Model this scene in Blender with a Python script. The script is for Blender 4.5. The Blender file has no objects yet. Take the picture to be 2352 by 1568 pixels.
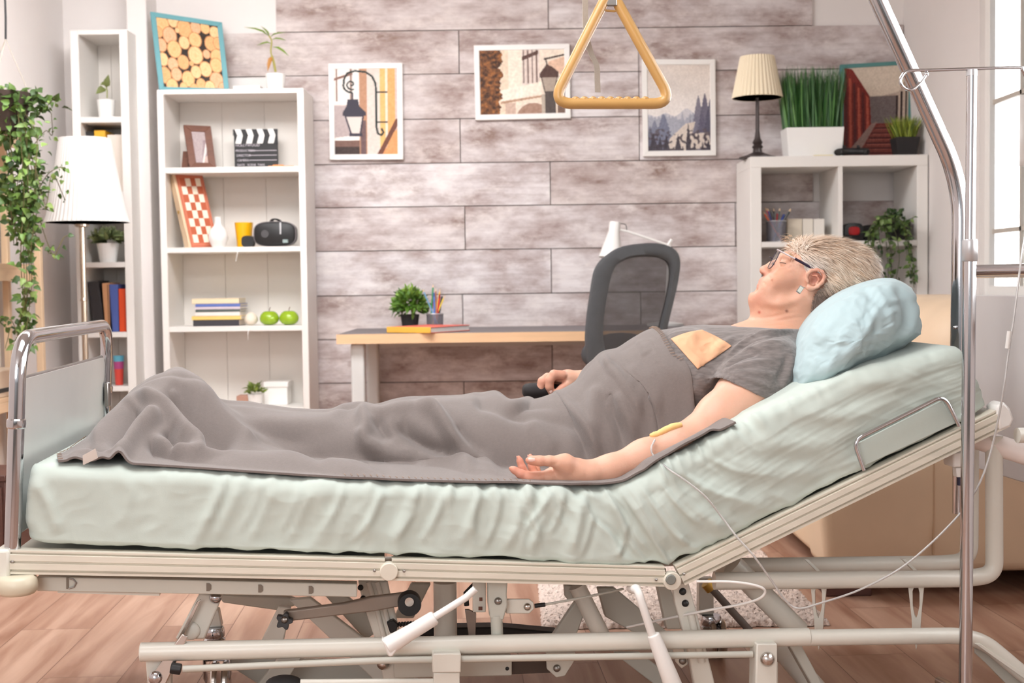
import bpy, bmesh, math, random
import numpy as np
from mathutils import Vector, Matrix, Quaternion
from mathutils.bvhtree import BVHTree
random.seed(7)
rng = np.random.default_rng(7)
SC = bpy.context.scene
COL = SC.collection
# ---------------------------------------------------------------- camera model (also used to measure the room)
F = 3000.0
PITCH = math.radians(2.6)
ROLL = -0.013
CAMZ = 0.95
CAM = Vector((0, 0, CAMZ))
RM = (Matrix.Rotation(math.pi / 2 - PITCH, 3, 'X') @ Matrix.Rotation(ROLL, 3, 'Z'))
RMN = np.array(RM)


def ray(px, py):
    return RM @ Vector(((px - 1176) / F, -(py - 784) / F, -1))


def P(px, py, Y):
    d = ray(px, py)
    return CAM + d * (Y / d.y)


def PZ(px, py, z):
    d = ray(px, py)
    return CAM + d * ((z - CAMZ) / d.z)


TH = math.radians(6)
BX = Vector((math.cos(TH), math.sin(TH), 0))
BY = Vector((-math.sin(TH), math.cos(TH), 0))
UP = Vector((0, 0, 1))
BO = Vector((-.947, 2.48, 0))


def B(px, py, b):
    """point of the bed plane that lies b metres behind the near rail"""
    d = ray(px, py)
    t = (b - (CAM - BO).dot(BY)) / d.dot(BY)
    return CAM + d * t


def W(a, b, c):
    return BO + BX * a + BY * b + UP * c


def toL(p):
    q = p - BO
    return Vector((q.dot(BX), q.dot(BY), p.z))


def K(px, py, b):
    return toL(B(px, py, b))


def KS(px, py, b):
    return B(px, py, b).y / F          # metres per pixel there


def L2W(A):
    A = np.asarray(A, float)
    return np.array(BO)[None] + A[:, :1] * np.array(BX)[None] + A[:, 1:2] * np.array(BY)[None] + A[:, 2:3] * np.array([[0, 0, 1.]])


def project(Wp):
    q = (np.asarray(Wp) - np.array(CAM)) @ RMN
    return 1176 + F * q[:, 0] / -q[:, 2], 784 - F * q[:, 1] / -q[:, 2]


# ---------------------------------------------------------------- scene tree
ORG = {}


def tag(o, label=None, cat=None, group=None, kind=None):
    if label: o['label'] = label
    if cat: o['category'] = cat
    if group: o['group'] = group
    if kind: o['kind'] = kind
    return o


def thing(name, loc, label, cat, group=None):
    o = bpy.data.objects.new(name, None)
    o.empty_display_size = .05
    COL.objects.link(o)
    o.location = loc
    ORG[o.name] = Vector(loc)
    return tag(o, label, cat, group)


def link(me, name, mats, parent=None, origin=None):
    o = bpy.data.objects.new(name, me)
    COL.objects.link(o)
    for m in (mats if isinstance(mats, (list, tuple)) else [mats]):
        me.materials.append(m)
    if parent is not None:
        org = ORG[parent.name]
        o.parent = parent
    else:
        n = len(me.vertices)
        co = np.empty(n * 3); me.vertices.foreach_get('co', co); co = co.reshape(-1, 3)
        org = Vector(((co[:, 0].min() + co[:, 0].max()) / 2, (co[:, 1].min() + co[:, 1].max()) / 2, co[:, 2].min())) if origin is None else Vector(origin)
        o.location = org
    ORG[o.name] = org.copy()
    me.transform(Matrix.Translation(-org))
    return o


def smooth(me, ang=40):
    me.polygons.foreach_set('use_smooth', [True] * len(me.polygons))
    if ang:
        me.set_sharp_from_angle(angle=math.radians(ang))


class MB:
    def __init__(s):
        s.v = []; s.f = []; s.m = []

    def add(s, vs, fs, mi=0):
        o = len(s.v)
        s.v.extend([tuple(v) for v in vs])
        s.f.extend([[i + o for i in f] for f in fs])
        s.m.extend([mi] * len(fs))
        return s

    def box(s, lo, hi, mi=0, M=None):
        x0, y0, z0 = lo; x1, y1, z1 = hi
        vs = [Vector(p) for p in ((x0, y0, z0), (x1, y0, z0), (x1, y1, z0), (x0, y1, z0), (x0, y0, z1), (x1, y0, z1), (x1, y1, z1), (x0, y1, z1))]
        if M is not None: vs = [M @ v for v in vs]
        return s.add(vs, [(0, 3, 2, 1), (4, 5, 6, 7), (0, 1, 5, 4), (1, 2, 6, 5), (2, 3, 7, 6), (3, 0, 4, 7)], mi)

    def prism(s, pts, off, mi=0):
        n = len(pts); off = Vector(off)
        vs = [Vector(p) for p in pts]; nrm = Vector((0, 0, 0))
        for i in range(n): nrm += vs[i].cross(vs[(i + 1) % n])
        if nrm.dot(off) > 0: vs = vs[::-1]
        vs = vs + [v + off for v in vs]
        return s.add(vs, [list(range(n)), list(range(2 * n - 1, n - 1, -1))] + [((i + 1) % n, i, n + i, n + (i + 1) % n) for i in range(n)], mi)

    def tube(s, pts, r, n=14, caps=True, mi=0, flat=None):
        pts = [Vector(p) for p in pts]
        m = len(pts)
        rs = r if isinstance(r, (list, tuple, np.ndarray)) else [r] * m
        tg = []
        for i in range(m):
            t = pts[min(i + 1, m - 1)] - pts[max(i - 1, 0)]
            tg.append(t.normalized() if t.length > 1e-9 else Vector((0, 0, 1)))
        ref = Vector((0, 0, 1)) if abs(tg[0].z) < .9 else Vector((0, 1, 0))
        u = tg[0].cross(ref).normalized()
        vs = []
        for i in range(m):
            if i:
                q = tg[i - 1].rotation_difference(tg[i]); u = q @ u
                u = (u - tg[i] * u.dot(tg[i])).normalized()
            w = tg[i].cross(u)
            for k in range(n):
                a = 2 * math.pi * k / n
                vs.append(pts[i] + (u * math.cos(a) + w * math.sin(a) * (flat or 1)) * rs[i])
        fs = []
        for i in range(m - 1):
            for k in range(n):
                k2 = (k + 1) % n
                fs.append((i * n + k, i * n + k2, (i + 1) * n + k2, (i + 1) * n + k))
        if caps:
            fs.append(list(range(n - 1, -1, -1)))
            fs.append([(m - 1) * n + k for k in range(n)])
        return s.add(vs, fs, mi)

    def lathe(s, prof, c=(0, 0, 0), n=32, M=None, mi=0, wob=None):
        vs = []; c = Vector(c)
        for (r, z) in prof:
            for k in range(n):
                a = 2 * math.pi * k / n
                rr = r * (1 + (wob(k) if wob else 0))
                p = Vector((rr * math.cos(a), rr * math.sin(a), z))
                vs.append(c + (M @ p if M is not None else p))
        m = len(prof); fs = []
        for i in range(m - 1):
            for k in range(n):
                k2 = (k + 1) % n
                fs.append((i * n + k, i * n + k2, (i + 1) * n + k2, (i + 1) * n + k))
        if prof[0][0] > 1e-6: fs.append(list(range(n - 1, -1, -1)))
        if prof[-1][0] > 1e-6: fs.append([(m - 1) * n + k for k in range(n)])
        return s.add(vs, fs, mi)

    def cyl(s, p0, p1, r, n=20, mi=0):
        return s.tube([p0, p1], r, n, True, mi)

    def ball(s, c, r, n=14, mi=0, sc=(1, 1, 1), M=None):
        prof = [(r * math.sin(math.pi * i / n), -r * math.cos(math.pi * i / n)) for i in range(n + 1)]
        D = Matrix.Diagonal(sc) if M is None else M @ Matrix.Diagonal(sc)
        return s.lathe(prof, c, 2 * n, D, mi)

    def build(s, name, mats, parent=None, bev=0, seg=2, sm=40, origin=None, fix=False):
        me = bpy.data.meshes.new(name)
        me.from_pydata(s.v, [], s.f)
        if len(set(s.m)) > 1: me.polygons.foreach_set('material_index', s.m)
        if fix:
            bm = bmesh.new(); bm.from_mesh(me); bmesh.ops.remove_doubles(bm, verts=bm.verts, dist=1e-6)
            bmesh.ops.recalc_face_normals(bm, faces=bm.faces); bm.to_mesh(me); bm.free()
        me.update()
        if sm: smooth(me, sm)
        o = link(me, name, mats, parent, origin)
        if bev:
            b = o.modifiers.new('edge', 'BEVEL'); b.width = bev; b.segments = seg; b.limit_method = 'ANGLE'; b.angle_limit = math.radians(35)
            b.harden_normals = False
        return o


def fillet(pts, r, n=8):
    pts = [Vector(p) for p in pts]
    out = [pts[0]]
    for i in range(1, len(pts) - 1):
        p, a, b = pts[i], pts[i - 1], pts[i + 1]
        da, db = (a - p), (b - p)
        rr = min(r if not isinstance(r, (list, tuple)) else r[i - 1], da.length * .49, db.length * .49)
        A = p + da.normalized() * rr; Bq = p + db.normalized() * rr
        for k in range(n + 1):
            t = k / n
            out.append(A * (1 - t) ** 2 + p * 2 * t * (1 - t) + Bq * t * t)
    out.append(pts[-1])
    return out


def spline(pts, n=8):
    P_ = [np.array(p, float) for p in pts]
    P_ = [2 * P_[0] - P_[1]] + P_ + [2 * P_[-1] - P_[-2]]
    out = []
    for i in range(1, len(P_) - 2):
        p0, p1, p2, p3 = P_[i - 1:i + 3]
        for k in range(n):
            t = k / n
            out.append(.5 * (2 * p1 + (p2 - p0) * t + (2 * p0 - 5 * p1 + 4 * p2 - p3) * t * t + (3 * p1 - p0 - 3 * p2 + p3) * t ** 3))
    out.append(P_[-2])
    return out


def mesh_np(name, V, Q, mats, parent=None, sm=0, attrs=None, origin=None):
    me = bpy.data.meshes.new(name)
    V = np.asarray(V, np.float32); Q = np.asarray(Q, np.int32)
    nq, k = Q.shape
    me.vertices.add(len(V)); me.vertices.foreach_set('co', V.ravel())
    me.loops.add(nq * k); me.loops.foreach_set('vertex_index', Q.ravel())
    me.polygons.add(nq); me.polygons.foreach_set('loop_start', np.arange(0, nq * k, k, dtype=np.int32))
    me.polygons.foreach_set('loop_total', np.full(nq, k, np.int32))
    me.update(calc_edges=True); me.validate()
    for an, (dom, data) in (attrs or {}).items():
        at = me.attributes.new(an, 'FLOAT_COLOR', dom)
        d = np.ones((len(data), 4), np.float32); d[:, :3] = data
        at.data.foreach_set('color', d.ravel())
    if sm is not None: smooth(me, sm)
    else: me.polygons.foreach_set('use_smooth', [False] * len(me.polygons))
    return link(me, name, mats, parent, origin)


def gridfaces(n, m, wrap=False):
    i, j = np.meshgrid(np.arange(n - 1), np.arange(m if wrap else m - 1), indexing='ij')
    j2 = (j + 1) % m
    return np.stack([i * m + j, i * m + j2, (i + 1) * m + j2, (i + 1) * m + j], -1).reshape(-1, 4)


# ---------------------------------------------------------------- numpy noise
_perm = rng.permutation(512)
_grad = rng.normal(size=(512, 3)); _grad /= np.linalg.norm(_grad, axis=1)[:, None]


def pnoise(x, y, z=0.0):
    x, y, z = np.broadcast_arrays(np.asarray(x, float), np.asarray(y, float), np.asarray(z, float))
    xi, yi, zi = np.floor(x).astype(int), np.floor(y).astype(int), np.floor(z).astype(int)
    xf, yf, zf = x - xi, y - yi, z - zi
    f = lambda t: t * t * t * (t * (t * 6 - 15) + 10)
    u, v, w = f(xf), f(yf), f(zf)
    r = 0
    for dx in (0, 1):
        for dy in (0, 1):
            for dz in (0, 1):
                h = _perm[(_perm[(_perm[(xi + dx) & 511] + yi + dy) & 511] + zi + dz) & 511]
                g = _grad[h]
                d = g[..., 0] * (xf - dx) + g[..., 1] * (yf - dy) + g[..., 2] * (zf - dz)
                r = r + d * (u if dx else 1 - u) * (v if dy else 1 - v) * (w if dz else 1 - w)
    return r * 1.6


def vnormals(V, Q):
    V = np.asarray(V, float)
    n = np.cross(V[Q[:, 2]] - V[Q[:, 0]], V[Q[:, 3]] - V[Q[:, 1]])
    N = np.zeros_like(V)
    for k in range(4): np.add.at(N, Q[:, k], n)
    return N / (np.linalg.norm(N, axis=1)[:, None] + 1e-12)


def stroke_disp(V, strokes):
    """strokes: (polyline of 3D points, half width, height); signed rounded ridges"""
    D = np.zeros(len(V))
    for pts, w, h in strokes:
        pts = np.asarray(pts, float)
        m = ((V > pts.min(0) - 3 * w) & (V < pts.max(0) + 3 * w)).all(1)
        if not m.any(): continue
        Vs = V[m]; best = np.full(len(Vs), 9.); tt = np.zeros(len(Vs)); n = len(pts) - 1
        for i in range(n):
            e = pts[i + 1] - pts[i]; l2 = (e * e).sum() + 1e-12
            t = np.clip(((Vs - pts[i]) @ e) / l2, 0, 1)
            d = np.linalg.norm(Vs - pts[i] - t[:, None] * e, axis=1)
            k = d < best
            best[k] = d[k]; tt[k] = (i + t[k]) / n
        fade = np.clip(np.sin(np.pi * np.clip(tt, .03, .97)) * 1.6, 0, 1)
        D[m] += h * fade * np.exp(-(best / w) ** 2)
    return D


def lines2d(V, N, X, Y, LST, wt=1.0):
    """soft lines drawn in picture coordinates, pushed along the normals (width px, height mm)"""
    D = np.zeros(len(V))
    for pts, w, h in LST:
        q = np.array(spline(pts, 4)); m = (X > q[:, 0].min() - 4 * w) & (X < q[:, 0].max() + 4 * w) & (Y > q[:, 1].min() - 4 * w) & (Y < q[:, 1].max() + 4 * w)
        best = np.full(m.sum(), 1e9); tt = np.zeros(m.sum()); n = len(q) - 1
        for i in range(n):
            e = q[i + 1] - q[i]; t = np.clip(((X[m] - q[i, 0]) * e[0] + (Y[m] - q[i, 1]) * e[1]) / ((e * e).sum() + 1e-9), 0, 1)
            d = np.hypot(X[m] - q[i, 0] - t * e[0], Y[m] - q[i, 1] - t * e[1]); k = d < best; best[k] = d[k]; tt[k] = (i + t[k]) / n
        D[m] += h * .001 * np.clip(np.minimum(tt, 1 - tt) * 5 + .1, 0, 1) * np.exp(-(best / w) ** 2)
    return V + N * (D * wt)[:, None]


# ---------------------------------------------------------------- signed distance field + surface nets
class Field:
    def __init__(s, lo, hi, h):
        s.h = h; s.lo = np.array(lo, float)
        s.n = np.ceil((np.array(hi) - s.lo) / h).astype(int) + 1
        s.d = np.full(s.n, 1.0, np.float32)

    def _sl(s, lo, hi):
        i0 = np.clip(np.floor((np.array(lo) - s.lo) / s.h).astype(int), 0, s.n - 1)
        i1 = np.clip(np.ceil((np.array(hi) - s.lo) / s.h).astype(int) + 1, 1, s.n)
        sl = tuple(slice(int(a), int(b)) for a, b in zip(i0, i1))
        ax = [(s.lo[k] + np.arange(i0[k], i1[k]) * s.h).astype(np.float32) for k in range(3)]
        return sl, ax[0][:, None, None], ax[1][None, :, None], ax[2][None, None, :]

    def op(s, fn, lo, hi, k, mode):
        mg = k + 4 * s.h
        sl, X, Y, Z = s._sl(np.array(lo) - mg, np.array(hi) + mg)
        d = fn(X, Y, Z); o = s.d[sl]
        if mode == 'u':
            h = np.clip(.5 + .5 * (o - d) / k, 0, 1)
            s.d[sl] = o * (1 - h) + d * h - k * h * (1 - h)
        else:                                            # subtract d from field
            h = np.clip(.5 - .5 * (o + d) / k, 0, 1)
            s.d[sl] = o * (1 - h) - d * h + k * h * (1 - h)

    def cone(s, p0, p1, r0, r1, k=.01, fy=1.0, mode='u', cut=None):
        p0 = np.array(p0, float); p1 = np.array(p1, float)

        def fn(X, Y, Z):
            e = p1 - p0; l2 = (e * e).sum() + 1e-12
            t = np.clip(((X - p0[0]) * e[0] + (Y - p0[1]) * e[1] + (Z - p0[2]) * e[2]) / l2, 0, 1)
            dy = (Y - p0[1] - t * e[1]) / fy
            d = np.sqrt((X - p0[0] - t * e[0]) ** 2 + dy * dy + (Z - p0[2] - t * e[2]) ** 2) - (r0 + (r1 - r0) * t)
            if cut is not None:
                for (c, n) in cut:
                    d = np.maximum(d, (X - c[0]) * n[0] + (Y - c[1]) * n[1] + (Z - c[2]) * n[2])
            return d
        R_ = max(r0, r1); q = np.array([R_, R_ * max(1, fy), R_])
        s.op(fn, np.minimum(p0, p1) - q, np.maximum(p0, p1) + q, k, mode)

    def ell(s, c, r, k=.01, mode='u', ang=0.0):
        """ellipsoid, ang turns it in the a-c plane"""
        ca, sa = math.cos(ang), math.sin(ang)

        def fn(X, Y, Z):
            x = (X - c[0]) * ca + (Z - c[2]) * sa; z = -(X - c[0]) * sa + (Z - c[2]) * ca; y = (Y - c[1])
            k0 = np.sqrt((x / r[0]) ** 2 + (y / r[1]) ** 2 + (z / r[2]) ** 2)
            k1 = np.sqrt((x / r[0] ** 2) ** 2 + (y / r[1] ** 2) ** 2 + (z / r[2] ** 2) ** 2) + 1e-9
            return k0 * (k0 - 1) / k1
        m = max(r[0], r[2]); q = np.array([m, r[1], m])
        s.op(fn, np.array(c) - q, np.array(c) + q, k, mode)

    def mesh(s):
        d = s.d; neg = d < 0
        n0, n1, n2 = d.shape
        c = np.zeros((n0 - 1, n1 - 1, n2 - 1), np.int8)
        for i in (0, 1):
            for j in (0, 1):
                for k in (0, 1):
                    c += neg[i:n0 - 1 + i, j:n1 - 1 + j, k:n2 - 1 + k]
        act = (c > 0) & (c < 8)
        I = np.argwhere(act)
        idx = np.full(act.shape, -1, np.int64); idx[act] = np.arange(len(I))
        S = np.zeros((len(I), 3)); cnt = np.zeros(len(I))
        cor = [(i, j, k) for i in (0, 1) for j in (0, 1) for k in (0, 1)]
        val = {q: d[I[:, 0] + q[0], I[:, 1] + q[1], I[:, 2] + q[2]] for q in cor}
        for q in cor:
            for ax in range(3):
                if q[ax]: continue
                q2 = list(q); q2[ax] = 1; q2 = tuple(q2)
                A, Bv = val[q], val[q2]
                m = (A < 0) != (Bv < 0)
                t = A[m] / (A[m] - Bv[m])
                p = np.tile(np.array(q, float), (m.sum(), 1)); p[:, ax] = t
                S[m] += p; cnt[m] += 1
        V = s.lo + (I + S / cnt[:, None]) * s.h
        Qs = []
        for ax in range(3):
            u, v = (ax + 1) % 3, (ax + 2) % 3
            sl0 = [slice(None)] * 3; sl1 = [slice(None)] * 3
            sl0[ax] = slice(0, -1); sl1[ax] = slice(1, None)
            e = neg[tuple(sl0)] != neg[tuple(sl1)]
            E = np.argwhere(e)
            ok = (E[:, u] > 0) & (E[:, v] > 0) & (E[:, u] < d.shape[u] - 1) & (E[:, v] < d.shape[v] - 1)
            E = E[ok]
            q = []
            for du, dv in ((-1, -1), (0, -1), (0, 0), (-1, 0)):
                T = E.copy(); T[:, u] += du; T[:, v] += dv
                q.append(idx[T[:, 0], T[:, 1], T[:, 2]])
            q = np.stack(q, 1)
            fl = neg[tuple(E.T)]
            q[~fl] = q[~fl][:, ::-1]
            Qs.append(q)
        return V, np.concatenate(Qs)


def laplace(V, Q, it=2, lam=.5):
    n = len(V); V = V.copy()
    for _ in range(it):
        A = np.zeros_like(V); c = np.zeros(n)
        for k in range(4):
            a, b = Q[:, k], Q[:, (k + 1) % 4]
            np.add.at(A, a, V[b]); np.add.at(c, a, 1)
            np.add.at(A, b, V[a]); np.add.at(c, b, 1)
        V += lam * (A / np.maximum(c, 1)[:, None] - V)
    return V


def inpoly(px, py, poly):
    r = np.zeros(len(px), bool); n = len(poly)
    for i in range(n):
        x0, y0 = poly[i]; x1, y1 = poly[(i + 1) % n]
        m = ((y0 > py) != (y1 > py)) & (px < (x1 - x0) * (py - y0) / ((y1 - y0) or 1e-9) + x0)
        r ^= m
    return r


def s2l(c):
    return tuple(((x / 255) / 12.92 if x / 255 <= .04045 else ((x / 255 + .055) / 1.055) ** 2.4) for x in c)


# ---------------------------------------------------------------- printed pictures: a fine grid coloured cell by cell
class Ras:
    def __init__(s, w, h, bg):
        s.w, s.h = w, h
        s.a = np.tile(np.array(bg, float), (h, w, 1))
        s.X, s.Y = np.meshgrid((np.arange(w) + .5) / w, (np.arange(h) + .5) / h)

    def put(s, m, col, al=1.0):
        c = np.array(col, float)
        s.a[m] = s.a[m] * (1 - al) + (c if c.ndim == 1 else c[m]) * al

    def poly(s, pts, col, al=1.0):
        m = inpoly(s.X.ravel(), s.Y.ravel(), pts).reshape(s.h, s.w); s.put(m, col, al)

    def rect(s, x0, y0, x1, y1, col, al=1.0):
        s.put((s.X >= x0) & (s.X < x1) & (s.Y >= y0) & (s.Y < y1), col, al)

    def ell(s, cx, cy, rx, ry, col, al=1.0, ring=None):
        d = np.sqrt(((s.X - cx) / rx) ** 2 + ((s.Y - cy) / ry) ** 2)
        s.put((d < 1) if ring is None else ((d < 1) & (d > ring)), col, al)

    def line(s, pts, wd, col, asp=None):
        asp = asp or s.h / s.w
        for (x0, y0), (x1, y1) in zip(pts[:-1], pts[1:]):
            ex, ey = x1 - x0, (y1 - y0) * asp; l2 = ex * ex + ey * ey + 1e-12
            t = np.clip(((s.X - x0) * ex + (s.Y - y0) * asp * ey) / l2, 0, 1)
            d = np.hypot(s.X - x0 - t * ex, (s.Y - y0) * asp - t * ey)
            s.put(d < wd / 2, col)

    def noise(s, sc, amp, sy=1.0, m=None):
        n = pnoise(s.X * sc, s.Y * sc * sy * s.h / s.w, 3.3)[..., None] * amp
        s.a = np.clip(s.a + (n if m is None else n * m[..., None]), 0, 255)

    def mesh(s, name, c0, ux, uy, mat_, parent, c2=None):
        """c0 = top-left corner, ux, uy the edge vectors, c2 the far corner if it is not square"""
        c0, ux, uy = (np.array(v, float) for v in (c0, ux, uy))
        sk = (np.array(c2) - c0 - ux - uy) if c2 is not None else 0
        i, j = np.meshgrid(np.arange(s.h + 1) / s.h, np.arange(s.w + 1) / s.w, indexing='ij')
        V = c0 + j.reshape(-1, 1) * ux + i.reshape(-1, 1) * uy + (i * j).reshape(-1, 1) * sk
        Q = gridfaces(s.h + 1, s.w + 1)[:, ::-1]
        x = np.clip(s.a.reshape(-1, 3) / 255, 0, 1)
        lin = np.where(x <= .04045, x / 12.92, ((x + .055) / 1.055) ** 2.4)
        return mesh_np(name, V, Q, mat_, parent, None, {'Col': ('FACE', lin)})
# ---------------------------------------------------------------- materials
def mat(name, col, rough=.5, metal=0.0, var=.06, scale=12., bump=0.0, bscale=None, spec=.5, attr=None, sss=0.0, trans=0.0, alpha=1.0, emit=0.0, sheen=0.0, coat=0.0, stretch=(1, 1, 1)):
    m = bpy.data.materials.new(name); m.use_nodes = True
    nt = m.node_tree; N = nt.nodes; Lk = nt.links; bs = N['Principled BSDF']
    c = s2l(col)
    tc = N.new('ShaderNodeTexCoord'); mp = N.new('ShaderNodeMapping'); mp.inputs['Scale'].default_value = stretch
    Lk.new(tc.outputs['Object'], mp.inputs['Vector'])
    src = None
    if attr:
        at = N.new('ShaderNodeAttribute'); at.attribute_name = attr; src = at.outputs['Color']
    if var:
        nz = N.new('ShaderNodeTexNoise'); nz.inputs['Scale'].default_value = scale; nz.inputs['Detail'].default_value = 4
        Lk.new(mp.outputs[0], nz.inputs['Vector'])
        mr = N.new('ShaderNodeMapRange'); mr.inputs['To Min'].default_value = 1 - var; mr.inputs['To Max'].default_value = 1 + var
        mr.inputs['From Min'].default_value = .25; mr.inputs['From Max'].default_value = .75
        Lk.new(nz.outputs['Fac'], mr.inputs['Value'])
        mx = N.new('ShaderNodeMix'); mx.data_type = 'RGBA'; mx.blend_type = 'MULTIPLY'; mx.inputs['Factor'].default_value = 1
        if src: Lk.new(src, mx.inputs['A'])
        else: mx.inputs['A'].default_value = (*c, 1)
        cb = N.new('ShaderNodeCombineColor')
        for k in range(3): Lk.new(mr.outputs[0], cb.inputs[k])
        Lk.new(cb.outputs[0], mx.inputs['B']); src = mx.outputs['Result']
    if src: Lk.new(src, bs.inputs['Base Color'])
    else: bs.inputs['Base Color'].default_value = (*c, 1)
    bs.inputs['Roughness'].default_value = rough; bs.inputs['Metallic'].default_value = metal
    bs.inputs['Specular IOR Level'].default_value = spec
    if bump:
        n2 = N.new('ShaderNodeTexNoise'); n2.inputs['Scale'].default_value = bscale or scale * 4; n2.inputs['Detail'].default_value = 3
        Lk.new(mp.outputs[0], n2.inputs['Vector'])
        bp = N.new('ShaderNodeBump'); bp.inputs['Strength'].default_value = bump; bp.inputs['Distance'].default_value = .004
        Lk.new(n2.outputs['Fac'], bp.inputs['Height']); Lk.new(bp.outputs[0], bs.inputs['Normal'])
    if sss:
        bs.inputs['Subsurface Weight'].default_value = sss; bs.inputs['Subsurface Radius'].default_value = (1, .35, .2); bs.inputs['Subsurface Scale'].default_value = .006
    if trans: bs.inputs['Transmission Weight'].default_value = trans
    if alpha < 1: bs.inputs['Alpha'].default_value = alpha
    if emit:
        bs.inputs['Emission Color'].default_value = (*c, 1); bs.inputs['Emission Strength'].default_value = emit
    if sheen: bs.inputs['Sheen Weight'].default_value = sheen
    if coat: bs.inputs['Coat Weight'].default_value = coat
    return m


M = {}
M['wall'] = mat('wall_paint', (238, 232, 229), .9, var=.02, scale=3)
M['ceil'] = mat('ceiling_paint', (240, 238, 235), .95, var=.01)
M['white'] = mat('white_laminate', (240, 236, 231), .45, var=.015, scale=5)
M['whiteback'] = mat('white_back_panel', (232, 226, 219), .6, var=.02, scale=3)
M['frame_w'] = mat('white_frame', (244, 241, 237), .5, var=.01)
M['pot_w'] = mat('white_ceramic', (246, 244, 241), .35, var=.01)
M['print'] = mat('printed_paper', (255, 255, 255), .55, var=0, attr='Col', spec=.3)
M['teal'] = mat('teal_paint', (104, 164, 172), .5, var=.04)
M['teal_d'] = mat('teal_paint_dark', (82, 134, 132), .5, var=.04)
M['black'] = mat('black_plastic', (26, 25, 26), .5, var=.05)
M['blackm'] = mat('black_matte', (34, 30, 31), .75, var=.06)
M['dkgrey'] = mat('dark_grey_fabric', (66, 66, 68), .75, var=.06, scale=40, bump=.1)
M['brownwood'] = mat('brown_wood', (108, 66, 48), .5, var=.2, scale=10, stretch=(1, 1, 6))
M['pine'] = mat('pine_wood', (232, 204, 170), .55, var=.08, scale=6, stretch=(6, 6, 1))
M['pineh'] = mat('pine_wood_board', (232, 200, 164), .55, var=.09, scale=6, stretch=(6, 1, 6))
M['birch'] = mat('birch_edge', (226, 186, 146), .5, var=.07, scale=6, stretch=(1, 5, 10))
M['deskgrey'] = mat('desk_grey', (112, 106, 108), .55, var=.03)
M['metalw'] = mat('white_metal', (205, 205, 203), .35, var=.03)
M['silver'] = mat('silver_paint', (190, 190, 192), .35, .5, var=.03)
M['chrome'] = mat('chrome', (192, 191, 194), .1, 1.0, var=.02)
M['chrome_b'] = mat('brushed_chrome', (196, 190, 184), .22, 1.0, var=.04)
M['steel'] = mat('steel', (150, 146, 142), .35, 1.0, var=.1)
M['bed'] = mat('cream_enamel', (222, 220, 210), .38, var=.05, scale=5, coat=.2)
M['bedrail'] = mat('cream_rail', (222, 216, 201), .45, var=.07, scale=9, stretch=(.6, 3, 6))
M['bedgrey'] = mat('grey_green_enamel', (198, 197, 187), .42, var=.05, scale=5)
M['bedbrown'] = mat('taupe_steel', (146, 132, 120), .42, .2, var=.08)
M['panel'] = mat('pale_panel', (242, 244, 242), .3, var=.02)
M['greypanel'] = mat('grey_panel', (200, 194, 192), .5, var=.02)
M['sheet'] = mat('mint_sheet', (194, 205, 197), .9, var=.03, scale=7, bump=.05, bscale=500, sheen=.2)
M['pillow'] = mat('pale_blue_cotton', (176, 198, 202), .9, var=.03, scale=7, bump=.05, bscale=500, sheen=.2)
M['fleece'] = mat('taupe_fleece', (121, 112, 108), .95, var=.05, scale=160, bump=.2, bscale=420, sheen=.25)
M['stitch'] = mat('stitch_thread', (150, 128, 112), .9, var=.1)
M['tagw'] = mat('white_ribbon', (244, 243, 240), .7, var=.02)
M['skin'] = mat('skin', (226, 172, 146), .48, var=.05, scale=28, attr='Col', sss=.25, bump=.1, bscale=330, spec=.4)
M['hair'] = mat('hair', (220, 200, 175), .45, var=0, attr='Col', spec=.35)
M['shirt'] = mat('heather_grey_jersey', (120, 112, 109), .95, var=.3, scale=130, stretch=(.35, 1, 1.6), bump=.12, bscale=400, sheen=.3)
M['patch'] = mat('apricot_cotton', (232, 180, 142), .9, var=.05, scale=20, bump=.08, bscale=400)
M['plaster'] = mat('yellow_plaster', (244, 200, 132), .7, var=.08, scale=60)
M['specs'] = mat('dark_violet_metal', (52, 40, 60), .3, .4, var=.03)
M['specs_w'] = mat('pale_metal', (236, 226, 230), .25, .6, var=.02)
M['lens'] = mat('clear_lens', (250, 250, 250), .02, var=0, trans=1.0)
M['nail'] = mat('nail', (238, 196, 184), .25, var=.03)
M['gem'] = mat('pale_stone', (222, 224, 212), .2, var=.05, coat=.5)
M['sofa'] = mat('beige_leather', (222, 196, 166), .55, var=.04, scale=6, bump=.06, bscale=160)
M['rug'] = mat('rug_wool', (232, 212, 200), .95, var=.14, scale=90, bump=.9, bscale=220)
M['leaf'] = mat('ivy_leaf', (82, 118, 48), .5, var=.1, attr='Col')
M['soil'] = mat('soil', (60, 44, 34), .95, var=.2, scale=60)
M['shade_w'] = mat('white_pleated_fabric', (226, 223, 220), .8, var=.015)
M['shade_c'] = mat('cream_pleated_fabric', (246, 232, 204), .8, var=.02)
M['lampmetal'] = mat('nickel', (196, 178, 160), .25, 1.0, var=.04)
M['bronze'] = mat('dark_bronze', (62, 52, 50), .45, .3, var=.08)
M['trap'] = mat('ochre_plastic', (190, 146, 84), .38, var=.05, coat=.25)
M['strap'] = mat('beige_webbing', (176, 166, 154), .8, var=.05, scale=200)
M['pvc'] = mat('clear_tubing', (240, 238, 236), .15, var=0, trans=.5)
M['bag'] = mat('clear_vinyl_bag', (226, 222, 218), .2, var=.02, alpha=.6)
M['plug'] = mat('white_plastic', (236, 234, 230), .4, var=.02)
M['cardboard'] = mat('kraft_board', (224, 202, 178), .8, var=.05)
M['darkwood'] = mat('dark_brown_wood', (84, 52, 44), .5, var=.15, stretch=(1, 1, 6))
M['mesh'] = mat('chair_mesh_fabric', (58, 54, 54), .8, var=.04, alpha=.82)


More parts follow.
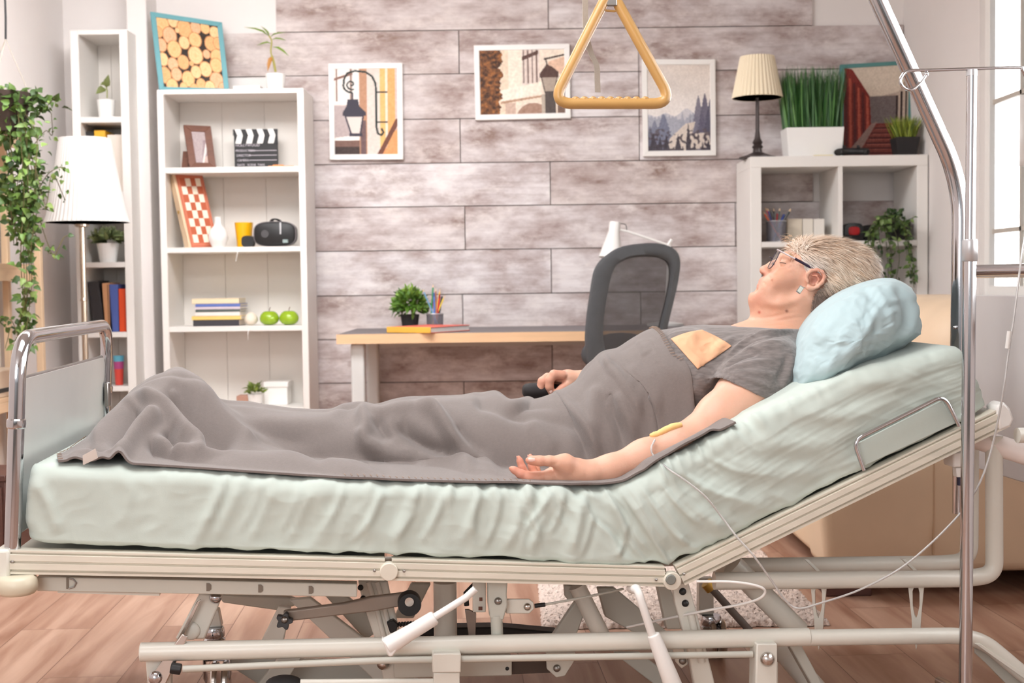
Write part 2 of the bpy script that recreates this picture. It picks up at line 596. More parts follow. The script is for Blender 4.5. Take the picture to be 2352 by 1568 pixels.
def solid(rgb, rough=.55, **k):
    key = 'paint_%d_%d_%d' % tuple(rgb)
    if key not in M: M[key] = mat(key, rgb, rough, var=.04, **k)
    return M[key]


def plank_wall_mat():
    m = bpy.data.materials.new('whitewashed_plank'); m.use_nodes = True
    nt = m.node_tree; N = nt.nodes; Lk = nt.links; bs = N['Principled BSDF']
    at = N.new('ShaderNodeAttribute'); at.attribute_name = 'Col'
    sp = N.new('ShaderNodeSeparateColor'); Lk.new(at.outputs['Color'], sp.inputs[0])
    tc = N.new('ShaderNodeTexCoord')
    off = N.new('ShaderNodeVectorMath'); off.operation = 'MULTIPLY_ADD'
    Lk.new(at.outputs['Color'], off.inputs[0]); off.inputs[1].default_value = (7, 7, 7); Lk.new(tc.outputs['Object'], off.inputs[2])

    def nz(scale, st, det=5, rough=.6):
        mp = N.new('ShaderNodeMapping'); mp.inputs['Scale'].default_value = st; Lk.new(off.outputs[0], mp.inputs['Vector'])
        n = N.new('ShaderNodeTexNoise'); n.inputs['Scale'].default_value = scale; n.inputs['Detail'].default_value = det; n.inputs['Roughness'].default_value = rough
        Lk.new(mp.outputs[0], n.inputs['Vector']); return n.outputs['Fac']

    def ramp(src, stops):
        r = N.new('ShaderNodeValToRGB'); Lk.new(src, r.inputs[0])
        els = r.color_ramp.elements
        while len(els) < len(stops): els.new(.5)
        for e, (p, c) in zip(els, stops): e.position = p; e.color = (*s2l(c), 1)
        return r.outputs[0]

    def mix(f, a, b, mode='MIX'):
        x = N.new('ShaderNodeMix'); x.data_type = 'RGBA'; x.blend_type = mode
        if isinstance(f, float): x.inputs['Factor'].default_value = f
        else: Lk.new(f, x.inputs['Factor'])
        Lk.new(a, x.inputs['A']); Lk.new(b, x.inputs['B']); return x.outputs['Result']
    base = ramp(nz(3.0, (1.1, 1, 2.6), 6, .66), [(.31, (152, 130, 122)), (.42, (190, 178, 176)), (.53, (216, 210, 211)), (.66, (240, 238, 240))])
    grain = ramp(nz(9, (.22, 1, 6.5), 6, .7), [(.28, (214, 207, 204)), (.5, (246, 244, 244)), (.75, (255, 255, 255))])
    c = mix(.75, base, grain, 'MULTIPLY')
    white = ramp(nz(5.0, (1.3, 1, 2.6), 7, .7), [(.50, (0, 0, 0)), (.70, (235, 235, 235))])
    wcol = N.new('ShaderNodeRGB'); wcol.outputs[0].default_value = (*s2l((240, 236, 235)), 1)
    c = mix(white, c, wcol.outputs[0])
    tint = ramp(sp.outputs[2], [(0, (240, 232, 227)), (1, (255, 253, 252))])
    c = mix(1.0, c, tint, 'MULTIPLY')
    Lk.new(c, bs.inputs['Base Color']); bs.inputs['Roughness'].default_value = .75
    bp = N.new('ShaderNodeBump'); bp.inputs['Strength'].default_value = .25; bp.inputs['Distance'].default_value = .004
    Lk.new(nz(9, (.22, 1, 6.5), 6, .7), bp.inputs['Height']); Lk.new(bp.outputs[0], bs.inputs['Normal'])
    return m


def floor_mat():
    m = bpy.data.materials.new('laminate_floor'); m.use_nodes = True
    nt = m.node_tree; N = nt.nodes; Lk = nt.links; bs = N['Principled BSDF']
    tc = N.new('ShaderNodeTexCoord')
    mp = N.new('ShaderNodeMapping'); mp.inputs['Rotation'].default_value = (0, 0, math.radians(87)); Lk.new(tc.outputs['Object'], mp.inputs['Vector'])
    br = N.new('ShaderNodeTexBrick'); Lk.new(mp.outputs[0], br.inputs['Vector'])
    br.inputs['Scale'].default_value = 1; br.inputs['Brick Width'].default_value = 1.25; br.inputs['Row Height'].default_value = .195
    br.inputs['Mortar Size'].default_value = .0013; br.inputs['Mortar Smooth'].default_value = .3; br.offset = .37
    br.inputs['Color1'].default_value = (*s2l((200, 165, 143)), 1); br.inputs['Color2'].default_value = (*s2l((186, 149, 128)), 1)
    br.inputs['Mortar'].default_value = (*s2l((132, 98, 80)), 1)
    mp2 = N.new('ShaderNodeMapping'); mp2.inputs['Scale'].default_value = (.5, 5, 1); Lk.new(mp.outputs[0], mp2.inputs['Vector'])
    ad = N.new('ShaderNodeVectorMath'); ad.operation = 'MULTIPLY_ADD'; Lk.new(br.outputs['Color'], ad.inputs[0]); ad.inputs[1].default_value = (30, 30, 30); Lk.new(mp2.outputs[0], ad.inputs[2])
    nz = N.new('ShaderNodeTexNoise'); nz.inputs['Scale'].default_value = 3.2; nz.inputs['Detail'].default_value = 6; nz.inputs['Distortion'].default_value = .6
    Lk.new(ad.outputs[0], nz.inputs['Vector'])
    rp = N.new('ShaderNodeValToRGB'); Lk.new(nz.outputs['Fac'], rp.inputs[0])
    rp.color_ramp.elements[0].position = .32; rp.color_ramp.elements[0].color = (*s2l((196, 172, 160)), 1)
    rp.color_ramp.elements[1].position = .66; rp.color_ramp.elements[1].color = (1, 1, 1, 1)
    mx = N.new('ShaderNodeMix'); mx.data_type = 'RGBA'; mx.blend_type = 'MULTIPLY'; mx.inputs['Factor'].default_value = .9
    Lk.new(br.outputs['Color'], mx.inputs['A']); Lk.new(rp.outputs[0], mx.inputs['B'])
    Lk.new(mx.outputs['Result'], bs.inputs['Base Color']); bs.inputs['Roughness'].default_value = .42
    bp = N.new('ShaderNodeBump'); bp.inputs['Strength'].default_value = .2; bp.inputs['Distance'].default_value = .002
    Lk.new(br.outputs['Fac'], bp.inputs['Height']); bp.invert = True; Lk.new(bp.outputs[0], bs.inputs['Normal'])
    return m


M['plank'] = plank_wall_mat()
M['floor'] = floor_mat()
# ---------------------------------------------------------------- the room
YW = 6.40
XL, XR = -2.157, 1.918
ZC = 2.62
YF = -2.6


def structure(mb, name, m, label=None, **k):
    o = mb.build(name, m, None, **k); o['kind'] = 'structure'
    if label: o['label'] = label; o['category'] = name.split('_')[0]
    return o


structure(MB().box((XL - .1, YF, -.06), (XR + .1, YW + .1, 0)), 'floor', M['floor'], 'brown wood laminate floor laid in long planks', sm=0)
structure(MB().box((XL - .1, YF, ZC), (XR + .1, YW + .1, ZC + .08)), 'ceiling', M['ceil'], 'plain white ceiling over the whole room', sm=0)
structure(MB().box((XL - .1, YW, 0), (XR + .1, YW + .1, ZC)), 'wall_back', M['wall'], 'white back wall around the wooden plank cladding', sm=0)
structure(MB().box((XL - .1, YF, 0), (XL, YW, ZC)), 'wall_left', M['wall'], 'white left wall behind the floor lamp', sm=0)
# right wall with a window opening
WY0, WY1, WZ0, WZ1 = 1.2, 5.36, .86, 2.55
rw = MB()
rw.box((XR, YF, 0), (XR + .12, YW, WZ0)); rw.box((XR, YF, WZ1), (XR + .12, YW, ZC))
rw.box((XR, YF, WZ0), (XR + .12, WY0, WZ1)); rw.box((XR, WY1, WZ0), (XR + .12, YW, WZ1))
structure(rw, 'wall_right', M['wall'], 'pale right wall holding the big bright window', sm=0)
win = thing('window_1', (XR, (WY0 + WY1) / 2, WZ0), 'large bright window with slim bars at the right', 'window'); win['kind'] = 'structure'
fr = MB()
fr.box((XR + .02, WY0, WZ0), (XR + .08, WY0 + .05, WZ1)); fr.box((XR + .02, WY1 - .05, WZ0), (XR + .08, WY1, WZ1))
fr.box((XR + .02, WY0 + .0505, WZ0 + .001), (XR + .08, WY1 - .0505, WZ0 + .05)); fr.box((XR + .02, WY0 + .0505, WZ1 - .05), (XR + .08, WY1 - .0505, WZ1 - .001))
fr.build('window_frame', M['frame_w'], win, bev=.004)
bars = MB()
yb = WY1 - .34
while yb > WY0 + .1:
    bars.box((XR + .035, yb - .009, WZ0 + .05), (XR + .06, yb + .009, WZ1 - .05)); yb -= .40
for zz in (1.13, 1.65, 2.17):
    bars.box((XR + .035, WY0 + .05, zz - .009), (XR + .06, WY1 - .05, zz + .009))
bars.build('glazing_bars', mat('bar_paint', (196, 188, 178), .5), win)
MB().box((XR + .046, WY0 + .051, WZ0 + .051), (XR + .05, WY1 - .051, WZ1 - .051)).build('window_glass', mat('window_glass', (255, 255, 255), .0, var=0, trans=1.0), win, sm=0)
MB().box((XR - .10, WY0 - .03, WZ0 - .035), (XR + .02, WY1 + .03, WZ0)).build('window_sill', M['frame_w'], win, bev=.006)
# plank cladding, individual boards in one run
ys = [-32, 69, 169, 272, 373, 472, 572, 674, 774, 874, 974, 1075, 1176, 1280]
pl_v = []; pl_q = []; pl_c = []


def plank(x0, x1, z0, z1):
    o = len(pl_v); g = .0022; d = .014
    y = YW - .016 - random.random() * .003
    pl_v.extend([(x0 + g, y, z0 + g), (x1 - g, y, z0 + g), (x1 - g, y, z1 - g), (x0 + g, y, z1 - g), (x0 + g, YW - .002, z0 + g), (x1 - g, YW - .002, z0 + g), (x1 - g, YW - .002, z1 - g), (x0 + g, YW - .002, z1 - g)])
    q = [(0, 1, 2, 3), (0, 4, 5, 1), (1, 5, 6, 2), (2, 6, 7, 3), (3, 7, 4, 0)]
    pl_q.extend([[i + o for i in f] for f in q])
    c = (random.random(), random.random(), random.random())
    pl_c.extend([c] * 5)


def wx(px): return (px - 1176) / F * YW


for i in range(len(ys) - 1):
    z1 = P(1176, ys[i] - 8 * 0, YW).z; z0 = P(1176, ys[i + 1], YW).z
    if z1 > ZC: z1 = ZC - .005
    A = i % 2 == 0
    x0 = 650 if A else 520; x1 = 1868 if A else 2074
    if i in (0,): x0 = 650
    js = [x0, 1268, x1] if A else [x0, 1064, 1472, x1]
    if i == 2: js = [650, 1268, 1472, 1868]
    if i == 5: js = [520, 1072, 1690, 2074]
    for a, b in zip(js[:-1], js[1:]):
        plank(wx(a), wx(b), max(z0, .0), z1)
    if z0 < 0: break
cl = mesh_np('trim_1', pl_v, pl_q, M['plank'], None, None, {'Col': ('FACE', np.array(pl_c))})
_m = MB()
for i in range(len(ys) - 1):
    z1 = min(P(1176, ys[i], YW).z, ZC - .006); z0 = max(P(1176, ys[i + 1], YW).z, 0)
    if z1 > .01: _m.box((wx(650 if i % 2 == 0 or i == 0 else 520) + .002, YW - .003, z0), (wx(1868 if i % 2 == 0 else 2074) - .002, YW - .0002, z1))
_m.build('gap_shade', mat('gap_shade_brown', (92, 78, 72), .9), cl, sm=0)  # dark sheet behind the boards, stands in for shade in the gaps
tag(cl, 'whitewashed rustic plank cladding on the back wall', 'trim', kind='structure')
# pilaster strip between the two bookcases, skirting
structure(MB().box((P(306, 500, 6.25).x, 6.22, 0), (P(352, 500, 6.25).x, YW, ZC)), 'trim_2', M['wall'], 'flat white wall strip between the two bookcases', bev=.004)
bbm = MB(); bbm.box((XL, YF, 0), (XL + .012, YW, .08)); structure(bbm, 'baseboard_left', M['frame_w'], sm=0)
bbm = MB(); bbm.box((XR - .012, YF, 0), (XR, YW, .08)); structure(bbm, 'baseboard_right', M['frame_w'], sm=0)
# ---------------------------------------------------------------- pictures on the wall
def oriented_frame(name, cornersYZ, bar, depth, mframe, ras, label, cat, face_label=None, back=None):
    """corners: TL, TR, BR, BL world points of the front outer edge; frame with mitred bars, print set in"""
    TL, TR, BR, BL = [Vector(p) for p in cornersYZ]
    n = (TR - TL).cross(TL - BL).normalized()          # pointing to the viewer
    if n.y > 0: n = -n
    t = thing(name, (BL + BR) / 2, label, cat)
    ctr = (TL + TR + BR + BL) / 4

    def inn(p, w):
        ex = (TR - TL).normalized(); ey = (BL - TL).normalized()
        return p + ex * (w if (p - ctr).dot(ex) < 0 else -w) + ey * (w if (p - ctr).dot(ey) < 0 else -w)
    f = MB()
    cs = [TL, TR, BR, BL]
    for i in range(4):
        a, b = cs[i], cs[(i + 1) % 4]
        f.prism([a, b, inn(b, bar), inn(a, bar)], -n * depth)
    f.build('frame', mframe, t, bev=.002)
    q = [inn(p, bar * .8) - n * (depth * .2) for p in cs]
    bk = MB(); bk.prism([p - n * .006 for p in q], -n * (depth * .45)); bk.build('backing', M['cardboard'], t)
    ras.mesh('print', q[0], q[1] - q[0], q[3] - q[0], M['print'], t, q[2])
    return t, n


def ras_lantern():
    r = Ras(120, 170, (226, 212, 204))
    r.rect(0, 0, .48, .42, (240, 232, 226)); r.rect(.04, 0, .07, .4, (150, 124, 112)); r.rect(.26, 0, .29, .4, (150, 124, 112))
    r.poly([(0, .12), (.3, .05), (.3, .08), (0, .15)], (130, 96, 84)); r.rect(0, .38, .26, .42, (250, 244, 240))
    r.rect(0, .43, .3, .80, (186, 170, 168)); r.poly([(0, .80), (.42, .76), (.42, .81), (0, .86)], (244, 238, 232))
    r.rect(0, .87, .42, 1, (64, 50, 46)); r.rect(0, .83, .42, .9, (122, 92, 82)); r.rect(.4, 0, .52, 1, (186, 140, 110)); r.rect(.42, .6, .5, 1, (110, 86, 86))
    r.rect(.52, 0, .72, 1, (222, 208, 198)); r.rect(.72, 0, .8, 1, (240, 186, 116)); r.rect(.8, 0, .83, 1, (240, 222, 204)); r.rect(.83, 0, .95, 1, (238, 170, 106)); r.rect(.95, 0, 1, 1, (212, 190, 186))
    r.poly([(.66, 1), (.96, .58), (1, .58), (1, .64), (.74, 1)], (110, 66, 50)); r.poly([(.74, 1), (1, .66), (1, 1)], (236, 158, 104))
    r.noise(26, 10)
    g = (40, 48, 46)
    c = [(.30 + .17 * math.cos(a), .21 + .105 * math.sin(a)) for a in np.linspace(2.6, 6.4, 20)]
    r.line([(.295, .29)] + [(.28 + .12 * math.cos(a), .2 + .08 * math.sin(a)) for a in np.linspace(1.6, 3.4, 8)] + [(.17, .13), (.22, .06), (.34, .035), (.5, .05), (.6, .1), (.65, .18), (.66, .27), (.66, .68), (.68, .75), (.73, .77), (.77, .74), (.74, .7)], .032, g)
    r.line([(.28 + .1 * (1 - a / 9) * math.cos(a), .19 + .07 * (1 - a / 9) * math.sin(a)) for a in np.linspace(1.2, 7.8, 26)], .026, g)
    r.line([(.66, .28), (.82, .28)], .03, g); r.line([(.66, .62), (.82, .62)], .03, g)
    d = (58, 54, 66)
    r.rect(.28, .29, .31, .36, d); r.poly([(.22, .36), (.38, .36), (.4, .44), (.5, .51), (.5, .55), (.14, .55), (.14, .51), (.2, .44)], d)
    r.poly([(.17, .55), (.47, .55), (.42, .76), (.26, .76)], d); r.poly([(.2, .56), (.44, .56), (.4, .745), (.28, .745)], (228, 214, 206)); r.rect(.24, .75, .44, .78, d)
    return r


def ras_house():
    r = Ras(170, 125, (240, 224, 206))
    r.rect(.2, 0, .34, 1, (236, 214, 190)); r.rect(.34, 0, .5, .62, (246, 232, 214)); r.rect(.5, 0, .7, .55, (226, 210, 200))
    for x in (.51, .56, .61, .66): r.rect(x, 0, x + .014, .52, (120, 94, 84))
    r.poly([(.5, .12), (.69, .02), (.69, .08), (.5, .18)], (96, 70, 62)); r.poly([(.25, .62), (.72, .5), (.72, .68), (.25, .8)], (248, 236, 220))
    r.poly([(.25, .79), (.75, .7), (.75, .73), (.25, .83)], (186, 150, 124)); r.ell(.62, 1.08, .2, .26, (168, 134, 116)); r.rect(.3, .82, .42, 1, (206, 178, 160))
    r.rect(.72, .7, .8, 1, (190, 176, 160)); r.poly([(.8, .2), (1, .12), (1, .4), (.8, .36)], (226, 190, 164))
    r.noise(30, 14)
    n = pnoise(r.X * 24, r.Y * 20, 1.5) + pnoise(r.X * 60, r.Y * 45, 4.5) * .6
    edge = .27 + .05 * pnoise(r.Y * 9, 0, 2.2) + .02 * pnoise(r.Y * 30, 0, 5.) - .06 * np.abs(r.Y - .3)
    m = r.X < edge
    lo, hi = np.array((58, 34, 20.)), np.array((176, 112, 58.))
    cc = lo + (hi - lo) * np.clip(n * .6 + .42, 0, 1)[..., None]
    r.put(m, cc)
    d = (66, 52, 48)
    r.line([(.76, .16), (.98, .1)], .02, d); r.line([(.77, .15), (.8, .3)], .016, d)
    r.poly([(.78, .24), (.84, .27), (.92, .36), (.92, .44), (.7, .44), (.7, .38)], (84, 60, 52)); r.poly([(.72, .44), (.9, .44), (.88, .66), (.75, .66)], (176, 160, 146)); r.line([(.72, .44), (.76, .67)], .012, d); r.line([(.9, .44), (.87, .67)], .012, d)
    r.rect(.76, .65, .88, 1, (84, 74, 70)); r.rect(.9, .5, 1, 1, (120, 96, 84))
    r.noise(40, 10)
    return r


def ras_forest():
    r = Ras(120, 165, (0, 0, 0))
    top, bot = np.array((226, 214, 204.)), np.array((236, 230, 226.))
    r.a = top + (bot - top) * np.clip(r.Y / .6, 0, 1)[..., None] + pnoise(r.X * 3, r.Y * 6, .7)[..., None] * 10

    def ridge(base, amp, fr, col, al, sd):
        h = base + amp * pnoise(r.X * fr, 0, sd)
        sp = np.abs(((r.X * fr * 3.7 + sd) % 1) - .5) * .07
        r.put(r.Y > h + sp, col, al)
    r.put((r.Y > .52 + .5 * np.abs(r.X - .5) * 0 + .1 * pnoise(r.X * 4, 0, 2.) + .05), (186, 186, 196), .6)
    ridge(.6, .12, 5, (150, 154, 170), .6, 3.1)
    for (cx, w, h0, c, al) in [(.12, .16, .64, (120, 124, 142), .85), (.26, .16, .56, (112, 116, 136), .85), (.05, .1, .7, (100, 102, 118), .8), (.8, .1, .36, (112, 108, 124), .85), (.9, .1, .33, (98, 94, 112), .9), (.98, .1, .40, (90, 88, 104), .9), (.55, .08, .54, (160, 162, 176), .7), (.67, .05, .6, (140, 140, 156), .8)]:
        z = np.clip((r.Y - h0) / .3, 0, 1.6); m = (np.abs(r.X - cx) < w * (z ** .8) * (.75 + .35 * np.abs(((r.Y * 22) % 1) - .5))) & (r.Y > h0); r.put(m, c, al)
    r.poly([(.35, .85), (.6, .68), (.75, .66), (.7, .8), (.95, .78), (1, .95), (.5, 1), (.3, 1)], (226, 212, 198), .9)
    n = pnoise(r.X * 16, r.Y * 22, 7.)
    r.put((r.Y > .74) & (n > .05) & ((r.X < .34) | (r.X > .62)), (92, 82, 88), .8); r.put((r.Y > .8) & (n > .25), (66, 58, 64), .8)
    for (cx, h0, w) in [(.1, .78, .07), (.2, .82, .06), (.3, .8, .06), (.48, .8, .06), (.64, .66, .03), (.74, .9, .05), (.86, .88, .05), (.95, .85, .06), (.55, .92, .04)]:
        z = np.clip((r.Y - h0) / .2, 0, 1.2); r.put((np.abs(r.X - cx) < w * z) & (r.Y > h0), (62, 56, 64), .9)
    r.noise(50, 14)
    return r


def ras_logs():
    r = Ras(150, 150, (44, 34, 28))
    L_ = [(.1, .1, .13), (.28, .03, .1), (.45, .12, .14), (.63, .08, .1), (.78, .07, .09), (.93, .12, .1), (.03, .22, .08), (.2, .25, .13), (.6, .27, .12), (.42, .33, .1), (.85, .3, .12), (.05, .4, .1), (.25, .44, .13), (.58, .5, .14), (.97, .28, .1), (.76, .47, .07), (.93, .5, .13), (.05, .6, .1), (.37, .62, .11), (.2, .66, .1), (.9, .63, .12), (.72, .7, .12), (.05, .82, .12), (.24, .8, .1), (.42, .86, .12), (.56, .75, .1), (.62, .93, .09), (.88, .86, .13), (.15, .97, .11), (.76, .97, .1), (.5, 1.0, .08), (.98, .98, .1), (.33, .98, .07), (.33, .16, .04), (.5, .63, .04)]
    for i, (x, y, q) in enumerate(L_):
        r.ell(x, y, q * .88, q * 1.0, (196, 132, 84))
        c = [(238, 188, 132), (242, 198, 146), (228, 176, 122), (236, 180, 140)][i % 4]
        r.ell(x, y, q * .78, q * .9, c); r.ell(x, y, q * .5, q * .58, tuple(v - 8 for v in c), .6, ring=.8); r.ell(x, y, q * .2, q * .24, tuple(v - 14 for v in c), .6)
    r.noise(40, 12)
    return r


def ras_hall():
    r = Ras(120, 160, (120, 52, 46))
    r.poly([(0, 0), (1, 0), (1, .1), (.84, .30), (.40, .36), (.12, .02)], (212, 196, 178)); r.poly([(.4, .36), (.84, .30), (.84, .34), (.4, .36)], (180, 160, 146)); r.rect(.40, .34, .80, .64, (112, 100, 98))
    r.poly([(0, 0), (.14, .03), (.40, .33), (.43, .64), (.22, .93), (0, 1)], (120, 40, 34))
    for k in range(6):
        x = .02 + k * .065; r.poly([(x, .05 + x * .8), (x + .035, .06 + x * .85), (x + .06, .93 - x * .55), (x + .02, .97 - x * .6)], (178, 84, 66) if k % 2 else (84, 30, 30))
    r.poly([(.43, .64), (.52, .62), (.30, .90), (.16, 1), (.02, 1)], (146, 118, 110)); r.poly([(.52, .66), (.84, .64), (1, .74), (1, 1), (.2, 1), (.34, .86)], (124, 62, 54))
    for k in range(6):
        y = .68 + k * .055; r.rect(.48 - (y - .68) * .8, y, 1, y + .018, (78, 34, 34)); r.rect(.5 - (y - .68) * .8, y + .02, 1, y + .028, (160, 92, 80))
    r.poly([(.80, .34), (1, .12), (1, .74), (.82, .64)], (190, 170, 154))
    for x in (.80, .87, .94): r.rect(x, .34 - (x - .8) * .7, x + .03, .72, (52, 36, 36))
    r.noise(46, 16)
    return r


def wallpic(c, name, ras, label, Y=YW - .022):
    cs = [P(x, y, Y - .02) for x, y in c]
    return oriented_frame(name, cs, .026, .02, M['frame_w'], ras, label, 'picture')


wallpic([(754, 146), (924, 144), (926, 366), (757, 367)], 'framed_picture', ras_lantern(), 'white framed picture of a black street lantern on a scrolled bracket')
wallpic([(1088, 104), (1308, 100), (1311, 271), (1092, 276)], 'framed_picture', ras_house(), 'white framed landscape picture of an old house front with a lantern')
wallpic([(1474, 136), (1643, 136), (1645, 357), (1477, 359)], 'framed_picture', ras_forest(), 'white framed picture of misty fir trees, left of the cream table lamp')


# ---------------------------------------------------------------- small makers
def leaf_mesh(pts_dir, cols, name, m, parent, fold=.25):
    """pts_dir: list of (base, dir, normal, length, width)"""
    V = []; Q = []; C = []
    for (p, d, nn, ln, w), c in zip(pts_dir, cols):
        p = np.array(p, float); d = np.array(d, float); d /= np.linalg.norm(d) + 1e-9
        nn = np.array(nn, float); s_ = np.cross(d, nn); s_ /= np.linalg.norm(s_) + 1e-9; nn = np.cross(s_, d)
        o = len(V)
        for t, k, dr in ((0, .12, 0), (.3, .95, .02), (.62, .8, -.06), (1, .05, -.22)):
            q = p + d * ln * t + nn * ln * dr
            V += [q - s_ * w * k / 2 + nn * w * fold * k, q, q + s_ * w * k / 2 + nn * w * fold * k]
        for i in range(3):
            for j in range(2): Q.append([o + i * 3 + j, o + i * 3 + j + 1, o + i * 3 + j + 4, o + i * 3 + j + 3])
        C += [c] * 6
    return mesh_np(name, V, Q, m, parent, 0, {'Col': ('FACE', np.array([s2l(c) for c in C]))})


def rv(s=1.0): return np.array([random.uniform(-s, s) for _ in range(3)])


def green(base=(86, 122, 52), v=26):
    k = random.uniform(-v, v); return tuple(max(6, min(250, b + k * f)) for b, f in zip(base, (1, 1, .6)))


def pot(name, base, r0, r1, h, m, label, cat='plant', rim=0):
    t = thing(name, base, label, cat)
    th = r1 * .08
    MB().lathe([(r0, 0), (r1, h), (r1 - th, h), (r1 - th * 1.3, h * .86)], base, 28).build('pot', m, t, bev=0)
    MB().lathe([(r1 - th * 1.2, h * .8), (r1 * .4, h * .9), (0.0001, h * .92)], base, 20).build('soil', M['soil'], t)
    return t


def squarepot(name, base, w0, w1, h, m, label, wy=1.0):
    t = thing(name, base, label, 'plant')
    b = Vector(base); k = w1 * .05

    def ring(w, z): return [b + Vector((sx * w / 2, sy * w / 2 * wy, z)) for sx, sy in ((-1, -1), (1, -1), (1, 1), (-1, 1))]
    rs = [ring(w0, 0), ring(w1, h), ring(w1 - 2 * k, h), ring(w1 - 2 * k, h * .85)]
    mb = MB(); mb.add(sum(rs, []), [(3, 2, 1, 0)] + [(i * 4 + j, i * 4 + (j + 1) % 4, i * 4 + 4 + (j + 1) % 4, i * 4 + 4 + j) for i in range(3) for j in range(4)])
    mb.build('pot', m, t, bev=.002)
    MB().add(ring(w1 - 1.9 * k, h * .86), [(0, 1, 2, 3)]).build('soil', M['soil'], t, sm=0)
    return t


def bushy(t, c, r, n, ln, w, base, up=.6, flat=1.0, name='foliage'):
    L_ = []; C = []
    for _ in range(n):
        d = rv(); d[2] = abs(d[2]) * up + d[2] * (1 - up); d /= np.linalg.norm(d) + 1e-6
        q = np.array(c) + d * r * np.array([1, 1, flat]) * random.uniform(.35, 1)
        L_.append((q, d + rv(.5) + np.array([0, 0, .3]), d + rv(.6) + np.array([0, -.3, .5]), ln * random.uniform(.7, 1.2), w * random.uniform(.7, 1.2)))
        C.append(green(base))
    return leaf_mesh(L_, C, name, M['leaf'], t)


def blades(t, base, wx_, wy_, n, h, w, lean, colf, name='grass'):
    V = []; Q = []; C = []
    for _ in range(n):
        p = np.array(base) + np.array([random.uniform(-wx_, wx_), random.uniform(-wy_, wy_), 0])
        d = np.array([random.uniform(-1, 1) * lean + (p[0] - base[0]) / max(wx_, .01) * lean * .7, random.uniform(-1, 1) * lean, 1]); hh = h * random.uniform(.72, 1.04)
        a = random.uniform(0, math.pi); s_ = np.array([math.cos(a), math.sin(a), 0]) * w / 2
        o = len(V); cv = np.array([random.uniform(-1, 1), random.uniform(-1, 1), -.2]) * lean * .6
        for tt, k in ((0, 1), (.5, .9), (1, .12)):
            q = p + d * hh * tt + cv * hh * tt * tt
            V += [q - s_ * k, q + s_ * k]
        Q += [[o, o + 1, o + 3, o + 2], [o + 2, o + 3, o + 5, o + 4]]; c = colf(); C += [c, c]
    return mesh_np(name, V, Q, M['leaf'], t, None, {'Col': ('FACE', np.array([s2l(c) for c in C]))})


def simple_book(name, lo, hi, col, label, cat='book', group=None, axis='y', pages=(240, 232, 218), spine=None, rotM=None, cover_t=.003):
    """a closed book: cover (two boards and spine) and page block. axis: direction of the spine face"""
    lo = Vector(lo); hi = Vector(hi)
    t = thing(name, ((lo.x + hi.x) / 2, (lo.y + hi.y) / 2, lo.z), label, cat, group)
    c = cover_t; mb = MB(); pb = MB()
    if axis == 'flat':                           # lying, spine towards viewer
        mb.box((lo.x, lo.y, lo.z), (hi.x, hi.y, lo.z + c), 0, rotM); mb.box((lo.x, lo.y, hi.z - c), (hi.x, hi.y, hi.z), 0, rotM)
        mb.box((lo.x, lo.y, lo.z + c), (hi.x, lo.y + c, hi.z - c), 0, rotM)
        pb.box((lo.x + c, lo.y + c, lo.z + c), (hi.x - c, hi.y - c, hi.z - c), 0, rotM)
    else:                                        # standing, spine towards viewer
        mb.box((lo.x, lo.y, lo.z), (lo.x + c, hi.y, hi.z), 0, rotM); mb.box((hi.x - c, lo.y, lo.z), (hi.x, hi.y, hi.z), 0, rotM)
        mb.box((lo.x + c, lo.y, lo.z), (hi.x - c, lo.y + c, hi.z), 0, rotM)
        pb.box((lo.x + c, lo.y + c, lo.z + c), (hi.x - c, hi.y - c, hi.z - c), 0, rotM)
    mb.build('cover', solid(col), t, bev=.0008); pb.build('pages', solid(pages, .8), t)
    return t


# ---------------------------------------------------------------- wide bookcase on the left
YB = 6.08; YBK = 6.37


def bookcase(name, pxl, pxr, pytop, shelves, label, side_px, back=True, foot=0.0, yref=None):
    xr = (pxl + pxr) / 2
    x0 = P(pxl, 500, YB).x; x1 = P(pxr, 500, YB).x
    zt = P(xr, pytop, YB).z; s = YB / F
    t = thing(name, ((x0 + x1) / 2, (YB + YBK) / 2, 0), label, 'bookcase')
    sw = side_px * s
    MB().box((x0, YB, 0), (x0 + sw, YBK, zt)).build('side_panel', M['white'], t, bev=.002)
    MB().box((x1 - sw, YB, 0), (x1, YBK, zt)).build('side_panel', M['white'], t, bev=.002)
    MB().box((x0 + sw, YB, zt - .022), (x1 - sw, YBK, zt)).build('top_panel', M['white'], t, bev=.002)
    zs = []
    for (a, b) in shelves:
        z1 = P(xr, a, YB).z; z0 = P(xr, b, YB).z; zs.append(z1)
        MB().box((x0 + sw, YB + .004, z0), (x1 - sw, YBK - .006, z1)).build('shelf', M['white'], t, bev=.0015)
    MB().box((x0 + sw, YB + .02, 0.0), (x1 - sw, YB + .04, .06)).build('plinth', M['white'], t)
    bk = MB(); n = 3; w = (x1 - x0 - 2 * sw) / n
    for k in range(n): bk.box((x0 + sw + k * w + .0008, YBK - .006, .0), (x0 + sw + (k + 1) * w - .0008, YBK, zt - .022))
    bk.build('back_panel', M['whiteback'], t)
    return t, zs, zt, x0, x1


bc, BZ, BTOP, bx0, bx1 = bookcase('bookcase', 367, 703, 204, [(383, 396), (567, 579), (749, 761), (938, 947)], 'wide white bookcase holding the clapperboard, chess box and apples', 15)
nb, NZ, NTOP, nx0, nx1 = bookcase('narrow_bookcase', 172, 303, 68, [(268, 281), (440, 452), (602, 614), (763, 775), (888, 899)], 'tall narrow white bookcase behind the white floor lamp', 19)


def bz(px, py_shelf, Y): return P(px, 500, Y).x


